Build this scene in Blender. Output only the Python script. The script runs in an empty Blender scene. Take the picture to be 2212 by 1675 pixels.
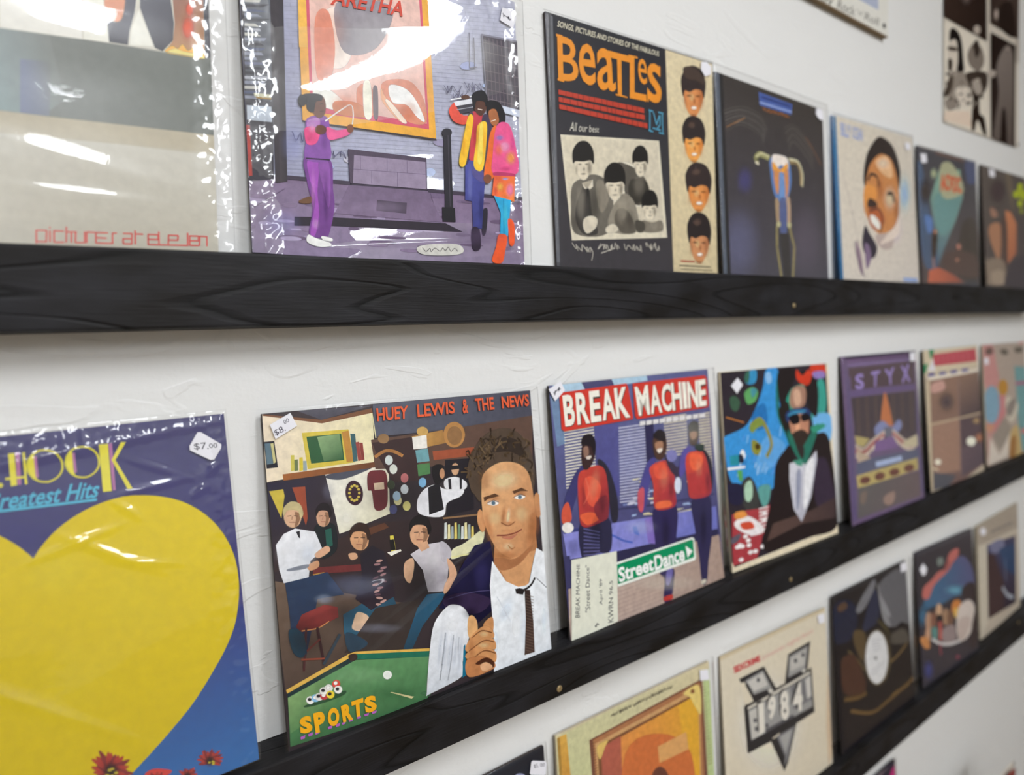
import bpy, math, random
from mathutils import Vector, Matrix, noise
from mathutils.geometry import tessellate_polygon
sc = bpy.context.scene
COL = sc.collection

# ------------------------------------------------------------------ camera, world, lights, exposure
cam_data = bpy.data.cameras.new('camera')
cam = bpy.data.objects.new('camera', cam_data)
COL.objects.link(cam)
sc.camera = cam
cam.matrix_world = Matrix([[0.820864, 0.073961, -0.566315, 0.0], [-0.569795, 0.038447, -0.820887, -0.606574], [-0.03894, 0.99652, 0.073702, 1.463632], [0, 0, 0, 1]])
cam_data.sensor_fit = 'HORIZONTAL'
cam_data.sensor_width = 36.0
cam_data.lens = 21.3844
cam_data.clip_start = 0.02
cam_data.dof.use_dof = True
cam_data.dof.focus_distance = 0.63
cam_data.dof.aperture_fstop = 2.3

world = bpy.data.worlds.new('world')
sc.world = world
world.use_nodes = True
world.node_tree.nodes['Background'].inputs[0].default_value = (1.0, 1.0, 1.0, 1)
world.node_tree.nodes['Background'].inputs[1].default_value = 0.15

sc.view_settings.view_transform = 'Standard'
sc.view_settings.look = 'None'
sc.view_settings.gamma = 1.0
sc.view_settings.use_curve_mapping = False
sc.view_settings.exposure = 0.0
sc.cycles.transparent_max_bounces = 24
CEIL = 2.72
# wraparound ceiling strip lights at right angles to the record wall: (centre x, y, length, look and place)
STRIPS = [(0.02, -1.72, 1.2, 'white wraparound ceiling strip light above the yellow heart record'),
          (0.98, -1.72, 1.2, 'white wraparound ceiling strip light above the red jackets record'),
          (-0.65, -4.2, 2.4, 'ceiling strip light in the back row behind the heart record light'),
          (1.95, -4.2, 2.4, 'ceiling strip light in the back row towards the right-hand wall')]
LAMP = 23.3
LAMP_COLOUR = (0.965, 1.0, 1.04)

# ------------------------------------------------------------------ materials
def lin(c):
    return c / 12.92 if c <= 0.04045 else ((c + 0.055) / 1.055) ** 2.4
def hexlin(h, k=1.0, b=0.0):
    return tuple(min(0.92, max(0.0, lin(int(h[i:i + 2], 16) / 255.0) * k - b)) for i in (0, 2, 4))
def new_mat(name):
    m = bpy.data.materials.new(name); m.use_nodes = True
    nt = m.node_tree
    return m, nt, nt.nodes['Principled BSDF']
def node(nt, t, **kw):
    n = nt.nodes.new(t)
    for k, v in kw.items(): setattr(n, k, v)
    return n
def plain(name, h, rough=0.6, spec=0.3, metal=0.0, noise_amt=0.06, scale=40, bump=0.0):
    m, nt, p = new_mat(name)
    c = hexlin(h)
    tc = node(nt, 'ShaderNodeTexCoord'); nz = node(nt, 'ShaderNodeTexNoise')
    nz.inputs['Scale'].default_value = scale; nz.inputs['Detail'].default_value = 4
    nt.links.new(tc.outputs['Object'], nz.inputs['Vector'])
    rp = node(nt, 'ShaderNodeValToRGB')
    rp.color_ramp.elements[0].position = 0.3; rp.color_ramp.elements[1].position = 0.7
    rp.color_ramp.elements[0].color = tuple(x * (1 - noise_amt) for x in c) + (1,)
    rp.color_ramp.elements[1].color = tuple(min(1, x * (1 + noise_amt)) for x in c) + (1,)
    nt.links.new(nz.outputs['Fac'], rp.inputs['Fac'])
    nt.links.new(rp.outputs['Color'], p.inputs['Base Color'])
    p.inputs['Roughness'].default_value = rough
    p.inputs['Specular IOR Level'].default_value = spec
    p.inputs['Metallic'].default_value = metal
    if bump:
        b = node(nt, 'ShaderNodeBump'); b.inputs['Strength'].default_value = bump; b.inputs['Distance'].default_value = 0.002
        nt.links.new(nz.outputs['Fac'], b.inputs['Height']); nt.links.new(b.outputs['Normal'], p.inputs['Normal'])
    return m

def mat_wall():
    m, nt, p = new_mat('white_plaster')
    p.inputs['Base Color'].default_value = (0.81, 0.81, 0.80, 1)
    p.inputs['Roughness'].default_value = 0.55
    p.inputs['Specular IOR Level'].default_value = 0.3
    tc = node(nt, 'ShaderNodeTexCoord')
    # broad trowel patches with thin raised edges, plus a fine roller grain
    mp = node(nt, 'ShaderNodeMapping'); mp.inputs['Scale'].default_value = (0.75, 1, 1.9)
    nt.links.new(tc.outputs['Object'], mp.inputs['Vector'])
    n1 = node(nt, 'ShaderNodeTexNoise'); n1.inputs['Scale'].default_value = 11; n1.inputs['Detail'].default_value = 3; n1.inputs['Distortion'].default_value = 1.2
    nt.links.new(mp.outputs['Vector'], n1.inputs['Vector'])
    r1 = node(nt, 'ShaderNodeValToRGB')
    e = r1.color_ramp.elements
    e[0].position = 0.57; e[0].color = (0, 0, 0, 1); e[1].position = 0.60; e[1].color = (0.33, 0.33, 0.33, 1)
    e2 = e.new(0.75); e2.color = (0.1, 0.1, 0.1, 1)
    nt.links.new(n1.outputs['Fac'], r1.inputs['Fac'])
    n2 = node(nt, 'ShaderNodeTexNoise'); n2.inputs['Scale'].default_value = 120; n2.inputs['Detail'].default_value = 6
    nt.links.new(tc.outputs['Object'], n2.inputs['Vector'])
    n3 = node(nt, 'ShaderNodeTexNoise'); n3.inputs['Scale'].default_value = 42; n3.inputs['Detail'].default_value = 3
    nt.links.new(mp.outputs['Vector'], n3.inputs['Vector'])
    ma = node(nt, 'ShaderNodeMath', operation='MULTIPLY_ADD'); ma.inputs[1].default_value = 0.30
    nt.links.new(n2.outputs['Fac'], ma.inputs[0]); nt.links.new(r1.outputs['Color'], ma.inputs[2])
    mb = node(nt, 'ShaderNodeMath', operation='MULTIPLY_ADD'); mb.inputs[1].default_value = 0.5
    nt.links.new(n3.outputs['Fac'], mb.inputs[0]); nt.links.new(ma.outputs['Value'], mb.inputs[2])
    b = node(nt, 'ShaderNodeBump'); b.inputs['Strength'].default_value = 0.8; b.inputs['Distance'].default_value = 0.0016
    nt.links.new(mb.outputs['Value'], b.inputs['Height']); nt.links.new(b.outputs['Normal'], p.inputs['Normal'])
    return m

def mat_rail():
    m, nt, p = new_mat('black_stained_pine')
    tc = node(nt, 'ShaderNodeTexCoord')
    mp = node(nt, 'ShaderNodeMapping'); mp.inputs['Scale'].default_value = (1.1, 9, 9)
    nt.links.new(tc.outputs['Object'], mp.inputs['Vector'])
    # growth rings: contour lines of a slow noise drawn out along the board, so they run long and meet in pointed arches
    mp.inputs['Scale'].default_value = (1.0, 7.5, 9.0)
    n0 = node(nt, 'ShaderNodeTexNoise'); n0.inputs['Scale'].default_value = 1.15; n0.inputs['Detail'].default_value = 1.5; n0.inputs['Roughness'].default_value = 0.4; n0.inputs['Distortion'].default_value = 0.35
    nt.links.new(mp.outputs['Vector'], n0.inputs['Vector'])
    mk = node(nt, 'ShaderNodeMath', operation='MULTIPLY'); mk.inputs[1].default_value = 17.0
    nt.links.new(n0.outputs['Fac'], mk.inputs[0])
    fr = node(nt, 'ShaderNodeMath', operation='FRACT'); nt.links.new(mk.outputs['Value'], fr.inputs[0])
    rw = node(nt, 'ShaderNodeValToRGB'); e = rw.color_ramp.elements
    e[0].position = 0.0; e[0].color = (0.25, 0.25, 0.25, 1); e[1].position = 0.10; e[1].color = (1, 1, 1, 1)
    e3 = e.new(0.90); e3.color = (0.8, 0.8, 0.8, 1); e4 = e.new(0.985); e4.color = (0.0, 0.0, 0.0, 1)
    nt.links.new(fr.outputs['Value'], rw.inputs['Fac'])
    mp2 = node(nt, 'ShaderNodeMapping'); mp2.inputs['Scale'].default_value = (14, 220, 220)
    nt.links.new(tc.outputs['Object'], mp2.inputs['Vector'])
    f = node(nt, 'ShaderNodeTexNoise'); f.inputs['Scale'].default_value = 2.2; f.inputs['Detail'].default_value = 5
    nt.links.new(mp2.outputs['Vector'], f.inputs['Vector'])
    mp3 = node(nt, 'ShaderNodeMapping'); mp3.inputs['Scale'].default_value = (5, 12, 12)
    nt.links.new(tc.outputs['Object'], mp3.inputs['Vector'])
    g = node(nt, 'ShaderNodeTexNoise'); g.inputs['Scale'].default_value = 2.0; g.inputs['Detail'].default_value = 3
    nt.links.new(mp3.outputs['Vector'], g.inputs['Vector'])
    cr = node(nt, 'ShaderNodeValToRGB'); e = cr.color_ramp.elements
    e[0].position = 0.35; e[0].color = (0.008, 0.0065, 0.006, 1); e[1].position = 0.72; e[1].color = (0.024, 0.024, 0.029, 1)
    nt.links.new(g.outputs['Fac'], cr.inputs['Fac'])
    mx = node(nt, 'ShaderNodeMix', data_type='RGBA', blend_type='MULTIPLY'); mx.inputs[0].default_value = 0.75
    nt.links.new(cr.outputs['Color'], mx.inputs[6]); nt.links.new(rw.outputs['Color'], mx.inputs[7])
    nt.links.new(mx.outputs[2], p.inputs['Base Color'])
    p.inputs['Roughness'].default_value = 0.55
    p.inputs['Specular IOR Level'].default_value = 0.22
    ad = node(nt, 'ShaderNodeMath', operation='MULTIPLY_ADD'); ad.inputs[1].default_value = 0.45
    nt.links.new(f.outputs['Fac'], ad.inputs[0]); nt.links.new(rw.outputs['Color'], ad.inputs[2])
    b = node(nt, 'ShaderNodeBump'); b.inputs['Strength'].default_value = 0.55; b.inputs['Distance'].default_value = 0.0012
    nt.links.new(ad.outputs['Value'], b.inputs['Height']); nt.links.new(b.outputs['Normal'], p.inputs['Normal'])
    return m

def mat_print(name, rough, spec, mottle=0.06):
    m, nt, p = new_mat(name)
    a = node(nt, 'ShaderNodeVertexColor'); a.layer_name = 'ink'
    tc = node(nt, 'ShaderNodeTexCoord')
    n1 = node(nt, 'ShaderNodeTexNoise'); n1.inputs['Scale'].default_value = 110; n1.inputs['Detail'].default_value = 7; n1.inputs['Roughness'].default_value = 0.62
    nt.links.new(tc.outputs['Object'], n1.inputs['Vector'])
    r = node(nt, 'ShaderNodeMapRange'); r.inputs[1].default_value = 0.3; r.inputs[2].default_value = 0.7; r.inputs[3].default_value = 1 - mottle * 1.15; r.inputs[4].default_value = 1 + mottle
    nt.links.new(n1.outputs['Fac'], r.inputs[0])
    mx = node(nt, 'ShaderNodeMix', data_type='RGBA', blend_type='MULTIPLY'); mx.inputs[0].default_value = 1.0
    nt.links.new(a.outputs['Color'], mx.inputs[6]); nt.links.new(r.outputs['Result'], mx.inputs[7])
    # a half-clear layer of ink is crossed twice, by the light and by the eye: thin it and strengthen its colour to suit
    om = node(nt, 'ShaderNodeMath', operation='SUBTRACT', use_clamp=True); om.inputs[0].default_value = 1.0; nt.links.new(a.outputs['Alpha'], om.inputs[1])
    sq = node(nt, 'ShaderNodeMath', operation='SQRT'); nt.links.new(om.outputs['Value'], sq.inputs[0])
    al = node(nt, 'ShaderNodeMath', operation='SUBTRACT'); al.inputs[0].default_value = 1.0; nt.links.new(sq.outputs['Value'], al.inputs[1])
    bo = node(nt, 'ShaderNodeMath', operation='ADD'); bo.inputs[0].default_value = 1.0; nt.links.new(sq.outputs['Value'], bo.inputs[1])
    m2 = node(nt, 'ShaderNodeMix', data_type='RGBA', blend_type='MULTIPLY', clamp_result=True); m2.inputs[0].default_value = 1.0
    nt.links.new(mx.outputs[2], m2.inputs[6]); nt.links.new(bo.outputs['Value'], m2.inputs[7])
    nt.links.new(m2.outputs[2], p.inputs['Base Color'])
    nt.links.new(al.outputs['Value'], p.inputs['Alpha'])
    p.inputs['Roughness'].default_value = rough; p.inputs['Specular IOR Level'].default_value = spec
    return m

def mat_plastic(name, gloss, rough, haze, bump):
    """clear polythene: a sheet that lets light through and mirrors more at a glancing angle"""
    m = bpy.data.materials.new(name); m.use_nodes = True; nt = m.node_tree
    nt.nodes.remove(nt.nodes['Principled BSDF']); out = nt.nodes['Material Output']
    lw = node(nt, 'ShaderNodeLayerWeight'); lw.inputs['Blend'].default_value = 0.5
    pw = node(nt, 'ShaderNodeMath', operation='POWER'); pw.inputs[1].default_value = 4.0
    nt.links.new(lw.outputs['Facing'], pw.inputs[0])
    mr = node(nt, 'ShaderNodeMapRange'); mr.inputs[3].default_value = gloss; mr.inputs[4].default_value = 0.75
    nt.links.new(pw.outputs['Value'], mr.inputs[0])
    tr = node(nt, 'ShaderNodeBsdfTransparent'); gl = node(nt, 'ShaderNodeBsdfGlossy'); gl.inputs['Roughness'].default_value = rough
    df = node(nt, 'ShaderNodeBsdfDiffuse'); df.inputs['Color'].default_value = (0.85, 0.85, 0.88, 1)
    tc = node(nt, 'ShaderNodeTexCoord'); nz = node(nt, 'ShaderNodeTexNoise'); nz.inputs['Scale'].default_value = 45; nz.inputs['Detail'].default_value = 3; nz.inputs['Distortion'].default_value = 0.6
    nt.links.new(tc.outputs['Object'], nz.inputs['Vector'])
    b = node(nt, 'ShaderNodeBump'); b.inputs['Strength'].default_value = bump; b.inputs['Distance'].default_value = 0.001
    nt.links.new(nz.outputs['Fac'], b.inputs['Height']); nt.links.new(b.outputs['Normal'], gl.inputs['Normal'])
    g2 = node(nt, 'ShaderNodeBsdfGlossy'); g2.inputs['Roughness'].default_value = 0.24
    nt.links.new(b.outputs['Normal'], g2.inputs['Normal'])
    gm = node(nt, 'ShaderNodeMixShader'); gm.inputs[0].default_value = 0.35
    nt.links.new(gl.outputs[0], gm.inputs[1]); nt.links.new(g2.outputs[0], gm.inputs[2])
    m1 = node(nt, 'ShaderNodeMixShader'); m1.inputs[0].default_value = haze
    nt.links.new(tr.outputs[0], m1.inputs[1]); nt.links.new(df.outputs[0], m1.inputs[2])
    m2 = node(nt, 'ShaderNodeMixShader')
    nt.links.new(mr.outputs['Result'], m2.inputs[0]); nt.links.new(m1.outputs[0], m2.inputs[1]); nt.links.new(gm.outputs[0], m2.inputs[2])
    nt.links.new(m2.outputs[0], out.inputs['Surface'])
    return m

M = {
    'wall': mat_wall(), 'rail': mat_rail(),
    'ink': mat_print('printed_card', 0.42, 0.25), 'photo_ink': mat_print('printed_photograph', 0.42, 0.25, 0.14), 'matt_ink': mat_print('printed_paper', 0.7, 0.1),
    'plastic': mat_plastic('clear_sleeve_plastic', 0.08, 0.018, 0.018, 0.10),
    'thin_plastic': mat_plastic('thin_sleeve_plastic', 0.03, 0.06, 0.008, 0.03),
    'edge': plain('card_edge', 'b9ad97', 0.8, 0.1), 'dark_edge': plain('dark_card_edge', '3a3432', 0.8, 0.1),
    'blue_edge': plain('blue_card_edge', '2f6ea6', 0.6, 0.2),
    'paper': plain('sticker_paper', 'ecebf2', 0.6, 0.2, noise_amt=0.02),
    'floor': plain('oak_floor', '82715c', 0.6, 0.1, noise_amt=0.25, scale=150),
    'ceiling': plain('white_ceiling', 'e9e8e4', 0.9, 0.1), 'room_wall': plain('room_wall_paint', 'd0cec8', 0.8, 0.2),
    'screw': plain('brass_screw', 'c7b389', 0.35, 0.5, 0.8), 'black_screw': plain('black_screw', '1c1a19', 0.4, 0.4),
    'housing': plain('white_enamel', 'f0eee8', 0.4, 0.4), 'sign': plain('white_sign_board', 'e4e2da', 0.45, 0.4, noise_amt=0.02),
    'sign_edge': plain('brown_board_edge', '8a775f', 0.8, 0.1), 'cream': plain('cream_paper', 'd8cfc2', 0.75, 0.1, noise_amt=0.03), 'red_card': plain('red_card', '8f2a22', 0.5, 0.3), 'pine': plain('crate_pine', 'a9825a', 0.7, 0.2, noise_amt=0.2, scale=20),
}
MT, NT_, _p = new_mat('lamp_tube')
_p.inputs['Base Color'].default_value = (0.9, 0.9, 0.9, 1)
_p.inputs['Emission Color'].default_value = (*LAMP_COLOUR, 1); _p.inputs['Emission Strength'].default_value = LAMP

# ------------------------------------------------------------------ mesh helpers
def link_mesh(name, verts, faces, mat, parent=None, smooth=False):
    me = bpy.data.meshes.new(name); me.from_pydata(verts, [], faces); me.update()
    me.materials.append(mat)
    if smooth:
        for f in me.polygons: f.use_smooth = True
    o = bpy.data.objects.new(name, me); COL.objects.link(o)
    if parent: o.parent = parent
    return o
def box(x0, x1, y0, y1, z0, z1):
    v = [(x0, y0, z0), (x1, y0, z0), (x1, y1, z0), (x0, y1, z0), (x0, y0, z1), (x1, y0, z1), (x1, y1, z1), (x0, y1, z1)]
    f = [(0, 3, 2, 1), (4, 5, 6, 7), (0, 1, 5, 4), (1, 2, 6, 5), (2, 3, 7, 6), (3, 0, 4, 7)]
    return v, f
def add(vs, fs, v, f):
    n = len(vs); vs += v; fs += [tuple(i + n for i in a) for a in f]
def bevel(o, w=0.001, seg=2):
    m = o.modifiers.new('bevel', 'BEVEL'); m.width = w; m.segments = seg; m.limit_method = 'ANGLE'
def empty(name, loc=(0, 0, 0)):
    e = bpy.data.objects.new(name, None); e.empty_display_size = 0.05; COL.objects.link(e); e.location = loc
    return e
def tag(o, label=None, cat=None, group=None, kind=None):
    for k, v in (('label', label), ('category', cat), ('group', group), ('kind', kind)):
        if v: o[k] = v
    return o

# ------------------------------------------------------------------ the room
def slab(name, b, mat):
    v, f = box(*b); o = link_mesh(name, v, f, mat); o['kind'] = 'structure'; return o
slab('wall_back', (-3.6, 6.0, 0.0, 0.12, 0.0, CEIL), M['wall'])
slab('floor', (-3.6, 6.0, -5.6, 0.12, -0.1, 0.0), M['floor'])
slab('ceiling', (-3.6, 6.0, -5.6, 0.12, CEIL, CEIL + 0.1), M['ceiling'])
slab('wall_left', (-3.72, -3.6, -5.6, 0.12, 0.0, CEIL), M['room_wall'])
slab('wall_right', (6.0, 6.12, -5.6, 0.12, 0.0, CEIL), M['room_wall'])
slab('wall_front', (-3.6, 6.0, -5.72, -5.6, 0.0, CEIL), M['room_wall'])
for i, (lx, ly, ll, lab) in enumerate(STRIPS):
    e = tag(empty('strip_fixture', (lx, ly, CEIL)), lab, 'ceiling light')
    v, f = box(-0.15, 0.15, -ll / 2, ll / 2, -0.03, 0.0)
    bevel(link_mesh('housing', v, f, M['housing'], e), 0.005)
    vs, fs = [], []                                # the curved lens that glows
    for k in (0, 1):
        for a in range(11):
            t = math.pi * a / 10; vs.append((-0.13 * math.cos(t), (-ll / 2 + 0.02, ll / 2 - 0.02)[k], -0.03 - 0.075 * math.sin(t) ** 0.8))
    for a in range(10): fs.append((a, a + 1, a + 12, a + 11))
    fs += [tuple(range(11))[::-1], tuple(range(11, 22))]
    link_mesh('lens', vs, fs, MT, e, True)

# ------------------------------------------------------------------ rails
def bow(r, x):
    if r > 2: return 0.0
    t = min(max(x - 0.8, -1.05), 1.35)
    return BOW[r][0] * t + BOW[r][1] * t * t
BOW = [(0.00362, -0.00213), (-0.00171, 0.00753), (0.00204, -0.00308)]
RT = [1.55323, 1.08488, 0.63547, 0.1805]
RB = [1.48937, 1.02651, 0.57554, 0.1185]
YR = 0.04157
def make_rail(r, x0, x1, screws, label):
    e = tag(empty('wall_rail', (x0, 0, RB[r])), label, 'shelf rail', 'black rails that carry the records')
    rnd = random.Random(r + 5)
    n = 220; prof = [(0.0, 1), (0.0, 0), (-YR + 0.0018, 0), (-YR + 0.0004, 0.0006 / 0.062), (-YR, 0.0022 / 0.062), (-YR, 0.35), (-YR, 0.7), (-YR, 1 - 0.0026 / 0.062), (-YR + 0.0005, 1 - 0.0008 / 0.062), (-YR + 0.0022, 1), (-YR * 0.5, 1)]
    vs, fs = [], []
    for k in range(n + 1):
        x = x0 + (x1 - x0) * k / n; d = bow(r, x)
        for (y, t) in prof:
            wob = 0.0005 * noise.noise((x * 9, y * 40, t * 3 + r * 7)) if y < -0.01 else 0
            vs.append((x - x0, y + wob, (RT[r] - RB[r]) * t + d + wob * 0.8))
    m = len(prof)
    for k in range(n):
        for a in range(m):
            b = (a + 1) % m
            fs.append((k * m + a, k * m + b, (k + 1) * m + b, (k + 1) * m + a))
    fs.append(tuple(range(m))[::-1]); fs.append(tuple(n * m + a for a in range(m)))
    link_mesh('board', vs, fs, M['rail'], e)
    for (sx, sz) in screws:
        vs, fs = [], []
        # countersunk head with a cross slot: ring of faces, slot pressed in
        for rr, yy in ((0.0042, 0.0), (0.0040, -0.0007), (0.0030, -0.0011), (0.0013, -0.0012), (0.0011, 0.0004)):
            for a in range(12):
                t = a * math.tau / 12; q_ = rr * (0.55 if rr < 0.002 and a % 3 else 1); vs.append((q_ * math.cos(t), yy, q_ * math.sin(t)))
        for k in range(4):
            for a in range(12):
                fs.append((k * 12 + a, k * 12 + (a + 1) % 12, k * 12 + 12 + (a + 1) % 12, k * 12 + 12 + a))
        fs.append(tuple(48 + a for a in range(12)))
        s = link_mesh('screw', vs, fs, M['screw'], e); s.location = (sx - x0, -YR - 0.0002, sz - RB[r])
    return e
make_rail(0, -0.31, 2.2, [(0.9619, 1.5067)], 'highest black rail, directly above the row with the yellow heart')
make_rail(1, -0.31, 2.26, [(0.4426, 1.0385), (0.9481, 1.0449)], 'middle black rail under the record with the yellow heart')
make_rail(2, -0.31, 2.3, [(2.0806, 0.6271)], 'lowest visible black rail under the record with a white round label')
make_rail(3, -0.31, 1.7, [], 'black rail near the floor below three other rails')

# ------------------------------------------------------------------ printed matter
U = 0.00025
def smooth_loop(p, closed=True, n=5):
    out = []; c = len(p)
    if c < 3: return p
    rng = range(c) if closed else range(c - 1)
    for i in rng:
        if closed: a, b, d, e = p[i - 1], p[i], p[(i + 1) % c], p[(i + 2) % c]
        else: a, b, d, e = p[max(i - 1, 0)], p[i], p[i + 1], p[min(i + 2, c - 1)]
        for k in range(n):
            t = k / n; t2 = t * t; t3 = t2 * t
            out.append(tuple(0.5 * (2 * b[j] + (d[j] - a[j]) * t + (2 * a[j] - 5 * b[j] + 4 * d[j] - e[j]) * t2 + (3 * b[j] - a[j] - 3 * d[j] + e[j]) * t3) for j in (0, 1)))
    if not closed: out.append(p[-1])
    return out
_text_cache = {}
def text_tris(s, bold):
    key = (s, bold)
    if key not in _text_cache:
        cu = bpy.data.curves.new('lettering', 'FONT'); cu.body = s; cu.resolution_u = 3; cu.offset = bold; cu.fill_mode = 'FRONT'
        ob = bpy.data.objects.new('lettering', cu)
        me = ob.to_mesh(); me.calc_loop_triangles()
        vs = [(v.co.x, v.co.y) for v in me.vertices]; ts = [tuple(t.vertices) for t in me.loop_triangles]
        ob.to_mesh_clear(); bpy.data.objects.remove(ob); bpy.data.curves.remove(cu)
        xs = [v[0] for v in vs]; ys = [v[1] for v in vs]
        x0, x1, y0, y1 = min(xs), max(xs), min(ys), max(ys)
        _text_cache[key] = ([((x - x0) / (x1 - x0), (y1 - y) / (y1 - y0)) for x, y in vs], ts)
    return _text_cache[key]
def tess(p):
    return tessellate_polygon([[Vector((a, b, 0)) for a, b in p]])
def clip_tri(t, w, h):
    """t: three (x, y, colour); cut to the card"""
    for ax, lim, sg in ((0, 0, 1), (0, w, -1), (1, 0, 1), (1, h, -1)):
        out = []
        for i in range(len(t)):
            a, b = t[i - 1], t[i]
            da, db = sg * (a[ax] - lim), sg * (b[ax] - lim)
            if (da < 0) != (db < 0):
                s = da / (da - db)
                out.append((a[0] + (b[0] - a[0]) * s, a[1] + (b[1] - a[1]) * s, tuple(a[2][j] + (b[2][j] - a[2][j]) * s for j in range(4))))
            if db >= 0: out.append(b)
        t = out
        if len(t) < 3: return []
    return t
INK_K, INK_B = 1.12, 0.011
def ink(h): return hexlin(h, INK_K, INK_B) + (1.0,)
def faded(c, a): return c[:3] + (a,)
FEATHER = 3.2
def shape_tris(line):
    """one printed shape -> list of triangles of (x, y, colour) in sleeve units"""
    op, col, ext, *pts = line.split()
    cs = [ink(c) for c in col.split('/')]
    v = [int(x) for x in pts]; p = list(zip(v[0::2], v[1::2])); tr = []
    if op in 'PSGH':
        if op in 'SH': p = smooth_loop(p)
        if op in 'GH':
            gx, gy, hx, hy = [float(x) for x in ext.split(',')]; dx, dy = hx - gx, hy - gy; L = dx * dx + dy * dy or 1
            def colour(a):
                t = min(1, max(0, ((a[0] - gx) * dx + (a[1] - gy) * dy) / L)); return tuple(cs[0][j] + (cs[1][j] - cs[0][j]) * t for j in range(3)) + (1.0,)
        else:
            def colour(a): return cs[0]
        q = [(x, y, colour((x, y))) for x, y in p]
        for t in tess(p): tr.append(tuple(q[i] for i in t))
        if op in 'SH':                              # printed photographs have soft outlines
            n = len(p); sg = 1 if sum(p[i - 1][0] * p[i][1] - p[i][0] * p[i - 1][1] for i in range(n)) > 0 else -1; o = []
            for i in range(n):
                dx, dy = p[(i + 1) % n][0] - p[i - 1][0], p[(i + 1) % n][1] - p[i - 1][1]; L = math.hypot(dx, dy) or 1
                o.append((p[i][0] + sg * dy / L * FEATHER, p[i][1] - sg * dx / L * FEATHER, faded(q[i][2], 0.0)))
            for i in range(n): tr.append((q[i - 1], q[i], o[i])); tr.append((q[i - 1], o[i], o[i - 1]))
    elif op in 'LC':
        w = float(ext)
        if op == 'C': p = smooth_loop(p, False)
        for i in range(len(p) - 1):
            (ax, ay), (bx, by) = p[i], p[i + 1]; dx, dy = bx - ax, by - ay; L = math.hypot(dx, dy)
            if L < 1e-6: continue
            nx, ny = -dy / L * w / 2, dx / L * w / 2; ex, ey = dx / L * w * 0.22, dy / L * w * 0.22
            a, b, c, d = (ax + nx - ex, ay + ny - ey), (ax - nx - ex, ay - ny - ey), (bx - nx + ex, by - ny + ey), (bx + nx + ex, by + ny + ey)
            tr.append(tuple((*z, cs[0]) for z in (a, b, c))); tr.append(tuple((*z, cs[0]) for z in (a, c, d)))
    elif op == 'R':
        cx, cy = [float(x) for x in ext.split(',')]; p = smooth_loop(p, True, 3); n = len(p)
        ring = [1.0, 0.8, 0.58, 0.32]; sm = [1.0, 0.8, 0.45, 0.15]
        def at(i, k): x, y = p[i % n]; t = ring[k]; return (cx + (x - cx) * t, cy + (y - cy) * t, tuple(cs[0][j] + (cs[1][j] - cs[0][j]) * sm[k] for j in range(3)) + ((0.0, 0.2, 0.7, 1.0)[k],))
        for i in range(n):
            for k in (0, 1, 2):
                tr.append((at(i, k), at(i + 1, k), at(i + 1, k + 1))); tr.append((at(i, k), at(i + 1, k + 1), at(i, k + 1)))
            tr.append((at(i, 3), at(i + 1, 3), (cx, cy, cs[0])))
    elif op == 'B':                                 # a soft patch of tone: full strength in the middle, nothing at the rim
        cx, cy, al = [float(x) for x in ext.split(',')]; p = smooth_loop(p, True, 3); n = len(p); ring = (1.0, 0.86, 0.7, 0.52, 0.28); fa = (0.0, 0.05, 0.22, 0.55, 0.88)
        def at(i, k): x, y = p[i % n]; return (cx + (x - cx) * ring[k], cy + (y - cy) * ring[k], faded(cs[0], al * fa[k]))
        for i in range(n):
            for k in (0, 1, 2, 3):
                tr.append((at(i, k), at(i + 1, k), at(i + 1, k + 1))); tr.append((at(i, k), at(i + 1, k + 1), at(i, k + 1)))
            tr.append((at(i, 4), at(i + 1, 4), (cx, cy, faded(cs[0], al))))
    elif op == 'T':
        b, s = ext.split(';', 1); vs, ts = text_tris(s.replace('_', ' '), float(b)); (ax, ay), (bx, by), (dx, dy), (ex, ey) = p
        def mp(a): x, y = a; return (ax * (1 - x) * (1 - y) + bx * x * (1 - y) + dx * x * y + ex * (1 - x) * y, ay * (1 - x) * (1 - y) + by * x * (1 - y) + dy * x * y + ey * (1 - x) * y, cs[0])
        q = [mp(a) for a in vs]
        for t in ts: tr.append(tuple(q[i] for i in t))
    return tr
def print_mesh(name, lines, parent, mat, w, h, hs, lift=0.0, x_off=0.0):
    """flat print on a card: the shapes are layers of ink a few microns apart. w, h: card size in units"""
    vs, fs, cs = [], [], []
    for k, ln in enumerate(lines):
        y = -lift - 2e-5 - 6e-6 * k
        for t in shape_tris(ln):
            t = clip_tri(list(t), w, h)
            if len(t) < 3: continue
            ar = sum(t[i - 1][0] * t[i][1] - t[i][0] * t[i - 1][1] for i in range(len(t)))
            if abs(ar) < 1e-6: continue
            if ar > 0: t = t[::-1]
            n = len(vs)
            for a in t: vs.append((a[0] * U - x_off, y, (h - a[1]) * U * hs)); cs.append(a[2])
            fs.append(tuple(range(n, n + len(t))))
    o = link_mesh(name, vs, fs, mat, parent); me = o.data
    ca = me.color_attributes.new('ink', 'FLOAT_COLOR', 'POINT')
    ca.data.foreach_set('color', [c for x in cs for c in x])
    return o

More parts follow.
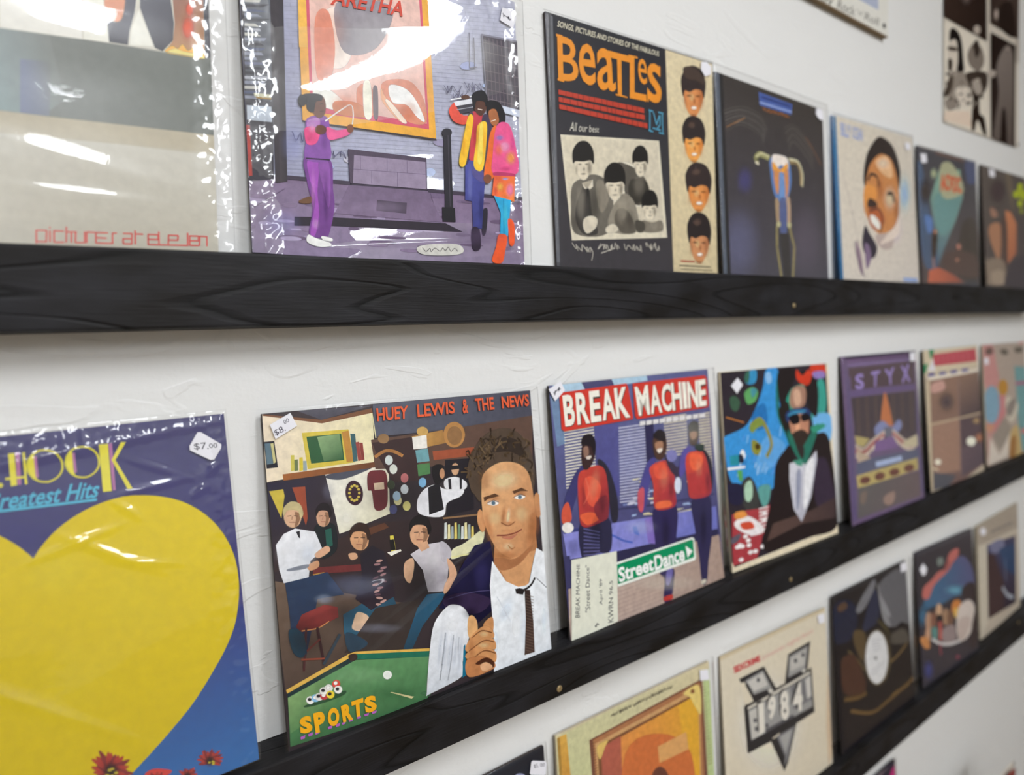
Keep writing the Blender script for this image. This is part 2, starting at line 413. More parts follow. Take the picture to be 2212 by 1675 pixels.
# ------------------------------------------------------------------ record sleeves
def plastic_sheet(parent, w, hh, ml, mr, mt, n, bulge, crinkle, seed, mat, mb=0.0, ridges=()):
    """the clear outer bag: a front sheet with slack and crinkled edges, closed over the top, right and back by a narrow fold"""
    rnd = random.Random(seed); ox, oz = rnd.random() * 50, rnd.random() * 50
    x0, x1, z0, z1 = -w / 2 - ml, w / 2 + mr, -mb, hh + mt
    vs, fs = [], []
    for j in range(n + 1):
        for i in range(n + 1):
            x = x0 + (x1 - x0) * i / n; z = z0 + (z1 - z0) * j / n
            e = min((x - x0), (x1 - x), (z1 - z)) / 0.03
            ed = max(0.0, 1 - e)
            hgt = bulge * (1.0 + noise.noise((x * 4 + ox, z * 16 + oz, seed)) + 0.35 * noise.noise((x * 13 + ox, z * 34, seed + 3.3)))
            hgt += crinkle * ed * (1.0 + noise.noise((x * 70 + ox, z * 70 + oz, 1.7)) + 0.7 * noise.noise((x * 160, z * 150 + oz, 4.1)))
            for (cx, cz, sx, sz, an, am) in ridges:
                ca, sa = math.cos(an), math.sin(an); dx, dz = x - cx, z - cz; a, b = (dx * ca + dz * sa) / sx, (-dx * sa + dz * ca) / sz
                hgt += am * math.exp(-a * a - b * b)
            hgt *= min(1.0, 0.15 + e * 2.2)
            vs.append((x, -0.0009 - max(hgt, -0.0004), z))
    for j in range(n):
        for i in range(n):
            a = j * (n + 1) + i; fs.append((a, a + 1, a + n + 2, a + n + 1))
    m = n + 1
    b = len(vs)                                   # the fold: back edge strip down both sides and along the top
    rim = [j * m for j in range(n + 1)] + [n * m + i for i in range(1, n + 1)] + [j * m + n for j in range(n - 1, -1, -1)]
    for k in rim: vs.append((vs[k][0], 0.0012, vs[k][2]))
    for k in range(len(rim) - 1): fs.append((rim[k], rim[k + 1], b + k + 1, b + k))
    return link_mesh('plastic_cover', vs, fs, mat, parent, True)

def make_sleeve(s):
    """s: one entry of SLEEVES. The root stands at the middle of the jacket's lower edge, leaning as the record leans."""
    e = empty('record_sleeve'); e.matrix_world = Matrix(s['m'])
    tag(e, s['label'], 'record', s['group'])
    hs, w, u0 = s['hs'], s['w'], s.get('u0', 0.0)
    wu, hu = int(round(w / U)), int(round(0.313 / U)); hh = 0.313 * hs
    t = s['thick']
    v, f = box(-w / 2, w / 2, 0.0, t, 0.0, hh)
    j = link_mesh('card_jacket', v, f, M[s['edge']], e); bevel(j, min(0.0009, t * 0.3), 2)
    if s.get('record'):
        pass
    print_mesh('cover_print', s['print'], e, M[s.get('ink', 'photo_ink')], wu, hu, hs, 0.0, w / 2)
    L = 6e-6 * len(s['print'])
    if s.get('title'):
        print_mesh('title_lettering', s['title'], e, M['ink'], wu, hu, hs, L + 2e-5, w / 2)
        L += 6e-6 * len(s['title']) + 2e-5
    for k, (nm, key, lab) in enumerate((('paper_label', 'label_', 'white paper label taped on, with handwriting'),)):
        if s.get('taped'):
            lb = print_mesh('paper_label', s['taped'][:1], e, M['matt_ink'], wu, hu, hs, 0.0003 + L, w / 2); lb['label'] = lab
            print_mesh('handwriting', s['taped'][1:], lb, M['matt_ink'], wu, hu, hs, 0.00035 + L, w / 2)
    if s.get('bag'):
        b = s['bag']
        plastic_sheet(e, w, hh, b[0], b[1], b[2], b[3], b[4], b[5], b[6], M[b[7]], ridges=b[8] if len(b) > 8 else ())
    if s.get('tag'):
        # a stiff little price sticker on the outside of the bag
        q = [(x * U - w / 2, (hu - y) * U * hs) for x, y in s['tag']]
        off = s.get('tag_off', 0.0022)
        vs = [(x, -off - 0.0003, z) for x, z in q] + [(x, -off, z) for x, z in q]; n = len(q)
        fs = [tuple(range(n))] + [(i, i + n, (i + 1) % n + n, (i + 1) % n) for i in range(n)]
        st = link_mesh('price_sticker', vs, fs, M['paper'], e)
        if s.get('tag_text'):
            print_mesh('price_writing', s['tag_text'], st, M['matt_ink'], 4000, 4000, hs, 0, w / 2).location = (0, -off - 0.0003, (hu - 4000) * U * hs)
    return e

SLEEVES = [
{'label': 'grey and beige record sleeve with thin red lettering along its foot, in wrinkled clear plastic', 'group': 'records on the highest rail', 'm': [[0.99927, -0.0, 0.0383, -0.05776], [-0.0017, 0.99901, 0.04442, -0.02144], [-0.03826, -0.04445, 0.99828, 1.54856], [0.0, 0.0, 0.0, 1.0]], 'hs': 0.9998, 'w': 0.313, 'thick': 0.0035, 'edge': 'edge', 'ink': 'ink', 'bag': (0.006, 0.0135, 0.004, 190, 0.0007, 0.002, 1, 'plastic', ((0.03, 0.18, 0.3, 0.034, 0.0, 0.0042), (0.05, 0.073, 0.16, 0.008, -0.16, 0.0006), (0.05, 0.045, 0.2, 0.005, 0.0, 0.0004), (0.06, 0.028, 0.12, 0.0015, -0.02, 0.0002))),
 'print': '''P bdb7a6 - -40 -40 1300 -40 1300 1300 -40 1300
G 7f837f/6f746f 685,660,1217,670 413 243 1452 -224 1311 804 679 850 392 866
G 8fa0a2/7f837f 680,797,837,741 586 610 798 564 836 780 773 850 679 850 577 862
G 7d86a0/7f837f 749,781,801,768 731 685 805 674 795 845 725 849
G b9b09a/c2bdae 678,852,674,970 392 866 679 850 1311 804 1309 865 985 889 677 916 390 933
G c9c6bb/b7b1a1 941,931,932,1178 388 991 677 916 985 892 1308 876 1294 1248 376 1322
L a79e8a 2.0 679 850 945 833 1311 805
P d5d2c6 - 413 243 1252 -134 1234 550 890 582 688 606 400 642
P e9e7df - 692 478 888 412 886 581 688 604
G 5d5e6a/34353f 1044,409,1105,558 1051 307 1127 280 1143 455 1138 514 1106 559 1084 554 1063 490 1046 434
G 5a5b68/3c3d48 1001,423,987,570 1001 324 1051 307 1030 454 1014 519 1008 566 957 571 953 498 974 502 995 480
P eceadf - 1020 512 1042 440 1061 495 1079 550 1013 565
S d98f6b - 956 423 1002 403 996 474 979 499 958 481 950 460
P eceadf - 952 513 957 571 890 582 895 434 944 417
G 8e5c55/b98a5a 1176,366,1178,564 1138 276 1236 242 1233 549 1111 560 1138 514 1145 454
R e2562f/96584e 1185,458 1214 449 1204 493 1183 516 1164 505 1157 466 1166 423 1187 400 1207 411
R e2562f/96584e 1192,393 1211 387 1205 415 1191 430 1178 423 1173 399 1180 371 1193 356 1206 363
S f0b04a - 1115 559 1134 535 1152 539 1166 521 1182 537 1205 515 1223 520 1232 549 1174 556
S f7dd86 - 1124 557 1143 542 1166 544 1189 543 1217 539 1231 548 1174 554
P 4a4a52 - 1236 242 1255 235 1252 540 1234 549
L 8b8a82 1.8 890 582 1110 559 1236 550'''.split('\n'),
 'title': '''L d2514a 4.2 750 1232 751 1193 776 1191 774 1226 750 1227
L d2514a 4.2 784 1191 783 1225
L d2514a 4.2 784 1180 784 1183
L d2514a 4.3 818 1189 794 1190 793 1225 817 1223
L d2514a 4.3 825 1175 823 1223
L d2514a 4.3 824 1190 850 1188
L d2514a 4.3 837 1189 836 1222
L d2514a 4.3 848 1187 846 1221 870 1219 871 1185
L d2514a 4.4 875 1219 876 1185 897 1184
L d2514a 4.5 931 1182 900 1184 899 1217 930 1215
L d2514a 4.4 900 1200 927 1199
L d2514a 4.5 933 1215 943 1214 944 1181 955 1180
L d2514a 4.6 973 1179 997 1177 995 1211 972 1212 972 1196 996 1194
L d2514a 4.7 1006 1167 1005 1210
L d2514a 4.7 1006 1177 1027 1176
L d2514a 4.8 1070 1206 1041 1208 1042 1175 1071 1173 1070 1189 1041 1191
L d2514a 4.8 1073 1163 1072 1206 1096 1204
L d2514a 4.9 1128 1202 1099 1204 1101 1171 1129 1169 1128 1185 1100 1187
L d2514a 4.9 1128 1202 1157 1200 1158 1158
L d2514a 5.0 1190 1197 1163 1199 1164 1167 1191 1165 1190 1181 1164 1183
L d2514a 5.0 1193 1197 1195 1165 1217 1164 1216 1196'''.split('\n')},
{'label': 'record sleeve of a purple street with a yellow framed picture and three people', 'group': 'records on the highest rail', 'm': [[0.99974, -0.0, 0.02292, 0.27949], [-0.00064, 0.9996, 0.02813, -0.01635], [-0.02291, -0.02814, 0.99934, 1.55063], [0.0, 0.0, 0.0, 1.0]], 'hs': 1.0003, 'w': 0.3033, 'thick': 0.0045, 'edge': 'dark_edge', 'bag': (0.0015, 0.011, 0.004, 190, 0.0005, 0.002, 2, 'plastic', ((-0.05, 0.18, 0.15, 0.038, 0.32, 0.0028), (0.012, 0.022, 0.09, 0.002, 0.114, 0.00034), (0.11, 0.0165, 0.045, 0.0016, 0.147, 0.00026), (0.0, 0.112, 0.05, 0.006, 0.25, 0.0004))),
 'print': '''P a3a3bd - -40 -40 1300 -40 1300 1300 -40 1300
G 8d8fb0/b4b6c8 108,963,971,203 -56 -61 1367 -655 1299 914 -109 1006
L 8486a2 1.2 159 287 466 206 807 122 1271 13
L 9092ab 1.2 158 303 465 222 806 140 1271 32
L 9092ab 1.2 157 318 464 239 805 157 1270 52
L 8486a2 1.2 157 333 463 255 805 175 1269 71
L 9092ab 1.2 156 349 463 272 804 193 1268 91
L 9092ab 1.2 155 364 462 288 803 211 1267 110
L 8486a2 1.2 154 379 461 305 802 228 1266 130
L 9092ab 1.2 154 395 460 321 801 246 1265 149
L 9092ab 1.2 153 410 459 338 800 264 1265 169
L 8486a2 1.2 152 425 459 354 800 282 1264 189
L 9092ab 1.2 151 441 458 371 799 300 1263 208
L 9092ab 1.2 151 456 457 388 798 317 1262 228
L 8486a2 1.2 150 471 456 404 797 335 1261 247
L 9092ab 1.2 149 487 456 421 796 353 1260 267
L 9092ab 1.2 148 502 455 437 796 371 1260 286
L 8486a2 1.2 148 517 454 454 795 389 1259 306
L 9092ab 1.2 147 533 453 470 794 407 1258 326
L 9092ab 1.2 146 548 452 487 793 424 1257 345
L 8486a2 1.2 145 563 452 503 792 442 1256 365
L 9092ab 1.2 145 579 451 520 792 460 1255 384
L 9092ab 1.2 144 594 450 536 791 478 1254 404
L 8486a2 1.2 143 610 449 553 790 496 1254 423
L 9092ab 1.2 142 625 449 569 789 513 1253 443
L 9092ab 1.2 142 640 448 586 788 531 1252 463
L 8486a2 1.2 141 656 447 602 787 549 1251 482
L 9092ab 1.2 140 671 446 619 787 567 1250 502
L 9092ab 1.2 139 686 445 635 786 585 1249 522
L 8486a2 1.2 139 702 445 652 785 603 1248 541
L 9092ab 1.2 138 717 444 669 784 621 1248 561
L 9092ab 1.2 137 733 443 685 783 638 1247 580
L 8486a2 1.2 136 748 442 702 783 656 1246 600
L 9092ab 1.2 136 763 442 718 782 674 1245 620
L 9092ab 1.2 135 779 441 735 781 692 1244 639
L 8486a2 1.2 134 794 440 751 780 710 1243 659
L 9092ab 1.2 133 810 439 768 779 728 1242 679
L 9092ab 1.2 133 825 438 785 778 746 1242 698
L 8486a2 1.2 132 840 438 801 778 763 1241 718
L 9092ab 1.2 131 856 437 818 777 781 1240 737
L 9092ab 1.2 130 871 436 834 776 799 1239 757
L 8486a2 1.2 130 887 435 851 775 817 1238 777
L 9092ab 1.2 129 902 434 867 774 835 1237 796
L 9092ab 1.2 128 917 434 884 774 853 1236 816
L 8486a2 1.2 127 933 433 901 773 871 1236 836
L 9092ab 1.2 127 948 432 917 772 889 1235 855
L 9092ab 1.2 126 964 431 934 771 907 1234 875
L 8486a2 1.2 125 979 431 950 770 924 1233 895
L 8b8da6 1.3 364 316 364 330
L 8b8da6 1.3 518 308 518 321
L 8b8da6 1.2 202 553 202 566
L 8b8da6 1.6 1090 651 1090 667
L 8b8da6 1.5 920 245 920 260
L 8b8da6 1.4 660 354 660 369
L 8b8da6 1.2 306 335 306 348
L 8b8da6 1.3 318 873 318 887
L 8b8da6 1.6 977 676 978 691
L 8b8da6 1.5 964 212 964 227
L 8b8da6 1.3 418 653 418 667
L 8b8da6 1.5 859 733 859 748
L 8b8da6 1.6 1066 102 1066 117
L 8b8da6 1.4 722 623 722 638
L 8b8da6 1.4 630 292 630 306
L 8b8da6 1.4 599 239 599 253
L 8b8da6 1.6 1109 699 1109 715
L 8b8da6 1.4 671 368 671 382
L 8b8da6 1.6 1086 473 1086 489
L 8b8da6 1.6 1043 696 1043 712
L 8b8da6 1.4 625 460 625 474
L 8b8da6 1.4 722 449 722 464
L 8b8da6 1.2 289 469 289 482
L 8b8da6 1.5 984 93 984 108
L 8b8da6 1.2 178 702 178 715
L 8b8da6 1.3 392 596 392 610
L 8b8da6 1.4 588 419 588 433
L 8b8da6 1.7 1216 145 1216 161
L 8b8da6 1.3 533 336 533 350
L 8b8da6 1.4 765 326 765 341
L 8b8da6 1.3 459 727 459 741
L 8b8da6 1.3 430 604 430 618
L 8b8da6 1.6 1097 104 1097 120
L 8b8da6 1.2 203 442 203 455
L 8b8da6 1.5 907 544 907 559
L 8b8da6 1.3 358 469 358 482
L 8b8da6 1.2 299 567 299 581
L 8b8da6 1.2 173 749 172 762
L 8b8da6 1.6 1056 777 1056 793
L 8b8da6 1.5 859 812 859 827
L 8b8da6 1.2 164 491 164 504
L 8b8da6 1.6 1153 619 1154 635
L 8b8da6 1.3 506 854 506 868
L 8b8da6 1.4 733 727 733 742
L 8b8da6 1.3 416 360 416 374
L 8b8da6 1.3 567 281 567 295
L 8b8da6 1.3 477 872 477 886
L 8b8da6 1.3 458 226 458 240
L 8b8da6 1.2 191 408 191 421
L 8b8da6 1.5 938 346 938 362
L 8b8da6 1.3 416 297 416 311
L 8b8da6 1.6 1187 333 1187 350
L 8b8da6 1.2 340 294 340 308
L 8b8da6 1.2 200 405 200 418
L 8b8da6 1.5 819 219 819 234
L 8b8da6 1.2 177 616 177 629
L 8b8da6 1.3 348 915 348 929
L 8b8da6 1.2 247 625 247 638
L 8b8da6 1.5 924 385 924 400
L 8b8da6 1.6 1193 375 1193 391
L 8b8da6 1.3 360 521 360 535
L 8b8da6 1.2 176 572 176 585
L 8b8da6 1.3 351 842 351 856
L 8b8da6 1.6 991 437 991 453
L 8b8da6 1.2 177 466 177 479
L 8b8da6 1.3 367 385 367 398
L 8b8da6 1.3 336 832 336 845
L 8b8da6 1.2 280 307 280 320
L 8b8da6 1.6 1111 462 1111 478
L 8b8da6 1.7 1199 314 1200 330
L 8b8da6 1.6 1073 539 1073 555
L 8b8da6 1.5 933 636 933 652
L 8b8da6 1.4 621 235 621 249
L 8b8da6 1.3 316 838 316 851
L 8b8da6 1.6 1062 753 1062 769
L 8b8da6 1.3 443 668 443 682
L 8b8da6 1.5 947 556 947 571
L 8b8da6 1.5 970 464 970 480
L 8b8da6 1.5 776 623 776 638
L 8b8da6 1.3 368 862 368 876
L 8b8da6 1.6 1165 63 1165 79
L 8b8da6 1.6 1154 768 1154 784
L 8b8da6 1.5 813 144 813 159
L 8b8da6 1.6 1089 127 1089 142
L 8b8da6 1.6 1161 532 1161 548
L 8b8da6 1.2 204 403 204 416
L 8b8da6 1.4 758 541 758 556
L 8b8da6 1.5 874 785 874 800
L 8b8da6 1.2 351 254 351 268
L 8b8da6 1.6 1123 28 1123 44
L 8b8da6 1.6 1061 126 1061 141
L 8b8da6 1.5 955 662 955 677
L 8b8da6 1.6 1047 464 1048 480
L 8b8da6 1.6 1061 192 1061 207
L 8b8da6 1.5 807 355 807 370
L 8b8da6 1.6 1057 636 1057 651
L 8b8da6 1.4 583 549 583 563
L 8b8da6 1.2 179 326 179 339
L 8b8da6 1.4 715 492 715 507
L 8b8da6 1.6 1029 513 1029 529
L 8b8da6 1.2 267 512 267 525
L 8b8da6 1.5 913 473 913 488
L 8b8da6 1.2 141 844 141 857
L 8b8da6 1.5 1001 119 1001 135
L 8b8da6 1.4 663 427 663 442
L 8b8da6 1.5 944 306 944 321
L 8b8da6 1.3 350 574 350 587
L 8b8da6 1.6 1178 76 1178 92
L 8b8da6 1.2 237 686 237 700
L 8b8da6 1.6 1058 433 1058 448
L 8b8da6 1.3 533 790 533 804
L 8b8da6 1.5 939 124 939 139
L 8b8da6 1.6 1064 186 1064 202
L 8b8da6 1.3 404 798 404 812
L 8b8da6 1.3 523 750 523 765
L 8b8da6 1.2 277 845 277 858
L 8b8da6 1.2 308 363 308 376
L 8b8da6 1.4 613 410 613 424
L 8b8da6 1.4 644 804 644 819
L 8b8da6 1.5 863 101 863 116
L 8b8da6 1.3 422 597 422 611
L 8b8da6 1.4 592 680 592 694
L 8b8da6 1.4 611 226 611 240
L 8b8da6 1.3 349 815 349 828
L 8b8da6 1.3 459 740 459 754
L 8b8da6 1.6 1185 495 1185 511
L 8b8da6 1.5 803 561 804 576
L 8b8da6 1.3 412 848 412 862
L 8b8da6 1.4 565 822 565 837
L 8b8da6 1.3 406 818 406 832
L 8b8da6 1.5 933 537 933 552
L 8b8da6 1.3 565 284 565 299
L 8b8da6 1.5 922 350 922 365
L 8b8da6 1.5 803 212 803 227
L 8b8da6 1.2 224 383 224 396
L 8b8da6 1.5 975 197 975 212
L 8b8da6 1.6 1084 317 1084 333
L 8b8da6 1.4 700 396 700 411
L 8b8da6 1.4 758 196 758 211
L 8b8da6 1.3 499 850 499 865
L 8b8da6 1.2 295 696 295 710
L 8b8da6 1.3 444 426 444 440
L 8b8da6 1.2 177 318 177 331
L 8b8da6 1.6 1130 667 1130 683
L 8b8da6 1.5 943 682 943 698
L 8b8da6 1.6 1158 131 1159 147
L 8b8da6 1.4 704 499 704 514
L 8b8da6 1.4 678 823 678 838
L 8b8da6 1.5 889 813 889 829
L 8b8da6 1.2 238 706 238 719
S 8d86a8 - 830 722 817 733 789 738 763 736 754 726 767 716 795 710 821 712
S b6b3c4 - 359 683 355 690 343 695 332 696 327 692 332 685 343 680 355 679
S a9b8dc - 757 853 750 867 732 876 713 875 705 864 712 850 731 842 749 843
S 8d86a8 - 552 693 547 701 537 706 527 704 524 696 529 687 539 683 549 685
S a9b8dc - 762 537 754 545 733 554 712 560 703 558 711 550 731 540 752 535
S 8d86a8 - 1191 782 1181 792 1157 801 1133 805 1122 800 1131 791 1155 782 1180 778
S a9b8dc - 401 550 392 563 369 575 346 579 336 573 345 560 367 548 391 544
S 9aa4d0 - 360 599 356 609 347 615 338 612 336 603 341 592 350 587 358 589
S 8d86a8 - 654 853 650 859 643 862 637 860 635 854 638 848 645 845 652 847
S 9aa4d0 - 314 901 310 905 302 906 295 905 293 900 297 897 305 895 312 897
S b6b3c4 - 412 861 401 870 381 874 362 871 356 862 366 853 386 849 405 852
S 8d86a8 - 1075 662 1063 674 1037 683 1012 683 1002 674 1013 661 1039 652 1065 653
S 8d86a8 - 639 464 632 471 615 478 598 482 591 480 598 474 614 467 631 463
S a9b8dc - 1075 416 1066 425 1044 433 1023 436 1014 432 1023 422 1044 414 1066 411
S 9aa4d0 - 305 504 301 514 291 521 280 520 275 513 279 503 290 496 301 497
S 9aa4d0 - 983 347 972 362 943 376 914 380 902 373 913 358 941 344 970 340
S b6b3c4 - 699 612 687 621 661 628 635 628 625 622 637 612 664 606 689 606
S a9b8dc - 1051 647 1043 654 1027 659 1011 659 1005 655 1012 648 1028 643 1044 642
S 8d86a8 - 313 689 307 698 295 702 285 699 282 691 288 682 300 678 310 680
S b6b3c4 - 741 386 734 399 721 406 710 404 706 393 712 381 725 374 737 376
S 8d86a8 - 432 854 423 860 401 867 379 871 370 869 379 862 401 855 423 852
S 9aa4d0 - 451 492 442 501 424 505 407 503 402 496 411 487 429 483 446 484
S 9aa4d0 - 486 470 479 480 462 486 447 486 441 480 448 470 464 463 480 463
S 9aa4d0 - 378 547 374 557 362 565 350 566 344 559 348 550 360 542 372 541
S 9aa4d0 - 421 679 418 685 411 689 404 689 401 685 403 679 410 674 417 675
S 9aa4d0 - 1144 740 1141 751 1134 757 1125 755 1121 745 1124 734 1131 728 1140 730
G 76637f/8d7f9c 485,941,472,1206 -109 1006 132 966 378 956 712 938 1299 902 1281 1329 -128 1387
S 9a8cab - 278 1175 264 1179 230 1181 197 1181 184 1179 198 1175 231 1173 264 1173
S 65546e - 404 1131 397 1135 382 1137 367 1136 362 1133 368 1128 383 1126 398 1127
S a79ab8 - 71 1142 64 1147 48 1149 32 1148 26 1144 33 1139 49 1136 65 1138
S 6d5d7a - 917 1109 907 1112 882 1115 857 1115 848 1112 858 1108 883 1106 907 1106
S 9a8cab - 518 1079 508 1085 487 1089 466 1088 458 1082 468 1076 489 1072 510 1073
S 6d5d7a - 1154 1151 1142 1157 1115 1160 1088 1158 1078 1153 1089 1148 1116 1144 1143 1146
S 65546e - 270 1122 261 1127 240 1130 219 1129 211 1125 220 1120 241 1117 262 1118
S a79ab8 - 787 1105 770 1108 730 1111 690 1112 675 1110 691 1107 730 1104 770 1104
S 65546e - 1246 925 1227 934 1181 940 1136 941 1119 935 1138 927 1183 920 1228 920
S 6d5d7a - 287 1052 273 1058 240 1062 209 1062 196 1058 210 1053 242 1049 274 1049
S 82718d - 13 1160 7 1163 -5 1165 -17 1164 -22 1162 -17 1159 -4 1157 8 1158
S 9a8cab - 1001 939 991 945 966 949 942 949 932 945 943 939 967 935 992 935
S 65546e - 758 1177 742 1184 706 1188 671 1186 657 1180 672 1173 708 1169 744 1171
S 82718d - 1101 1105 1083 1109 1040 1113 999 1113 983 1110 1000 1106 1041 1103 1083 1102
S a79ab8 - 684 1112 666 1120 624 1124 584 1124 568 1118 585 1110 626 1106 667 1107
S 65546e - 193 1187 177 1193 141 1197 106 1196 92 1191 107 1184 143 1181 179 1182
S 65546e - 789 1193 774 1197 737 1199 700 1199 686 1196 701 1193 737 1190 774 1190
S 6d5d7a - 1099 1082 1092 1086 1074 1088 1058 1087 1051 1085 1058 1081 1075 1079 1092 1080
S a79ab8 - 152 1127 143 1130 120 1133 98 1133 89 1130 99 1126 121 1124 143 1124
S 65546e - 482 1076 467 1079 432 1082 397 1083 383 1081 398 1079 432 1076 467 1075
S 82718d - 165 1066 157 1072 138 1076 119 1075 112 1070 120 1064 139 1060 158 1061
S 6d5d7a - 1143 1081 1130 1087 1101 1091 1073 1090 1062 1085 1074 1079 1103 1075 1132 1076
S 9a8cab - 1146 943 1137 949 1116 952 1095 952 1087 947 1096 942 1117 938 1138 939
S 9a8cab - 55 1058 42 1063 12 1067 -18 1067 -30 1064 -17 1058 13 1054 43 1054
S 65546e - 1182 1028 1158 1036 1102 1041 1049 1042 1027 1037 1050 1029 1104 1024 1160 1023
S 6d5d7a - 960 959 944 964 907 968 870 969 856 967 871 962 908 957 945 956
S 6d5d7a - 4 1189 0 1194 -9 1196 -17 1195 -20 1190 -16 1185 -7 1183 1 1184
S 65546e - 842 1040 832 1045 807 1049 783 1048 774 1044 784 1038 809 1035 833 1035
S 82718d - 94 1045 79 1050 44 1054 9 1054 -4 1052 10 1047 45 1043 79 1042
S a79ab8 - 188 1154 180 1156 162 1158 144 1158 137 1156 144 1154 162 1153 180 1153
S 82718d - 773 1039 755 1043 713 1046 673 1048 657 1046 674 1043 714 1039 755 1037
S 9a8cab - 52 1071 46 1076 31 1079 17 1078 12 1074 18 1069 33 1066 47 1067
S 9a8cab - 625 1052 606 1059 562 1064 520 1065 503 1060 521 1053 564 1048 607 1048
S 9a8cab - 739 1090 730 1094 709 1097 689 1097 681 1093 690 1089 710 1087 730 1087
S 9a8cab - 600 1098 587 1104 556 1108 527 1107 515 1102 528 1095 558 1091 588 1092
S 65546e - 559 1173 542 1179 501 1182 462 1181 446 1177 463 1172 503 1169 543 1169
S 82718d - 1242 919 1225 923 1184 927 1144 929 1128 928 1145 924 1185 920 1225 918
S 65546e - 983 1150 965 1153 924 1156 883 1156 867 1155 884 1152 925 1149 966 1149
S 82718d - 989 950 980 954 956 956 934 957 925 955 934 952 957 950 980 949
S 82718d - 524 1185 511 1191 478 1194 447 1193 435 1188 448 1182 480 1179 512 1180
S 65546e - 604 1151 586 1155 544 1158 504 1158 488 1155 505 1151 545 1149 587 1148
S a79ab8 - 464 979 451 986 421 991 392 991 381 986 393 979 422 974 452 974
S 65546e - 406 1035 390 1041 355 1046 321 1046 307 1041 322 1035 357 1030 391 1030
S 82718d - 65 1075 52 1078 22 1081 -8 1082 -20 1080 -7 1077 22 1074 53 1073
S 65546e - 1086 1154 1080 1156 1067 1157 1054 1157 1049 1155 1055 1153 1068 1151 1081 1152
S 6d5d7a - 293 1121 288 1125 277 1127 266 1126 262 1122 267 1118 278 1116 289 1117
S 82718d - 368 1031 357 1036 332 1039 307 1039 297 1036 308 1031 333 1027 358 1027
S 6d5d7a - 824 950 803 958 754 964 707 965 689 961 709 953 756 946 804 945
S a79ab8 - 1184 1032 1172 1036 1144 1039 1116 1039 1105 1036 1116 1032 1145 1029 1173 1029
S a79ab8 - 641 984 635 991 622 995 610 993 605 987 611 980 624 977 637 978
S a79ab8 - 175 1191 163 1196 136 1199 109 1198 99 1193 110 1188 137 1185 164 1186
S 82718d - 662 1199 649 1203 620 1206 591 1205 579 1201 591 1196 621 1193 650 1194
S 82718d - 285 1149 268 1155 229 1159 192 1159 177 1153 193 1146 231 1142 269 1143
S a79ab8 - 659 960 646 964 615 967 584 969 572 967 585 963 616 959 647 958
S a79ab8 - 1211 1078 1186 1084 1130 1089 1075 1089 1053 1086 1076 1080 1131 1076 1187 1075
S 9a8cab - 381 1063 363 1069 324 1074 285 1074 270 1070 286 1063 325 1058 365 1058
S a79ab8 - 803 1074 793 1078 770 1081 748 1081 740 1077 749 1073 772 1070 794 1071
S 82718d - 777 1021 759 1026 718 1030 677 1031 661 1028 678 1024 719 1020 760 1018
S 65546e - 1029 955 1006 960 953 966 901 968 880 966 902 961 954 956 1007 953
S 65546e - 601 973 583 980 542 985 502 986 486 982 503 976 544 971 584 969
L 5c4d66 2.3 124 1009 8 1093
L 5c4d66 2.5 307 1083 371 964
L 5c4d66 2.6 452 1074 488 951
L 5c4d66 2.8 627 935 643 1067
L 5c4d66 2.9 724 936 764 1061
L 3f3646 15.2 132 966 378 954 712 938 1218 912
G 6d5c77/7b6a86 484,948,477,1096 307 1080 371 962 716 941 781 1066
P 2d2630 - 154 1109 294 1096 795 1068 882 1098 293 1129 152 1142
P 453a4b - 485 1006 616 1002 611 1047 479 1050
G 4b4a50/3c3942 60,340,29,975 -36 -70 134 -141 86 979 7 997 -25 989
G 6a6f78/54565e 38,346,77,678 17 241 110 210 92 699 4 695
P 6b6f86 - 17 337 63 325 68 333 17 347
P c4c3bd - 16 354 72 339 67 351 16 364
P 3f3f47 - 15 371 102 347 76 365 16 381
P 59607a - 14 388 53 379 93 377 15 398
P 8a8fa0 - 13 405 57 395 73 400 14 415
P 3f3f47 - 12 422 102 399 73 417 13 432
P c4c3bd - 12 439 48 431 62 438 12 449
P a7aab4 - 11 456 64 444 67 453 11 466
P c4c3bd - 10 473 51 464 66 471 11 483
P 8a8fa0 - 9 491 85 472 77 485 10 500
P 3f3f47 - 8 508 62 496 76 502 9 518
P 59607a - 7 525 82 508 66 522 8 535
P 8a8fa0 - 7 542 65 529 72 538 7 552
P 8a8fa0 - 6 559 45 551 50 560 6 569
P 6b6f86 - 5 576 64 564 81 570 6 586
P 3f3f47 - 4 593 55 583 77 588 5 603
P 3f3f47 - 3 610 87 593 79 605 4 620
P a7aab4 - 2 627 85 610 91 619 3 637
P 8a8fa0 - 2 644 75 630 62 643 2 655
P c4c3bd - 1 662 55 652 51 663 1 672
P 59607a - 0 679 43 672 60 678 0 689
P 8a8fa0 - -1 696 51 687 40 700 0 706
P c9c8ae - 31 680 92 673 91 686 33 692
P a8843f - 38 692 91 687 91 691 38 697
G c3cbd6/b0bac8 20,725,72,777 5 729 90 717 90 773 4 781
P a8463f - 0 799 12 799 12 978 -3 982
G 4c4448/2e2a30 91,617,145,617 124 -136 164 -153 134 981 91 993
P 3b353a - 107 212 124 206 108 987 91 993
P 3d3134 - 201 746 769 719 765 711 201 740
P e2a53a - 210 -114 201 744 766 712 740 -328
P eab54e - 216 -117 201 474 232 466 243 -128
P c9546a - 238 -126 233 705 734 679 714 -317
P e0b9ae - 252 -131 243 679 723 657 701 -312
S eadcd2 - 294 330 384 279 418 381 373 503 285 501
S d98d77 - 268 349 319 310 338 439 313 567 264 566
S f3ece4 - 256 598 305 605 367 641 404 664 327 680 253 665
S 8f8890 - 345 290 425 230 588 219 511 394 376 447
S d2896f - 422 579 476 554 499 651 430 684
S c77d55 - 328 649 419 636 470 676 339 693
S f5ead9 - 449 554 477 545 476 675 448 677
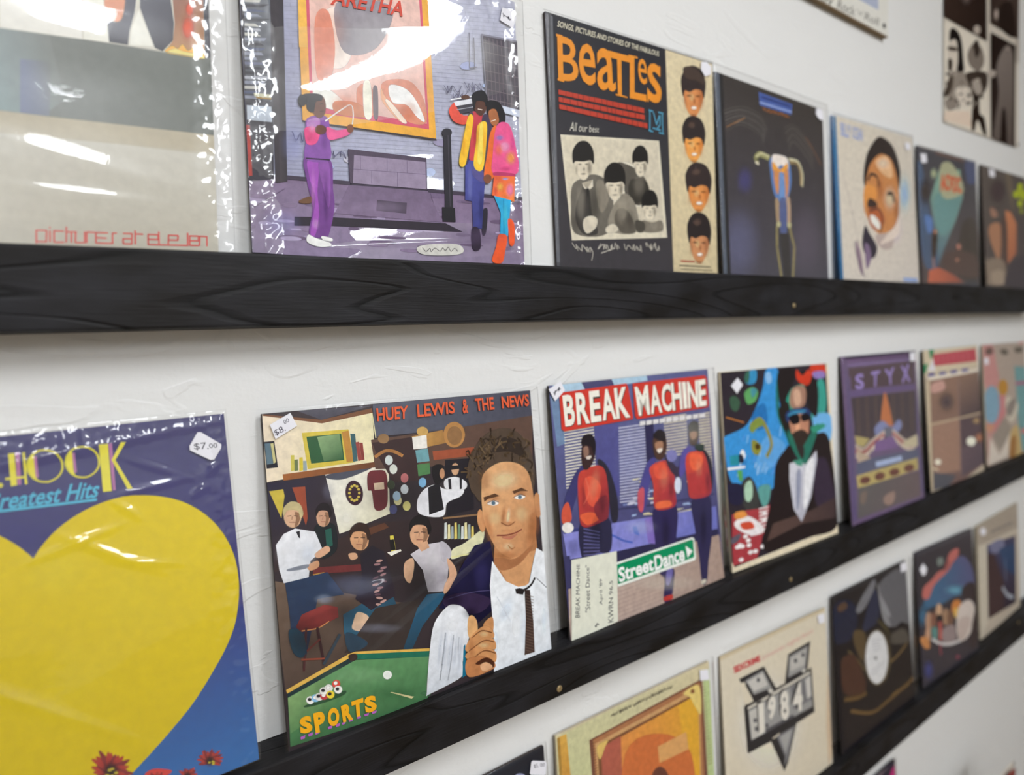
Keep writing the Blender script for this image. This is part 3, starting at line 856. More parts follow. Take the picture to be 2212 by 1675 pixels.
S d2896f - 532 529 647 496 711 555 718 654 625 662 542 604
S f4efe9 - 560 535 631 532 680 575 714 648 677 635 635 597 571 598
S 6d5f66 - 489 564 506 560 503 673 487 673
S e0a884 - 524 556 543 591 625 665 596 667 528 607
S f0dccb - 542 604 560 600 628 666 603 668
P 7c7a88 - 1016 202 1223 180 1228 503 1029 504
P 4c4650 - 1024 209 1217 189 1219 498 1035 500
L 6b6068 3.9 1035 215 1043 498
L 6b6068 3.9 1056 212 1064 498
L 6b6068 4.0 1078 210 1085 498
L 6b6068 4.0 1100 208 1106 498
L 6b6068 4.0 1122 206 1128 497
L 6b6068 4.1 1144 203 1149 497
L 6b6068 4.1 1167 201 1171 497
L 6b6068 4.1 1190 199 1193 497
L 6b6068 4.1 1212 196 1215 497
L 756a70 3.1 1025 238 1218 223
L 756a70 3.1 1026 279 1218 266
L 756a70 3.1 1026 320 1218 308
L 756a70 3.1 1027 361 1218 351
L 756a70 3.1 1028 403 1218 394
L 756a70 3.1 1029 444 1218 437
L 756a70 3.1 1029 485 1218 480
P c8cfe0 - 1035 501 1222 500 1223 533 1038 530
L 5b5764 3.8 951 216 948 371 986 357
L 5b5764 3.8 975 231 975 357
P 55485c - 372 822 715 802 713 936 374 954
P 8f8199 - 396 842 709 820 707 934 386 953
L 72647d 2.6 388 898 708 872
L 72647d 2.6 422 840 420 894
L 72647d 2.7 535 832 533 886
L 72647d 2.8 624 826 622 879
L 72647d 2.6 467 893 464 944
L 72647d 2.7 579 883 576 940
P 4a3e50 - 372 822 715 802 714 817 396 840 386 953 374 954
C 5d5a78 2.9 813 477 834 502 832 474 830 505 854 468 846 501 856 469 882 491 901 459
C 5d5a78 2.4 160 794 169 816 163 798 174 824 191 792 193 820 192 795 198 824 204 790
C 5d5a78 2.5 301 835 316 865 313 840 319 859 340 838 342 857 345 835 363 860 353 837
C 5d5a78 3.0 917 438 940 471 940 440 962 464 960 431 970 465 973 436 1005 454 997 425
C 5d5a78 3.0 858 501 859 520 877 499 881 524 892 485 881 521 905 492 900 517 929 482
P 26232b - 802 679 838 677 836 998 845 1057 786 1061 795 996
S 26232b - 843 672 835 686 818 695 802 693 795 681 803 667 820 659 837 661
L 3a3640 4.4 824 688 821 993
P 1d1a20 - 781 1001 844 997 845 1058 781 1062
S 6f3f86 - 203 881 298 875 304 985 306 1059 278 1166 253 1177 206 1170 224 1068 208 974
S 9a4fae - 212 895 254 888 243 1005 245 1084 229 1165 211 1166 235 1036 218 960
S 87509e - 254 900 292 888 294 999 283 1061 268 990
S 8452a0 - 219 735 294 716 299 789 296 876 206 887 214 805
S b07bb8 - 219 744 262 726 261 760 223 779
L 2f2036 5.4 207 885 296 877
S dc4f86 - 209 773 242 763 263 784 245 823 215 831 207 806
S e05f93 - 292 754 329 759 375 746 382 761 334 788 296 797
S 6a4130 - 289 764 282 777 267 785 252 782 247 772 253 758 268 751 283 753
S 7a4c38 - 398 739 394 750 384 757 375 754 372 744 376 733 386 726 395 729
S 6a4130 - 242 649 279 638 291 669 283 707 262 723 242 706
S 211c22 - 206 651 242 637 276 636 276 654 253 665 242 706 221 701 217 678
S 1d191f - 219 667 214 683 202 691 192 687 188 674 193 658 204 650 215 654
L 241c1e 2.4 268 671 281 667
L 421f1c 2.4 268 698 282 694
C efe6e2 4.9 287 731 352 675 392 648 400 684 394 722
S ecebe8 - 202 1173 228 1183 283 1197 280 1208 239 1213 197 1199
S ecebe8 - 253 1174 290 1179 290 1188 259 1187
S 6a4a33 - 175 1047 217 1027 216 1050 180 1055
B 3f2454 275,1032,0.6 292 1030 282 1126 269 1167 259 1129 259 1034 268 937 282 896 291 934
B c47ad0 228,995,0.55 241 993 234 1071 223 1105 215 1074 215 997 222 919 233 885 241 916
B d49ae0 231,1128,0.5 249 1126 243 1148 229 1159 217 1151 212 1130 219 1108 232 1098 245 1105
B 5a3470 280,805,0.5 299 802 291 842 277 860 265 846 261 808 269 768 283 750 295 763
B c8a0d4 236,764,0.6 258 760 251 783 235 795 220 789 214 769 222 746 237 734 253 740
B b03a6a 222,809,0.5 238 806 232 820 221 827 210 824 206 812 211 798 223 791 234 794
S 2a2630 - 1013 985 1000 1087 982 1096 983 1002
G 4a4f98/3a3c78 929,774,984,1052 906 779 1023 767 999 907 980 1074 932 1079 933 958 897 956
S 2d2333 - 929 1079 966 1083 967 1162 928 1168
S 55508a - 944 815 1022 789 1001 864 951 849
S c2404a - 930 585 1006 563 1015 661 981 752 922 765
S d9503f - 835 576 875 533 897 584 930 585 912 623 855 620
S 43384f - 929 592 955 573 933 704 921 783 904 786
S 43384f - 1006 570 1048 583 1049 756 1003 828 996 693
S e8b62e - 930 588 955 587 931 704 903 803 875 797 900 695
S eebf38 - 978 618 1024 595 1018 689 994 808 950 800 966 698
S f5d25a - 987 623 1004 613 994 765 971 775
P 3c3a44 - 865 544 956 509 959 558 889 583
P d4d6de - 859 537 954 503 957 523 868 554
L ececf0 4.5 845 531 950 494
L 9a9ca6 3.0 873 568 957 539
S 54382c - 940 500 934 507 918 513 903 514 897 509 904 502 919 496 934 495
S 54352a - 966 514 1022 502 1024 538 997 569 968 556
S 1b171c - 959 480 1011 455 1035 485 1025 523 1017 503 975 509 965 543 954 517
L d8c8bc 3.9 982 543 1004 542
S 1d181c - 1035 500 1096 490 1129 538 1118 591 1083 583 1040 563
S a5663f - 1041 541 1077 527 1092 574 1065 601 1045 584
L e6d9cc 3.2 1050 584 1075 572
S e0692f - 1046 634 1082 605 1085 750 1045 843 1002 842 1024 731
S e0568c - 1082 598 1146 579 1178 661 1189 793 1055 820 1055 726
B e8923f 1152,732,0.9 1195 725 1181 759 1150 777 1121 768 1111 739 1124 705 1154 687 1184 696
B 7c79b4 1093,650,0.9 1129 644 1118 659 1092 670 1068 668 1058 657 1069 642 1094 631 1119 632
B f4a0c0 1118,686,0.8 1164 678 1149 707 1117 723 1086 718 1074 694 1088 666 1120 649 1152 655
B e0692f 1086,706,0.7 1122 700 1110 733 1085 750 1060 741 1051 712 1063 679 1088 662 1113 671
B b84a8a 1169,663,0.7 1193 659 1185 692 1167 707 1151 697 1145 667 1154 634 1171 618 1187 628
B a83a6a 1118,789,0.7 1173 781 1156 797 1118 808 1080 808 1065 797 1081 781 1119 770 1158 769
S b03a64 - 1064 811 1163 804 1164 819 1060 827
G df5f3f/e8813f 1063,833,1148,924 1055 827 1173 814 1163 932 1040 918
B ea7fae 1141,881,0.9 1174 877 1163 910 1139 926 1117 916 1109 886 1120 853 1143 837 1166 847
B f0b04f 1086,874,0.8 1113 870 1104 892 1085 903 1066 897 1060 877 1068 856 1087 844 1106 850
B 6f8fd0 1116,833,0.8 1144 829 1135 838 1116 843 1097 843 1090 837 1098 829 1117 823 1136 823
B a03a3a 1060,899,0.6 1078 897 1072 923 1059 936 1047 927 1043 901 1049 875 1062 863 1074 872
P 2fa0cf - 1051 919 1145 927 1119 1098 1076 1097 1084 991
L 1f7fb0 4.9 1103 930 1098 1093
S e0582f - 1069 1095 1114 1097 1102 1159 1081 1219 1029 1215 1054 1148
S e0582f - 1126 1016 1157 1035 1154 1125 1130 1134 1125 1075
S 7a4c38 - 1040 844 1033 858 1018 866 1004 862 998 850 1005 836 1020 828 1035 831
S c9c7c0 - 652 1188 713 1168 847 1157 878 1183 829 1202 688 1211
C 7d7a78 3.6 678 1184 694 1198 713 1184 718 1197 737 1181 761 1192 775 1177 787 1188 802 1172 815 1189 833 1175 849 1186
B 7a80c8 925,881,0.5 945 879 935 955 920 988 907 959 905 884 914 808 929 775 942 804
B 26264e 979,981,0.6 1000 979 990 1051 974 1082 961 1054 959 984 968 912 983 880 997 908
B 8a2028 968,662,0.5 993 658 983 720 964 748 947 726 943 667 953 605 972 577 989 598
B 50c0e8 1109,1003,0.5 1132 1001 1123 1064 1105 1092 1090 1068 1086 1006 1095 942 1113 914 1128 938
B c08a1e 900,710,0.5 916 707 908 768 896 794 885 771 883 712 891 652 903 625 914 648
B b8801e 1009,691,0.5 1025 688 1017 750 1005 777 995 754 994 693 1001 631 1013 604 1023 627
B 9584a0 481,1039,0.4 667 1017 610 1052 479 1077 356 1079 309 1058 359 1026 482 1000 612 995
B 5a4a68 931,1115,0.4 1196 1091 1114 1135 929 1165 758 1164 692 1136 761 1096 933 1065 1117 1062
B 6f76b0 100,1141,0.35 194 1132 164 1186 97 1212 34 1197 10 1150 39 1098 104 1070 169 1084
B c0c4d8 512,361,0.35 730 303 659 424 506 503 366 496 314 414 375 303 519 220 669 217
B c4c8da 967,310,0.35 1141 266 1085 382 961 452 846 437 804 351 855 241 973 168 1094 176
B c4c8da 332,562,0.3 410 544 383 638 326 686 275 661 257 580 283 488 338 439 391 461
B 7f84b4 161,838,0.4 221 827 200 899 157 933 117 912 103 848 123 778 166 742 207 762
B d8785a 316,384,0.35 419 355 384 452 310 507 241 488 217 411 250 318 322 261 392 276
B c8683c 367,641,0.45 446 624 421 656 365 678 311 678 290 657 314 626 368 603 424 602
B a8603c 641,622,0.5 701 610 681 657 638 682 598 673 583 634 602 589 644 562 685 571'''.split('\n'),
 'title': '''T c8402c 0.02;ARETHA 349 216 649 175 631 240 328 280'''.split('\n'),
 'tag': [(1135, 52), (1198, 48), (1213, 80), (1191, 130), (1120, 114)],
 'tag_text': '''C 3a3a44 3.2 1137 77 1141 94 1146 84 1163 91 1165 83 1167 97 1170 85 1174 99 1179 91'''.split('\n')},
{'label': 'black record sleeve with orange lettering beside a column of four dark-haired heads', 'group': 'records on the highest rail', 'm': [[0.99968, 0.01863, -0.01722, 0.64684], [-0.01857, 0.99982, 0.00332, -0.00858], [0.01728, -0.003, 0.99985, 1.55263], [0.0, 0.0, 0.0, 1.0]], 'hs': 1.0026, 'w': 0.313, 'thick': 0.0042, 'edge': 'dark_edge', 'bag': (0.002, 0.002, 0.002, 60, 0.0005, 0.0007, 3, 'thin_plastic'),
 'print': '''P 35333a - -40 -40 1300 -40 1300 1300 -40 1300
G 24262e/3f3c40 369,-75,418,1220 10 -14 847 0 850 1233 -15 1229
P 4b4c50 - 10 -6 43 -3 20 1228 -35 1216
P 62646a - 34 12 49 13 20 1203 -2 1203
G d9cba9/cdbd98 881,7,1217,1247 848 5 1271 5 1279 1247 855 1242
P b9c0c4 - 1258 9 1295 2 1299 1247 1263 1247
S d28c55 - 995 170 996 248 1023 315 1079 336 1129 287 1165 205 1164 132
B 99532e 1141,227,0.6 1183 220 1168 289 1137 322 1108 298 1099 234 1114 165 1145 132 1174 155
B 99532e 999,262,0.4 1022 258 1013 312 996 337 981 317 977 265 986 211 1003 186 1018 206
B f0c08a 1059,229,0.5 1095 223 1083 249 1057 264 1032 258 1023 235 1034 208 1060 194 1086 199
S 33292a - 976 202 975 134 1017 75 1081 48 1153 61 1187 125 1169 216 1150 178 1097 176 1042 200 1002 198 987 235
B 6a5348 1060,107,0.7 1113 88 1105 112 1070 133 1030 138 1008 125 1016 102 1050 81 1090 75
B 3a2015 1037,224,0.9 1071 218 1060 226 1036 232 1013 234 1003 229 1013 221 1037 215 1061 213
B 3a2015 1114,214,0.9 1149 208 1138 216 1114 222 1089 224 1080 219 1090 211 1114 205 1139 203
B 8f4d28 1083,248,0.7 1101 245 1095 265 1082 274 1069 269 1065 251 1071 231 1084 222 1097 227
B 7a2f20 1076,287,0.8 1115 281 1103 293 1076 302 1049 301 1038 293 1050 281 1077 272 1104 272
S f2e6dc - 1099 282 1092 288 1076 293 1060 293 1054 289 1061 283 1077 278 1093 278
B 5a2f1c 1068,332,0.6 1113 325 1099 340 1067 350 1035 349 1022 339 1036 324 1068 314 1100 315
S e5a052 - 989 443 990 514 1016 577 1069 598 1117 555 1151 481 1149 414
B a9622b 1128,500,0.6 1168 495 1153 558 1124 587 1097 564 1088 505 1103 442 1132 413 1159 435
B a9622b 993,527,0.4 1015 524 1006 574 990 596 976 578 972 530 981 480 997 458 1011 476
B f0c08a 1050,499,0.5 1085 495 1073 519 1048 531 1025 525 1016 503 1027 479 1051 467 1075 473
S 2f2728 - 971 472 970 409 1010 356 1070 334 1139 348 1172 408 1155 491 1136 456 1087 452 1034 472 996 469 982 502
B 6a5348 1051,387,0.7 1101 372 1093 393 1060 412 1022 415 1001 403 1009 381 1041 363 1080 359
B 3a2015 1029,494,0.9 1061 489 1051 496 1028 502 1006 502 997 498 1006 491 1029 486 1052 485
B 3a2015 1102,487,0.9 1135 483 1125 490 1102 495 1079 496 1070 491 1079 484 1103 479 1126 478
B 8f4d28 1073,517,0.7 1090 515 1084 533 1072 542 1060 536 1055 519 1061 502 1074 493 1086 499
B 7a2f20 1067,553,0.8 1104 548 1092 559 1066 566 1040 565 1030 557 1041 546 1067 539 1093 540
S f2e6dc - 1089 549 1082 554 1066 558 1051 558 1045 554 1052 549 1067 545 1082 545
B 5a2f1c 1058,594,0.6 1102 589 1089 602 1058 610 1027 609 1015 599 1028 586 1059 578 1090 579
S da9150 - 1008 712 1009 788 1040 858 1100 882 1155 838 1194 759 1192 686
B 9c5a2a 1167,778,0.6 1213 775 1197 842 1163 872 1132 847 1122 782 1138 715 1172 685 1203 709
B 9c5a2a 1014,802,0.4 1038 800 1028 854 1010 877 994 856 990 804 999 751 1017 728 1033 748
B f0c08a 1078,774,0.5 1118 771 1105 796 1077 809 1049 801 1039 777 1051 752 1080 739 1107 747
S 352b2b - 988 742 986 674 1032 618 1101 596 1180 614 1217 680 1198 770 1177 731 1120 724 1060 744 1017 739 1001 775
B 6a5348 1079,653,0.7 1137 637 1127 661 1089 680 1046 683 1022 669 1031 646 1069 627 1112 623
B 3a2015 1054,767,0.9 1091 764 1080 771 1054 776 1028 776 1018 771 1028 764 1054 759 1080 759
B 3a2015 1138,763,0.9 1176 760 1164 767 1138 772 1111 772 1101 766 1112 759 1138 755 1165 755
B 8f4d28 1104,795,0.7 1124 793 1117 813 1103 821 1089 815 1084 797 1091 778 1105 769 1119 775
B 7a2f20 1098,833,0.8 1140 830 1127 841 1097 848 1067 846 1056 836 1068 825 1098 819 1128 821
S f2e6dc - 1123 830 1115 836 1097 839 1080 838 1073 834 1080 828 1098 825 1115 825
B 5a2f1c 1088,877,0.6 1138 874 1123 887 1087 895 1053 892 1039 881 1054 868 1089 860 1124 863
S c68a5e - 1008 1003 1009 1083 1037 1157 1092 1186 1142 1142 1178 1062 1176 985
B 875236 1154,1081,0.6 1196 1079 1180 1149 1149 1179 1121 1151 1112 1082 1127 1013 1158 983 1186 1010
B 875236 1013,1098,0.4 1035 1097 1026 1153 1009 1176 994 1154 990 1099 1000 1044 1016 1020 1031 1042
B f0c08a 1072,1072,0.5 1108 1070 1096 1097 1070 1108 1045 1098 1036 1073 1048 1047 1074 1035 1099 1045
S 2a2324 - 989 1033 988 962 1030 906 1094 887 1166 909 1200 981 1182 1074 1163 1032 1110 1022 1055 1039 1016 1032 1001 1069
B 6a5348 1073,945,0.7 1126 933 1118 957 1084 974 1044 974 1021 957 1029 934 1063 917 1103 916
B 3a2015 1050,1064,0.9 1084 1062 1073 1069 1049 1073 1026 1071 1016 1065 1026 1058 1050 1055 1074 1056
B 3a2015 1127,1064,0.9 1161 1062 1151 1069 1126 1073 1102 1071 1093 1065 1103 1058 1127 1054 1151 1056
B 8f4d28 1096,1095,0.7 1114 1094 1108 1114 1094 1122 1082 1115 1078 1096 1084 1076 1097 1068 1109 1075
B 7a2f20 1089,1135,0.8 1128 1134 1116 1145 1089 1150 1062 1146 1051 1136 1063 1125 1090 1120 1117 1123
S f2e6dc - 1112 1133 1105 1138 1089 1141 1073 1139 1067 1134 1074 1128 1090 1126 1106 1127
B 5a2f1c 1080,1181,0.6 1126 1179 1112 1193 1080 1199 1048 1194 1035 1182 1049 1168 1081 1162 1113 1167
S 463933 - 993 79 1068 57 1158 87 1171 143 1110 125 1020 131
L a83a2c 8.5 920 1176 1039 1177
L 4a4136 6.0 907 1202 1187 1207
L 5a5145 4.8 918 1224 1202 1227
P d8d0bb - 61 574 770 513 810 1047 104 1092
G d5ccb6/c7beab 215,565,557,1032 78 584 756 524 787 1014 118 1057
S e6dfcc - 347 741 526 660 650 785 618 880 413 877
S 6a655c - 127 814 203 772 275 748 357 775 400 878 354 1042 129 1055 110 917
S 3d3a37 - 201 807 235 830 245 951 281 1046 175 1051 136 950
S 847d70 - 297 772 356 793 363 881 311 938 281 843
S 57524b - 449 668 563 683 652 738 675 811 592 882 491 826 496 726
S 38352f - 546 748 652 748 661 821 566 875 517 815
S 8a8376 - 412 886 491 826 565 884 573 1022 404 1038 357 988
S 5d574e - 436 912 511 925 558 1023 454 1034 407 976
S 7b7468 - 614 964 694 969 767 955 768 1011 624 1022
S 4a463f - 561 967 627 973 624 1020 571 1024
S d9cfba - 150 675 152 732 174 772 206 781 239 750 262 689 261 653
B 6a6258 244,719,0.8 269 716 259 758 240 777 223 762 218 721 228 679 247 660 264 675
B 8a8072 157,735,0.6 171 734 165 764 155 778 146 766 143 737 149 706 160 693 169 704
S 1f1d1c - 135 703 138 642 182 595 237 588 274 626 273 692 252 677 204 688 154 692
B 2a2622 179,706,0.9 201 704 195 709 179 712 163 712 157 709 164 704 180 700 195 700
B 2a2622 226,701,0.9 249 699 242 704 226 707 210 707 204 704 211 699 227 695 243 695
B 6a6258 206,727,0.7 217 725 213 737 205 742 197 738 194 728 198 716 206 711 214 715
B 3a3430 200,752,0.8 228 749 219 755 199 759 180 759 172 755 181 749 200 745 220 745
S d9cfba - 360 761 363 819 387 860 422 869 457 839 481 777 480 739
B 6a6258 462,806,0.8 489 804 479 847 458 866 440 850 434 809 445 766 465 747 483 762
B 8a8072 368,822,0.6 383 821 377 852 366 866 356 854 354 824 360 793 371 779 381 791
S 1f1d1c - 344 789 348 727 394 679 454 673 494 712 493 780 470 764 418 775 365 778
B 2a2622 392,793,0.9 416 791 409 796 392 799 375 799 368 795 376 790 392 787 409 787
B 2a2622 443,788,0.9 467 786 460 791 443 794 426 794 419 790 426 786 443 782 460 783
B 6a6258 421,814,0.7 433 813 428 824 420 830 411 826 409 815 413 803 421 798 430 802
B 3a3430 415,840,0.8 445 838 436 843 414 847 393 847 385 842 394 837 415 833 436 833
S d9cfba - 569 635 571 684 590 718 617 725 645 699 664 647 663 616
B 6a6258 648,672,0.8 670 670 661 706 646 723 631 709 627 675 635 639 651 622 665 635
B 8a8072 576,687,0.6 587 685 582 712 574 723 566 713 564 688 569 662 578 650 585 660
S 1f1d1c - 556 659 559 607 596 566 642 560 674 593 673 650 655 637 615 646 573 649
B 2a2622 594,662,0.9 613 660 607 664 594 667 581 667 576 664 581 660 594 657 607 657
B 2a2622 634,657,0.9 653 655 647 659 634 662 620 662 615 659 621 655 634 652 647 652
B 6a6258 616,679,0.7 626 678 623 688 616 692 609 689 607 680 610 670 617 666 624 669
B 3a3430 612,701,0.8 635 699 628 704 611 707 595 707 588 703 595 699 612 695 629 695
S d9cfba - 629 865 631 914 651 949 681 957 710 932 730 881 729 849
B 6a6258 714,905,0.8 737 903 728 939 711 955 696 941 691 907 699 871 716 855 732 869
B 8a8072 636,917,0.6 648 916 643 942 634 953 626 943 623 918 628 892 638 881 646 891
S 1f1d1c - 615 889 618 837 657 798 707 794 740 827 740 883 720 870 677 878 633 880
B 2a2622 655,893,0.9 675 891 669 895 655 897 641 897 636 894 642 890 656 888 670 888
B 2a2622 698,890,0.9 718 888 712 892 698 895 684 894 678 891 684 887 698 885 713 885
B 6a6258 679,911,0.7 689 910 686 919 679 924 672 920 669 911 673 902 680 897 687 901
B 3a3430 675,932,0.8 700 931 692 935 674 938 657 937 650 934 657 929 675 927 692 927
B 8f887c 173,895,0.6 219 892 200 991 165 1034 135 995 127 899 146 801 181 757 211 795
B 2a2826 265,906,0.6 325 902 302 1003 257 1047 218 1008 207 910 230 810 274 766 314 803
B 8a8276 340,856,0.5 389 852 370 929 334 963 302 934 292 860 310 784 346 750 379 778
B a39b8c 460,919,0.5 525 915 502 981 455 1010 412 986 398 923 419 858 465 828 509 851
B 3a3632 522,961,0.5 574 957 556 1017 517 1043 482 1021 471 964 489 905 527 878 562 899
B 8a8276 597,771,0.5 664 765 641 826 593 854 548 834 532 777 554 717 602 688 648 708
B 9a9284 693,988,0.5 749 985 731 1013 691 1026 653 1017 639 991 656 963 695 950 734 959
B 2f2c2a 132,1001,0.5 178 999 162 1049 128 1070 97 1052 87 1004 103 955 137 932 168 950
P ded5c2 - 188 798 221 831 261 775 262 810 230 832 200 824
P 2a2826 - 214 823 235 821 230 865 219 866
S cfc6b3 - 191 981 239 962 280 975 266 1020 210 1051 184 1024
S cfc6b3 - 343 1016 393 995 430 1020 391 1039 342 1039
C cdc7ba 3.9 103 1105 129 1134 130 1111 141 1143 133 1119 163 1140 170 1120 167 1146 170 1111 198 1140 179 1119 215 1146 201 1122 202 1147 225 1123 225 1149
C cdc7ba 4.1 298 1101 278 1130 315 1103 318 1130 327 1103 335 1127 342 1105 360 1136 380 1101 372 1126 370 1107 393 1125 403 1094 416 1127 418 1104 431 1121
C cdc7ba 4.3 468 1096 478 1124 495 1102 482 1128 499 1102 529 1124 533 1099 533 1122 542 1096 545 1129 559 1106 568 1128 563 1107 587 1128 592 1098 598 1134
C cdc7ba 4.5 631 1085 643 1105 639 1083 675 1115 677 1087 675 1111 669 1091 676 1122 707 1083 712 1114 702 1088 722 1124 736 1096 732 1124 736 1098 741 1119
C cdc7ba 4.1 229 1127 241 1153 230 1189
L cdc7ba 4.2 299 1150 399 1121'''.split('\n'),
 'title': '''T d8d2bc 0.015;SONGS,_PICTURES_AND_STORIES_OF_THE_FABULOUS 80 27 795 27 790 59 71 61
T e2902c 0.012;B 69 96 201 94 195 300 64 312
L e2902c 11.2 65 98 99 97
L e2902c 11.3 62 309 97 311
T e2902c 0.012;e 204 104 315 91 312 301 199 302
T e2902c 0.012;a 327 101 445 88 455 304 319 312
T e2902c 0.01;T 407 101 564 99 552 314 407 319
P e2902c - 449 312 534 314 534 321 449 321
L e2902c 9.3 414 110 410 138
L e2902c 9.6 559 100 555 129
T e2902c 0.012;L 564 92 686 92 680 315 552 318
L e2902c 9.6 556 97 621 95
L e2902c 9.9 674 282 672 315
T e2902c 0.006;e 623 94 692 93 690 228 624 225
T e2902c 0.012;s 696 103 802 97 802 314 685 311
L e2902c 10.2 793 108 791 155
L e2902c 10.0 693 264 691 312
L b8402f 22.7 66 370 101 370
L b8402f 23.0 113 370 146 370
L b8402f 23.3 158 370 182 370
L b8402f 23.5 195 370 214 370
L b8402f 23.7 227 370 254 370
L b8402f 24.0 267 370 291 369
L b8402f 24.2 304 369 340 369
L b8402f 24.5 354 369 375 369
L b8402f 24.8 389 369 416 369
L b8402f 25.0 430 369 461 369
L b8402f 25.3 475 369 517 369
L b8402f 25.7 532 368 561 368
L b8402f 26.0 576 368 599 368
L b8402f 26.2 613 368 652 368
L b8402f 22.8 65 405 80 405
L b8402f 22.9 92 405 127 405
L b8402f 23.2 140 405 173 405
L b8402f 23.5 186 405 205 405
L b8402f 23.7 218 405 244 405
L b8402f 24.0 257 405 283 405
L b8402f 24.2 296 405 328 405
L b8402f 24.5 342 405 378 405
L b8402f 24.8 392 405 407 405
L b8402f 25.0 421 405 435 405
L b8402f 25.2 449 405 488 405
L b8402f 25.5 502 405 530 405
L b8402f 25.8 544 405 582 404
L b8402f 26.1 597 404 611 404
L b8402f 26.3 625 404 654 404
L b8402f 22.8 65 440 103 440
L b8402f 23.1 115 440 154 441
L b8402f 23.4 166 441 180 441
L b8402f 23.6 192 441 207 441
L b8402f 23.8 219 441 256 442
L b8402f 24.1 269 442 303 442
L b8402f 24.4 317 442 349 443
L b8402f 24.7 363 443 385 443
L b8402f 24.9 399 443 430 444
L b8402f 25.2 444 444 476 444
L b8402f 25.5 491 444 522 445
L b8402f 25.8 537 445 555 445
L b8402f 26.0 570 445 597 446
L b8402f 26.3 612 446 639 446
L b8402f 26.5 654 446 673 446
L 4f93b0 8.9 702 359 696 471
L 4f93b0 8.9 694 359 726 361
L 4f93b0 8.9 688 468 720 471
L 4f93b0 9.1 800 361 800 469
L 4f93b0 9.1 770 360 808 360
L 4f93b0 9.1 769 470 806 471
L 4f93b0 9.0 731 368 750 430 777 376
L 4f93b0 9.1 780 375 780 425 754 453
L 4f93b0 9.0 721 452 781 455
T d6d2c6 -0.004;All_our_best 131 503 320 501 316 531 119 550'''.split('\n'),
 'tag': [(1143, 16), (1192, 8), (1232, 26), (1227, 74), (1173, 94), (1138, 61)]},
{'label': 'dark brown record sleeve with a pale ornament that has two curled arms', 'group': 'records on the highest rail', 'm': [[0.99991, -0.01319, -0.00388, 0.96271], [0.01331, 0.99931, 0.03468, -0.01816], [0.00342, -0.03473, 0.99939, 1.55377], [0.0, 0.0, 0.0, 1.0]], 'hs': 0.9792, 'w': 0.313, 'thick': 0.004, 'edge': 'dark_edge', 'bag': (0.003, 0.018, 0.012, 60, 0.0005, 0.0007, 4, 'thin_plastic'),
 'print': '''P 45403f - -40 -40 1300 -40 1300 1300 -40 1300
G 3a3532/4c4952 582,-71,487,1250 -17 2 1274 -22 1336 1251 -35 1284
B 6d6f92 168,1046,0.55 486 1028 373 1267 145 1366 -56 1278 -123 1064 -25 840 191 727 406 800
B 6a6070 957,967,0.45 1270 948 1157 1214 932 1325 733 1227 669 986 768 735 983 610 1194 693
B 4c4a88 262,632,0.6 378 618 338 706 253 749 176 723 149 645 188 559 270 515 350 538
P 59606c - -17 2 45 6 42 1263 -64 1266
P 2c2b2e - 45 6 81 8 73 1262 36 1263
C 57534f 6.0 72 224 263 165 461 181 534 258
C 6a6663 6.0 76 243 262 185 459 203 526 277
C 57534f 6.0 81 263 260 204 457 225 518 296
C 6a6663 6.0 86 283 259 223 456 247 509 316
C 57534f 6.0 90 303 257 243 454 269 501 335
C 6a6663 6.0 95 322 256 262 453 291 493 354
C 57534f 6.0 100 342 255 282 451 313 484 373
C 9c7148 6.0 95 322 191 277 291 231
C 55504c 6.9 742 223 857 178 1009 242 1103 335
C 66615c 7.0 751 252 856 201 1007 268 1101 359
C 55504c 7.0 760 282 854 225 1005 294 1100 383
C 66615c 7.0 769 311 852 248 1003 320 1098 408
C 55504c 7.0 778 341 851 271 1001 346 1096 432
C 66615c 7.0 787 371 849 295 1000 372 1095 456
C 8d6243 7.3 1009 242 1105 313 1202 409
C b8b57c 38.9 404 496 392 470 442 441 531 449
C d9d4a6 18.1 400 463 460 433 546 441
C b9a276 31.0 801 442 877 438 924 489 929 584
C dcd6b4 16.9 783 425 897 429 950 507 940 593
L e0d8c0 18.1 390 498 420 506
S 5d7fb5 - 567 444 764 431 801 567 745 699 650 734 582 675 555 556
S eadfd6 - 582 431 673 414 764 426 763 499 687 478 593 521
S e8a13f - 586 471 666 512 758 458 751 511 664 538 589 532
S cf8d58 - 596 531 664 543 632 680 603 632
S cf8d58 - 720 525 766 509 756 645 719 691
S 6f93c6 - 660 543 711 547 717 702 651 719
S a58d70 - 596 724 641 730 649 873 607 877
S b79b82 - 729 711 773 701 771 864 723 867
S 57628c - 650 729 728 721 717 930 649 946
S b9b489 - 650 884 642 897 623 904 606 900 599 888 607 874 626 867 644 871
S b9b489 - 781 879 772 893 753 900 735 896 728 883 737 869 756 862 774 866
L 8f845a 24.5 601 908 595 1042 635 1247
L 8f845a 25.4 760 906 808 1030 774 1243
P 3a3737 - 635 947 746 939 753 1244 668 1246
P 4a62a6 - 454 34 852 39 835 113 462 118
L 2b3a74 15.7 486 60 828 58
L a9bce6 7.8 463 98 837 94
C b06c3a 9.2 497 125 508 142 518 129 548 145 567 126 584 146 616 126 631 143 645 127 679 139 702 123 723 138 726 125 764 139 769 128 803 138'''.split('\n'),
 'tag': [(1151, 10), (1234, 8), (1246, 83), (1187, 84), (1143, 57)]},
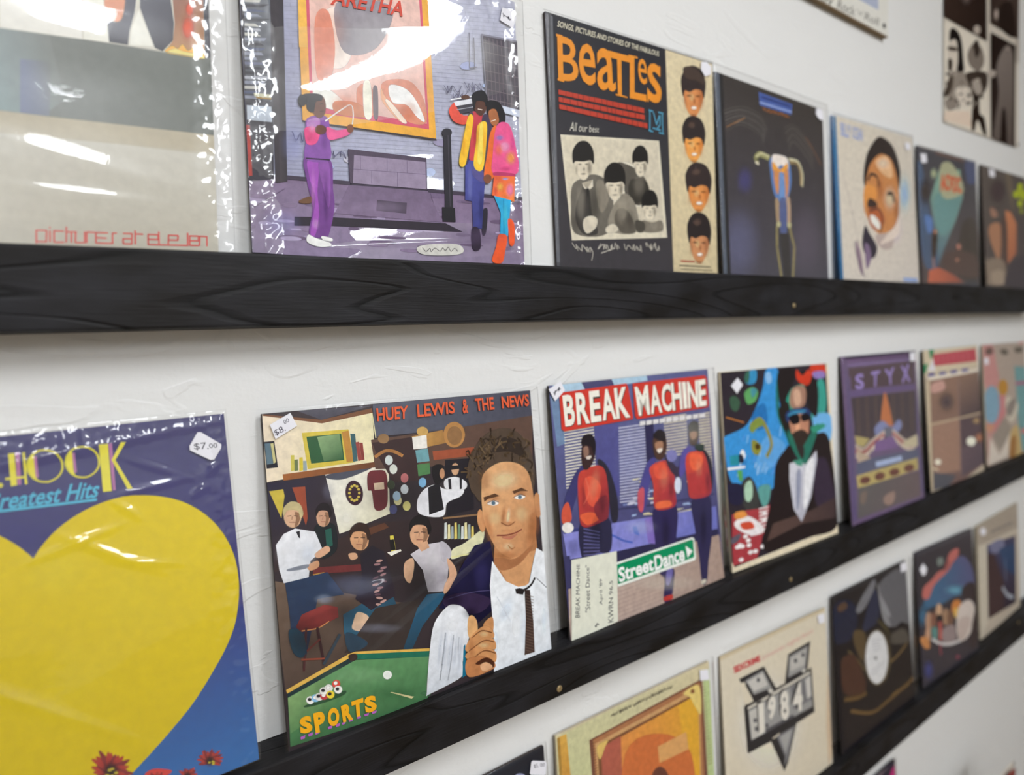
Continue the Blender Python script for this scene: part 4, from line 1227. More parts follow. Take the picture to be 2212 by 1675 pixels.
{'label': 'cream record sleeve with a painted smiling portrait and blue lettering', 'group': 'records on the highest rail', 'm': [[0.99972, 0.0164, -0.01704, 1.31537], [-0.01557, 0.99872, 0.04823, -0.02234], [0.01781, -0.04795, 0.99869, 1.55454], [0.0, 0.0, 0.0, 1.0]], 'hs': 0.98, 'w': 0.313, 'thick': 0.0045, 'edge': 'blue_edge', 'bag': (0.004, 0.004, 0.004, 40, 0.0004, 0.0004, 5, 'thin_plastic'),
 'print': '''P d5ccbf - -40 -40 1300 -40 1300 1300 -40 1300
G d9d0bf/d2c9c0 172,54,1015,1207 30 -3 1286 -6 1345 1258 -41 1263
P 35729f - 8 6 46 3 25 1240 -35 1240
C a99f98 6.3 93 397 177 631 276 953
B 8fb0e0 1066,497,0.9 1232 483 1164 654 1041 730 935 670 906 511 970 344 1092 264 1201 320
B b9a6c0 874,803,0.7 1034 795 973 925 855 981 752 933 721 812 779 685 894 625 1000 670
S 2b2222 - 399 447 467 249 626 97 752 67 922 132 1012 311 963 468 927 320 761 214 609 256 502 365 462 513
S c98750 - 478 368 610 244 737 204 883 249 966 442 941 673 823 806 592 855 437 743 388 638
S e6b98b - 606 281 761 214 856 265 870 376 719 366
B efcfae 812,556,0.8 968 544 911 647 796 695 694 662 660 569 715 468 827 418 933 448
B 8a4f30 656,495,0.5 731 489 698 588 641 632 593 596 582 502 614 404 671 359 719 394
B f0d8bc 729,279,0.7 882 262 832 312 722 342 619 335 580 296 628 248 735 217 841 222
B 7a4028 917,649,0.5 997 643 963 745 902 789 851 751 839 654 873 554 933 509 984 545
S e0974d - 418 493 561 480 601 549 472 644 388 638
S b56238 - 472 644 615 646 704 738 571 832 457 777
C 33282c 23.6 470 440 523 387 617 401 634 473
C 3a2c2c 28.5 777 522 854 515 879 576
S 3d2b28 - 478 584 572 600 592 635 470 656 435 635
C 4a3230 15.2 468 681 614 658 677 752 618 842
S f3e9e1 - 478 716 558 723 625 780 596 823 495 775
S 2f2838 - 384 806 448 862 556 967 499 1054 381 1045 327 951
S 7f6a86 - 368 950 436 971 450 1067 371 1141
S b9a7a0 - 541 882 692 850 840 881 779 971 605 965
S 8d7686 - 234 932 293 1012 320 1190 257 1131
C 6f6070 11.4 210 944 251 1084 340 1214
S e3d3c6 - 608 940 877 778 938 698 921 852
P 8fa8d8 - 975 1208 1218 1214 1220 1248 964 1239'''.split('\n'),
 'title': '''T 8fa3d6 0.02;BILLY 106 39 253 40 242 144 104 140
T 8fa3d6 0.02;OCEAN 271 42 424 46 423 143 265 141'''.split('\n'),
 'tag': [(1103, 60), (1190, 59), (1189, 118), (1108, 121)]},
{'label': 'teal and dark record sleeve with orange-red lettering in a pool of light', 'group': 'records on the highest rail', 'm': [[0.99979, 0.01231, -0.01661, 1.66361], [-0.01168, 0.99923, 0.03755, -0.0189], [0.01706, -0.03734, 0.99916, 1.55477], [0.0, 0.0, 0.0, 1.0]], 'hs': 0.9667, 'w': 0.313, 'thick': 0.004, 'edge': 'dark_edge', 'bag': (0.002, 0.004, 0.002, 24, 0.0004, 0.0002, 6, 'thin_plastic'),
 'print': '''P 45444f - -40 -40 1300 -40 1300 1300 -40 1300
G 43444e/564a48 567,-49,463,1192 -38 13 1246 3 1236 1224 -15 1230
S 4a5c78 - -16 176 91 180 204 593 337 1053 54 1051 -10 524
G 8db5a0/566e80 626,207,478,1014 431 168 884 118 926 378 758 608 534 835 338 1044 304 759 216 455
S 6f9a98 - 334 411 865 346 808 514 541 746 364 738
R b5b98f/6d8a88 312,215 409 205 376 257 306 284 240 271 217 225 248 174 318 146 384 158
S b3b492 - 453 139 598 75 718 91 878 182 954 302 863 365 568 426 434 367
R 3a302c/4b4a52 128,395 279 381 224 507 114 565 14 523 -18 408 34 285 143 225 244 264
S 3f352f - 928 616 1194 618 1193 1186 675 1100 829 768
S 5d7fb8 - 91 617 239 625 250 727 152 767
S 54403a - 567 923 1168 940 1194 1167 473 1086
R c98a78/54403a 791,870 877 866 849 902 787 919 728 907 707 873 734 837 795 820 855 832
R b98068/54403a 747,999 810 997 789 1023 744 1035 700 1025 684 1000 704 974 750 962 794 971
S 38281f - 231 771 339 757 326 862 273 994 213 987
R d6906c/503a34 297,750 355 747 336 770 295 782 255 775 240 753 258 730 300 719 340 726
G c9694a/94503e 176,1142,792,1207 142 1109 335 1079 631 1137 878 1216 114 1221
L b5826a 28.2 239 995 243 1081
P 3c3a40 - 924 1188 1193 1186 1201 1224 921 1225
L 76503f 18.1 366 20 977 25
S 4f587c - 1021 20 1246 3 1241 200 1049 219
T d9603a 0.05;AC 436 202 645 183 640 345 434 364
T d9603a 0.05;DC 702 193 878 185 899 349 709 355
P d9603a - 647 206 700 209 675 265 708 266 656 347 665 284 637 283'''.split('\n'),
 'tag': [(39, 69), (149, 59), (161, 135), (50, 151)]},
{'label': 'dim brown portrait record sleeve with lime green patches, nearest the end of the top rail', 'group': 'records on the highest rail', 'm': [[0.99989, 0.01268, -0.00736, 2.0199], [-0.01226, 0.99841, 0.05503, -0.0245], [0.00805, -0.05494, 0.99846, 1.55448], [0.0, 0.0, 0.0, 1.0]], 'hs': 0.9846, 'w': 0.313, 'thick': 0.004, 'edge': 'dark_edge',
 'print': '''P 5a524f - -40 -40 1300 -40 1300 1300 -40 1300
G 5e5650/524a4c 43,19,1043,1147 -1 -4 1498 -28 1329 1207 -157 1225
S 6d6254 - 645 7 805 8 836 392 761 338
R 46393c/5a524f 409,230 726 199 613 345 384 419 178 383 108 260 211 120 433 41 649 72
S 9c7765 - 184 426 308 426 375 489 222 510
S a87b60 - 161 601 416 565 447 721 364 962 271 906 122 720
G c2805c/a86a50 626,549,858,841 592 412 750 420 900 531 856 863 596 984 613 651
S 5c4a44 - 473 521 626 550 569 985 442 959
S 998c7e - -90 883 19 955 36 1203 -154 1206
S 897a6c - 41 973 418 940 533 1056 462 1197 36 1203
S a08f7e - 148 1085 429 1059 462 1197 158 1202
S 4a4448 - 675 992 1080 874 1378 852 1329 1207 512 1217
S a9b52e - 1153 115 1123 155 1060 177 1001 167 981 133 1011 93 1074 71 1133 80
S a9b52e - 1045 199 1011 231 937 250 868 245 842 218 876 186 949 167 1019 172
S a9b52e - 1307 184 1262 226 1164 250 1072 243 1038 210 1082 169 1178 144 1272 150
S a9b52e - 1129 295 1100 324 1038 341 979 335 957 310 986 281 1048 265 1107 271
S 868c3c - 1144 378 1121 402 1070 415 1023 410 1006 389 1029 365 1079 352 1127 357'''.split('\n'),
 'tag': [(192, 21), (341, 13), (352, 87), (206, 100)], 'tag_off': 0.0006},
{'label': 'big blue record sleeve with a yellow heart and yellow lettering', 'group': 'records on the middle rail', 'm': [[0.99978, 0.01564, -0.01366, -0.05679], [-0.01458, 0.99712, 0.07447, -0.03112], [0.01479, -0.07426, 0.99713, 1.09188], [0.0, 0.0, 0.0, 1.0]], 'hs': 1.0117, 'w': 0.313, 'thick': 0.0035, 'edge': 'edge', 'ink': 'ink', 'bag': (0.003, 0.002, 0.004, 220, 0.0005, 0.002, 7, 'plastic', ((0.062, 0.213, 0.03, 0.0035, -0.6, 0.0022), (0.04, 0.226, 0.025, 0.003, 0.25, 0.0018), (0.085, 0.2, 0.02, 0.003, -0.3, 0.0018), (0.132, 0.252, 0.008, 0.003, 0.5, 0.0017), (0.1, 0.262, 0.022, 0.003, 0.1, 0.0017), (0.02, 0.297, 0.15, 0.004, 0.1, 0.002), (0.03, 0.1, 0.06, 0.02, 0.4, 0.0009), (-0.01, 0.12, 0.1, 0.004, -0.7, 0.0018), (0.1, 0.277, 0.03, 0.003, -0.5, 0.0013), (0.075, 0.247, 0.012, 0.003, -0.8, 0.0017), (0.143, 0.27, 0.006, 0.003, 0.9, 0.0017), (0.147, 0.13, 0.02, 0.004, 0.9, 0.0008))),  # blue ink greyed towards the top: the bag's reflection veil painted in
 'print': '''P 3a3a6c - -40 -40 1300 -40 1300 1300 -40 1300
G 46456f/34357a 911,-15,917,593 -11 -263 1246 8 1261 772 -71 523
G 34357a/2f6fae 1108,648,1128,1166 -55 315 1269 694 1252 1331 -122 1190
P 8f8047 - 676 380 680 377 683 372 687 366 692 359 697 352 702 346 708 339 714 332 721 325 729 317 736 310 744 304 752 298 761 291 770 286 779 280 789 275 798 270 808 265 818 261 828 257 838 253 848 250 859 247 870 244 881 241 892 240 904 238 915 237 926 236 937 236 947 237 957 238 968 240 978 241 988 243 999 246 1009 248 1020 251 1030 255 1041 259 1051 263 1061 267 1071 272 1080 277 1090 282 1099 288 1108 295 1118 302 1128 310 1138 319 1148 329 1157 338 1166 348 1174 359 1182 369 1189 381 1196 392 1203 404 1209 416 1215 428 1220 441 1225 454 1229 467 1233 480 1236 493 1239 506 1242 520 1243 534 1245 548 1246 561 1246 575 1246 588 1246 601 1246 613 1245 626 1243 639 1242 653 1239 667 1237 682 1233 698 1230 713 1226 728 1221 742 1216 756 1211 768 1205 781 1199 793 1192 805 1185 818 1177 830 1169 843 1160 855 1151 868 1141 880 1132 893 1121 906 1111 920 1100 934 1088 947 1077 961 1065 973 1054 985 1042 996 1030 1007 1018 1018 1005 1028 992 1039 979 1051 965 1062 951 1073 936 1084 921 1096 906 1107 890 1119 874 1131 857 1142 840 1154 823 1166 804 1178 785 1191 765 1204 744 1217 723 1230 702 1242 682 1253 663 1264 643 1275 623 1285 604 1294 585 1302 568 1310 552 1317 536 1323 521 1328 508 1333 497 1337 489 1340 374 1124 361 1097 344 1061 324 1019 303 974 283 929 265 887 249 846 233 805 217 763 202 722 190 682 179 643 170 605 163 567 157 530 153 494 150 460 149 430 150 403 152 379 156 357 161 337 168 318 175 299 184 281 195 265 207 249 219 235 233 222 246 211 259 202 273 195 287 190 302 186 317 183 332 181 347 180 363 180 380 180 396 182 413 185 429 189 446 194 463 200 480 208 498 217 514 226 529 235 544 244 557 254 570 265 583 276 594 286 604 295 614 304 622 312 629 319 635 326 641 333 647 340 653 347 659 355 664 363 669 370 673 376
G dfc716/ccb502 1075,274,702,1014 676 382 679 378 682 373 686 367 690 360 695 354 701 347 707 340 713 333 720 326 727 319 735 312 743 305 751 299 760 293 769 287 778 281 787 276 797 271 807 266 816 262 826 258 836 254 847 251 857 248 868 245 879 243 891 241 902 239 914 238 925 237 935 238 946 238 956 239 966 241 976 243 987 245 997 247 1008 250 1018 253 1029 256 1039 260 1050 264 1060 268 1069 273 1079 278 1088 283 1097 289 1107 296 1117 303 1126 312 1136 320 1146 330 1155 340 1164 350 1172 360 1180 371 1188 382 1195 393 1201 405 1207 417 1213 429 1218 442 1223 455 1228 468 1231 481 1235 494 1238 508 1240 521 1242 535 1243 549 1244 562 1245 576 1245 589 1245 602 1244 614 1243 627 1242 640 1240 654 1238 668 1235 683 1232 699 1228 714 1224 729 1220 743 1215 757 1209 769 1204 782 1197 794 1191 806 1183 819 1176 831 1167 844 1159 856 1149 869 1140 881 1130 894 1120 908 1109 921 1098 935 1087 948 1075 962 1064 974 1052 986 1040 997 1028 1008 1016 1019 1004 1029 991 1040 977 1052 963 1063 949 1074 935 1085 920 1097 904 1108 888 1120 872 1132 856 1143 839 1155 821 1167 803 1179 784 1192 763 1205 743 1218 722 1230 701 1243 681 1254 661 1265 642 1276 622 1286 603 1295 585 1304 568 1311 552 1318 537 1324 522 1330 509 1334 498 1338 489 1341 374 1125 362 1099 345 1063 325 1021 304 976 284 930 266 888 249 847 233 806 217 764 203 723 190 683 179 644 170 606 163 568 157 531 153 495 150 462 149 431 150 405 152 380 156 358 161 338 168 319 175 300 184 283 195 266 207 250 220 236 233 223 246 212 259 203 273 196 288 191 302 188 317 185 332 183 348 181 364 181 380 182 396 183 413 186 429 190 446 195 463 202 481 210 498 218 514 227 530 236 544 246 558 256 571 266 583 277 594 287 605 297 614 305 622 313 629 320 636 327 642 334 648 341 654 349 659 357 665 364 669 371 673 377
B e0c83c 725,442,0.21 837 471 797 540 716 550 644 497 620 415 657 348 735 334 811 384
B e0c83c 917,593,0.108 1081 640 1022 730 904 735 800 660 766 550 818 465 930 451 1041 522
B e0c83c 723,780,0.12 894 841 831 950 708 955 601 860 568 725 622 621 739 605 854 695
S 7c2f35 - 815 1110 794 1110 774 1105 790 1093 811 1093
S a33a34 - 813 1110 790 1103 768 1088 790 1087 813 1093
S a33a34 - 812 1109 786 1094 764 1069 788 1079 814 1094
S 7c2f35 - 810 1108 791 1091 779 1069 797 1078 816 1095
S a33a34 - 809 1106 787 1078 767 1044 796 1069 817 1097
S a33a34 - 808 1104 791 1073 779 1042 803 1067 818 1098
S 7c2f35 - 807 1102 796 1067 788 1026 809 1065 819 1100
S a33a34 - 807 1100 803 1069 811 1040 816 1071 820 1102
S a33a34 - 807 1098 809 1073 818 1046 822 1079 820 1104
S 7c2f35 - 807 1097 814 1074 829 1056 827 1084 819 1106
S a33a34 - 808 1095 820 1077 837 1062 832 1090 818 1108
S a33a34 - 809 1094 827 1080 849 1070 836 1096 817 1109
S 7c2f35 - 810 1093 835 1086 865 1088 842 1102 816 1110
S a33a34 - 812 1093 833 1094 861 1109 836 1111 814 1110
S a33a34 - 813 1093 835 1101 855 1118 835 1117 813 1109
S 7c2f35 - 815 1094 842 1111 871 1137 838 1126 811 1109
S a33a34 - 816 1095 842 1120 865 1150 835 1132 810 1107
R 1f1b24/5a2a30 813,1101 843 1115 832 1139 809 1141 789 1120 783 1088 794 1064 817 1062 837 1083
S b3a437 - 819 1121 817 1122 815 1122 812 1120 811 1118 812 1116 815 1117 818 1119
S b3a437 - 830 1116 828 1117 825 1117 823 1115 822 1112 823 1111 826 1111 829 1113
S b3a437 - 821 1099 819 1100 817 1100 814 1098 813 1096 814 1094 817 1095 820 1097
S b3a437 - 806 1113 804 1114 802 1114 799 1112 798 1110 799 1108 802 1109 805 1111
S b3a437 - 814 1100 812 1101 810 1101 807 1099 806 1096 807 1095 810 1095 813 1097
S 7c2f35 - 1096 1196 1077 1196 1061 1188 1074 1185 1094 1185
S a33a34 - 1095 1196 1080 1191 1069 1186 1080 1181 1095 1185
S a33a34 - 1094 1195 1076 1185 1057 1170 1078 1176 1096 1186
S 7c2f35 - 1093 1194 1077 1180 1064 1160 1081 1173 1097 1186
S a33a34 - 1092 1193 1079 1177 1068 1160 1085 1171 1098 1187
S a33a34 - 1091 1192 1079 1170 1076 1149 1087 1166 1099 1189
S 7c2f35 - 1091 1191 1084 1172 1080 1147 1093 1171 1099 1190
S a33a34 - 1090 1190 1088 1173 1091 1157 1098 1175 1099 1191
S a33a34 - 1090 1188 1092 1171 1103 1158 1101 1175 1099 1192
S 7c2f35 - 1091 1187 1097 1171 1105 1153 1105 1177 1099 1194
S a33a34 - 1091 1186 1100 1175 1110 1166 1108 1183 1099 1195
S a33a34 - 1092 1186 1107 1176 1129 1169 1114 1185 1098 1195
S 7c2f35 - 1093 1185 1111 1181 1134 1185 1115 1191 1097 1196
S a33a34 - 1094 1185 1113 1186 1137 1197 1116 1197 1096 1196
S a33a34 - 1095 1185 1112 1191 1133 1208 1111 1201 1095 1196
S 7c2f35 - 1096 1186 1111 1195 1127 1212 1108 1204 1094 1195
S a33a34 - 1097 1187 1112 1201 1126 1218 1108 1208 1093 1194
R 1f1b24/5a2a30 1095,1190 1116 1199 1108 1214 1093 1215 1079 1202 1074 1182 1082 1167 1097 1165 1111 1179
S b3a437 - 1108 1201 1107 1201 1106 1201 1104 1200 1103 1198 1104 1197 1106 1198 1108 1199
S b3a437 - 1106 1197 1105 1198 1103 1198 1102 1196 1101 1195 1102 1194 1104 1194 1105 1196
S b3a437 - 1107 1207 1106 1208 1104 1207 1102 1206 1101 1204 1102 1204 1104 1204 1106 1205
S b3a437 - 1096 1196 1095 1197 1093 1197 1091 1196 1091 1194 1092 1193 1094 1194 1095 1195
S b3a437 - 1108 1204 1107 1205 1105 1205 1103 1203 1103 1202 1103 1201 1105 1201 1107 1203
S 7c2f35 - 1025 1217 1014 1217 1002 1212 1012 1209 1023 1209
S a33a34 - 1024 1217 1011 1213 998 1202 1010 1205 1024 1209
S a33a34 - 1024 1217 1013 1211 1007 1200 1014 1203 1025 1209
S 7c2f35 - 1023 1216 1012 1207 1008 1196 1015 1200 1026 1210
S a33a34 - 1022 1216 1010 1201 1001 1185 1015 1196 1027 1211
S a33a34 - 1021 1215 1014 1202 1012 1191 1020 1199 1027 1212
S 7c2f35 - 1021 1214 1016 1198 1017 1184 1023 1197 1028 1213
S a33a34 - 1021 1213 1019 1200 1024 1189 1026 1201 1028 1214
S a33a34 - 1021 1212 1022 1198 1022 1188 1029 1202 1028 1215
S 7c2f35 - 1021 1211 1025 1198 1036 1193 1032 1203 1028 1216
S a33a34 - 1021 1210 1030 1199 1046 1193 1036 1206 1027 1216
S a33a34 - 1022 1209 1033 1202 1046 1202 1038 1210 1027 1217
S 7c2f35 - 1023 1209 1036 1206 1048 1202 1040 1214 1026 1217
S a33a34 - 1024 1209 1035 1210 1053 1217 1037 1218 1025 1217
S a33a34 - 1024 1209 1039 1214 1051 1222 1038 1222 1024 1217
S 7c2f35 - 1025 1210 1038 1217 1048 1229 1036 1225 1023 1217
S a33a34 - 1026 1210 1038 1222 1053 1240 1035 1228 1023 1216
R 1f1b24/5a2a30 1024,1213 1040 1220 1034 1232 1023 1233 1012 1222 1008 1206 1014 1194 1026 1193 1037 1204
S b3a437 - 1034 1226 1034 1227 1032 1226 1031 1225 1030 1224 1031 1223 1032 1224 1034 1225
S b3a437 - 1036 1224 1035 1225 1034 1224 1032 1223 1032 1222 1032 1222 1034 1222 1035 1223
S b3a437 - 1019 1219 1018 1220 1017 1219 1015 1218 1015 1217 1015 1217 1017 1217 1018 1218
S b3a437 - 1035 1227 1034 1228 1033 1227 1031 1226 1031 1225 1032 1224 1033 1225 1035 1226
S b3a437 - 1027 1221 1027 1221 1025 1221 1024 1220 1023 1219 1024 1218 1025 1219 1027 1220
S c8423c - 903 1156 923 1146 954 1158 978 1174 965 1181 939 1182
S 7c2f35 - 938 1209 923 1209 903 1201 921 1198 935 1198
S a33a34 - 937 1209 922 1205 903 1192 922 1194 936 1199
S a33a34 - 936 1209 916 1197 901 1185 918 1188 938 1199
S 7c2f35 - 935 1208 921 1196 910 1178 925 1187 939 1200
S a33a34 - 934 1207 922 1192 910 1170 928 1186 940 1201
S a33a34 - 933 1206 921 1183 917 1164 929 1180 940 1202
S 7c2f35 - 932 1204 925 1182 920 1156 934 1181 941 1203
S a33a34 - 932 1203 929 1182 934 1166 939 1184 941 1205
S a33a34 - 932 1202 934 1180 937 1160 943 1185 941 1206
S 7c2f35 - 932 1201 939 1183 950 1167 947 1190 941 1207
S a33a34 - 933 1200 942 1187 952 1181 950 1196 940 1208
S a33a34 - 934 1199 948 1189 967 1183 954 1199 940 1209
S 7c2f35 - 935 1198 952 1194 973 1199 956 1205 939 1209
S a33a34 - 936 1198 954 1200 975 1206 957 1211 938 1209
S a33a34 - 937 1199 955 1205 972 1214 954 1216 936 1209
S 7c2f35 - 938 1199 953 1209 971 1221 951 1219 935 1209
S a33a34 - 939 1200 951 1212 963 1227 947 1220 934 1208
R 1f1b24/5a2a30 937,1204 957 1213 949 1229 934 1229 921 1215 916 1195 924 1179 939 1178 953 1192
S b3a437 - 940 1209 939 1210 937 1210 935 1208 935 1207 935 1206 937 1206 939 1208
S b3a437 - 934 1216 933 1217 931 1216 929 1215 929 1214 930 1213 932 1213 933 1214
S b3a437 - 931 1204 930 1205 928 1205 927 1203 926 1202 927 1201 929 1201 930 1203
S b3a437 - 931 1208 930 1209 928 1209 926 1207 926 1206 927 1205 928 1205 930 1207
S b3a437 - 933 1204 932 1205 931 1205 929 1203 928 1202 929 1201 931 1201 933 1203'''.split('\n'),
 'title': '''P b477a6 - 661 54 671 55 667 152 658 151
P e3d94c - 644 54 659 54 657 152 642 153
P e3d94c - 678 55 684 55 682 153 676 153
P e3d94c - 631 125 682 127 682 134 631 132
L e3d94c 5.6 773 112 772 121 769 129 765 136 760 142 754 147 747 151 740 154 732 155 725 154 717 152 710 149 704 144 698 138 694 131 690 123 687 115 686 107 686 98 688 90 690 82 694 75 699 68 705 63 711 59 718 56 726 55 733 56 741 58 748 61 755 65 761 71 765 78 769 86 772 94 773 103 773 112
S e3d94c - 687 94 694 75 704 66 703 123 706 141 693 128
P b477a6 - 704 72 711 71 711 136 704 138
L e3d94c 5.8 869 114 868 123 865 131 861 138 856 144 850 149 843 153 836 156 829 157 821 156 814 154 806 151 800 146 794 140 790 133 786 126 784 118 782 109 782 101 784 93 786 85 790 78 795 72 801 66 807 62 815 60 822 59 830 59 837 61 844 64 851 69 857 74 862 81 866 89 868 97 869 106 869 114
S e3d94c - 783 98 790 78 800 69 799 127 802 145 789 131
P b477a6 - 801 76 808 74 808 137 801 139
P e3d94c - 873 58 898 59 895 213 871 212
P b477a6 - 899 59 909 59 906 211 898 212
P e3d94c - 934 59 948 60 908 123 903 112
P e3d94c - 903 112 911 108 953 215 939 215
S e3d94c - 623 147 621 150 618 152 616 149 615 145 616 141 619 140 622 142
P e3d94c - 555 49 595 51 592 144 552 143
T 57b6d4 0.02;Greatest_Hits 584 167 871 172 853 227 569 217
P 57b6d4 - 566 216 853 229 852 237 565 224'''.split('\n'),
 'tag': [(1161, 55), (1172, 56), (1233, 107), (1231, 120), (1205, 157), (1193, 157), (1132, 114), (1132, 99)],
 'tag_text': '''T 4a4a52 0;$7. 1145 92 1191 93 1191 122 1146 116
T 4a4a52 0;00 1193 99 1219 100 1219 117 1193 115'''.split('\n')},
{'label': 'record sleeve of a crowded bar room with a large man in white shirt and tie', 'group': 'records on the middle rail', 'm': [[0.99997, -0.00624, 0.00553, 0.28226], [0.00578, 0.99688, 0.0787, -0.03261], [-0.006, -0.07867, 0.99688, 1.08779], [0.0, 0.0, 0.0, 1.0]], 'hs': 1.0178, 'w': 0.313, 'thick': 0.0045, 'edge': 'dark_edge', 'bag': (0.004, 0.011, 0.0045, 150, 0.0004, 0.0007, 8, 'thin_plastic', ((-0.11, 0.045, 0.05, 0.002, 0.75, 0.0011), (-0.09, 0.04, 0.05, 0.002, 0.72, 0.0009), (0.0, 0.1, 0.09, 0.004, 0.45, 0.0017), (-0.06, 0.13, 0.03, 0.008, 0.1, 0.0032), (0.02, 0.125, 0.07, 0.003, 0.42, 0.0013))),
 'print': '''P 332b30 - -40 -40 1300 -40 1300 1300 -40 1300
G 6d5a4c/4a3d38 22,720,122,1046 -9 613 517 837 307 985 6 1031
P 3b3136 - -9 4 449 1 446 38 220 69
G e6d6bf/e5dcb4 34,58,375,184 3 2 221 57 433 27 431 219 421 236 -1 252
P 7a5138 - 7 2 222 43 433 16 435 35 223 57 3 7
P 4c4a56 - 130 0 437 6 222 43
G 5a5d6c/474755 695,31,798,138 438 2 1251 0 1260 122 775 141 438 133
L d9d2a4 4.7 432 36 440 138
G e9e6dc/d8d3b8 238,272,448,469 218 252 428 246 486 272 475 455 331 483 256 494 242 395
S 4d4f5c - 222 261 323 249 413 255 302 282 247 278
G 9c5f32/6b432d 61,236,428,245 58 231 425 235 429 257 60 255
P d0bb4a - 142 85 327 91 342 225 153 225
P 2f5b39 - 158 102 296 105 300 210 168 206
G 8fae7c/2f5b39 225,113,281,198 199 107 289 106 297 206 218 204
P b9853e - 299 99 327 96 337 219 309 220
P c6bb55 - 94 164 107 165 104 223 90 224
P 6d7a50 - 106 183 119 183 117 225 103 226
P d8c23c - 125 177 138 177 136 227 121 229
P 92a0a4 - 138 192 151 193 150 230 135 231
P 3e6168 - 333 109 353 112 355 221 336 222
P 9a4640 - 352 146 366 145 373 220 357 222
P 8a3f3a - 367 149 382 151 384 220 373 220
P 1f1f2a - 1 103 38 104 44 203 3 202
P 5c7482 - 3 109 23 110 28 187 5 187
P c9c28a - 24 112 34 111 38 183 29 187
G 28263c/3b2f30 58,269,173,417 0 256 217 262 236 516 75 584 1 583 3 352
P c5b044 - 5 286 56 286 59 312 41 392
P 9a4a33 - 89 285 138 289 138 410 129 436
S 3a2130 - 365 347 357 381 333 394 307 379 295 345 303 311 327 297 353 312
S c4ae52 - 355 350 353 352 350 353 347 351 346 348 347 346 351 345 354 347
S c4ae52 - 351 364 349 367 346 367 343 366 342 363 343 361 346 360 350 362
S c4ae52 - 342 374 341 376 337 377 334 375 333 373 335 370 338 370 341 371
S c4ae52 - 332 376 330 379 327 379 324 378 323 375 324 373 328 372 331 374
S c4ae52 - 322 371 320 373 317 373 314 372 313 369 314 367 318 366 321 368
S c4ae52 - 316 358 314 361 311 361 308 360 306 357 308 355 311 354 314 356
S c4ae52 - 314 343 313 345 309 346 306 344 305 342 307 339 310 339 313 340
S c4ae52 - 318 329 317 331 313 331 310 330 309 327 310 325 314 324 317 326
S c4ae52 - 326 319 325 321 322 322 318 320 317 317 319 315 322 315 325 316
S c4ae52 - 337 316 335 319 332 319 329 318 328 315 329 313 333 312 336 314
S c4ae52 - 347 322 345 324 342 325 339 323 338 321 339 318 342 318 346 319
S c4ae52 - 353 334 352 337 348 337 345 336 344 333 346 330 349 330 352 332
S 6c2e34 - 395 277 436 271 470 285 472 354 460 423 413 426 405 352 389 340
P d8c0a4 - 414 320 459 322 459 351 416 348
P 5d463c - 418 144 798 139 1252 122 1234 325 899 311 427 264
P 3b2a2b - 421 156 620 153 625 340 501 330 433 192
G c79a53/9b6f3f 577,162,795,168 601 151 753 139 770 197 615 207
S b0804a - 864 172 844 209 804 221 768 200 756 160 775 123 815 111 851 131
S 8f6a45 - 848 174 835 201 808 209 783 195 775 166 788 139 815 131 840 145
S c9a25e - 680 138 671 151 652 154 635 147 628 132 637 120 656 116 673 124
P e8e4dd - 603 154 672 152 671 208 605 206
P 6fa0a8 - 613 211 673 210 677 265 617 264
P 4e7d4e - 616 272 676 273 676 319 618 322
P 9a4f35 - 695 225 907 233 915 271 697 264
P 201c24 - 752 271 890 280 881 510 741 514
C c58a4f 13.2 431 214 472 197 512 202 551 225
S 8f6f4c - 496 148 488 160 471 163 455 156 449 142 457 130 474 127 491 134
S c9d2cf - 505 238 499 250 487 254 476 247 473 234 479 221 490 217 501 224
S d9dcd2 - 522 277 516 290 504 294 493 287 490 273 495 261 507 257 518 264
S cfd6da - 565 368 559 381 547 384 536 377 532 363 538 351 550 347 561 355
S d8cf9a - 530 410 525 422 513 425 502 418 498 404 504 392 516 389 527 396
S 4b4d73 - 507 443 501 455 489 458 479 451 475 437 481 425 493 422 503 429
S c9c07a - 569 440 563 452 551 455 540 448 536 434 542 422 554 418 566 426
S b06a6a - 569 322 563 334 551 338 540 331 537 317 542 305 554 301 566 308
S 79a9cc - 651 354 645 366 633 370 621 362 618 348 624 336 636 332 648 339
S a9c3d8 - 527 390 521 403 509 406 498 399 495 385 501 373 512 369 523 377
S 38402f - 506 340 500 353 488 356 478 349 474 335 480 323 491 320 502 327
S dfdfe4 - 643 381 698 371 740 397 831 411 817 439 746 457 719 510 612 481 605 422
P 1f1d22 - 659 376 716 364 728 483 654 493
S 1c191c - 689 294 739 293 740 348 698 367
S b98a68 - 744 329 740 343 731 348 724 341 722 326 727 311 735 306 742 313
S dcdce0 - 744 358 801 353 851 385 837 412 751 399
S c79d7c - 818 320 811 337 798 343 786 333 782 315 789 298 802 292 815 301
P 1f1d22 - 779 300 827 303 825 319 779 318
P 26242a - 760 356 774 355 774 402 760 400
P 26242a - 819 358 831 362 826 409 815 409
G 3a2b2b/2a2226 448,469,535,635 236 516 408 480 763 519 891 532 858 747 467 712 156 628 129 545
P 5d3b2b - 330 500 447 487 465 509 346 530
P 8a6a4b - 718 516 895 533 897 541 720 524
P cfd3d0 - 725 541 736 541 732 610 717 611
P e0d7a4 - 741 552 752 552 749 614 734 615
P 9aa6a8 - 757 563 768 563 765 617 750 618
P d8c46a - 775 550 786 551 782 621 767 622
P 6f8f78 - 791 561 803 562 799 624 784 625
P cfd3d0 - 808 572 819 573 816 628 801 629
P e0d7a4 - 826 560 838 560 834 632 818 632
P 9aa6a8 - 843 571 855 572 851 635 836 636
P d8c46a - 860 583 871 583 869 639 853 640
S d9d6b0 - 755 664 820 649 920 609 901 676 816 697 746 702
P d9d49a - 747 692 863 700 862 706 746 700
P d4c74f - 466 544 482 546 488 614 466 612
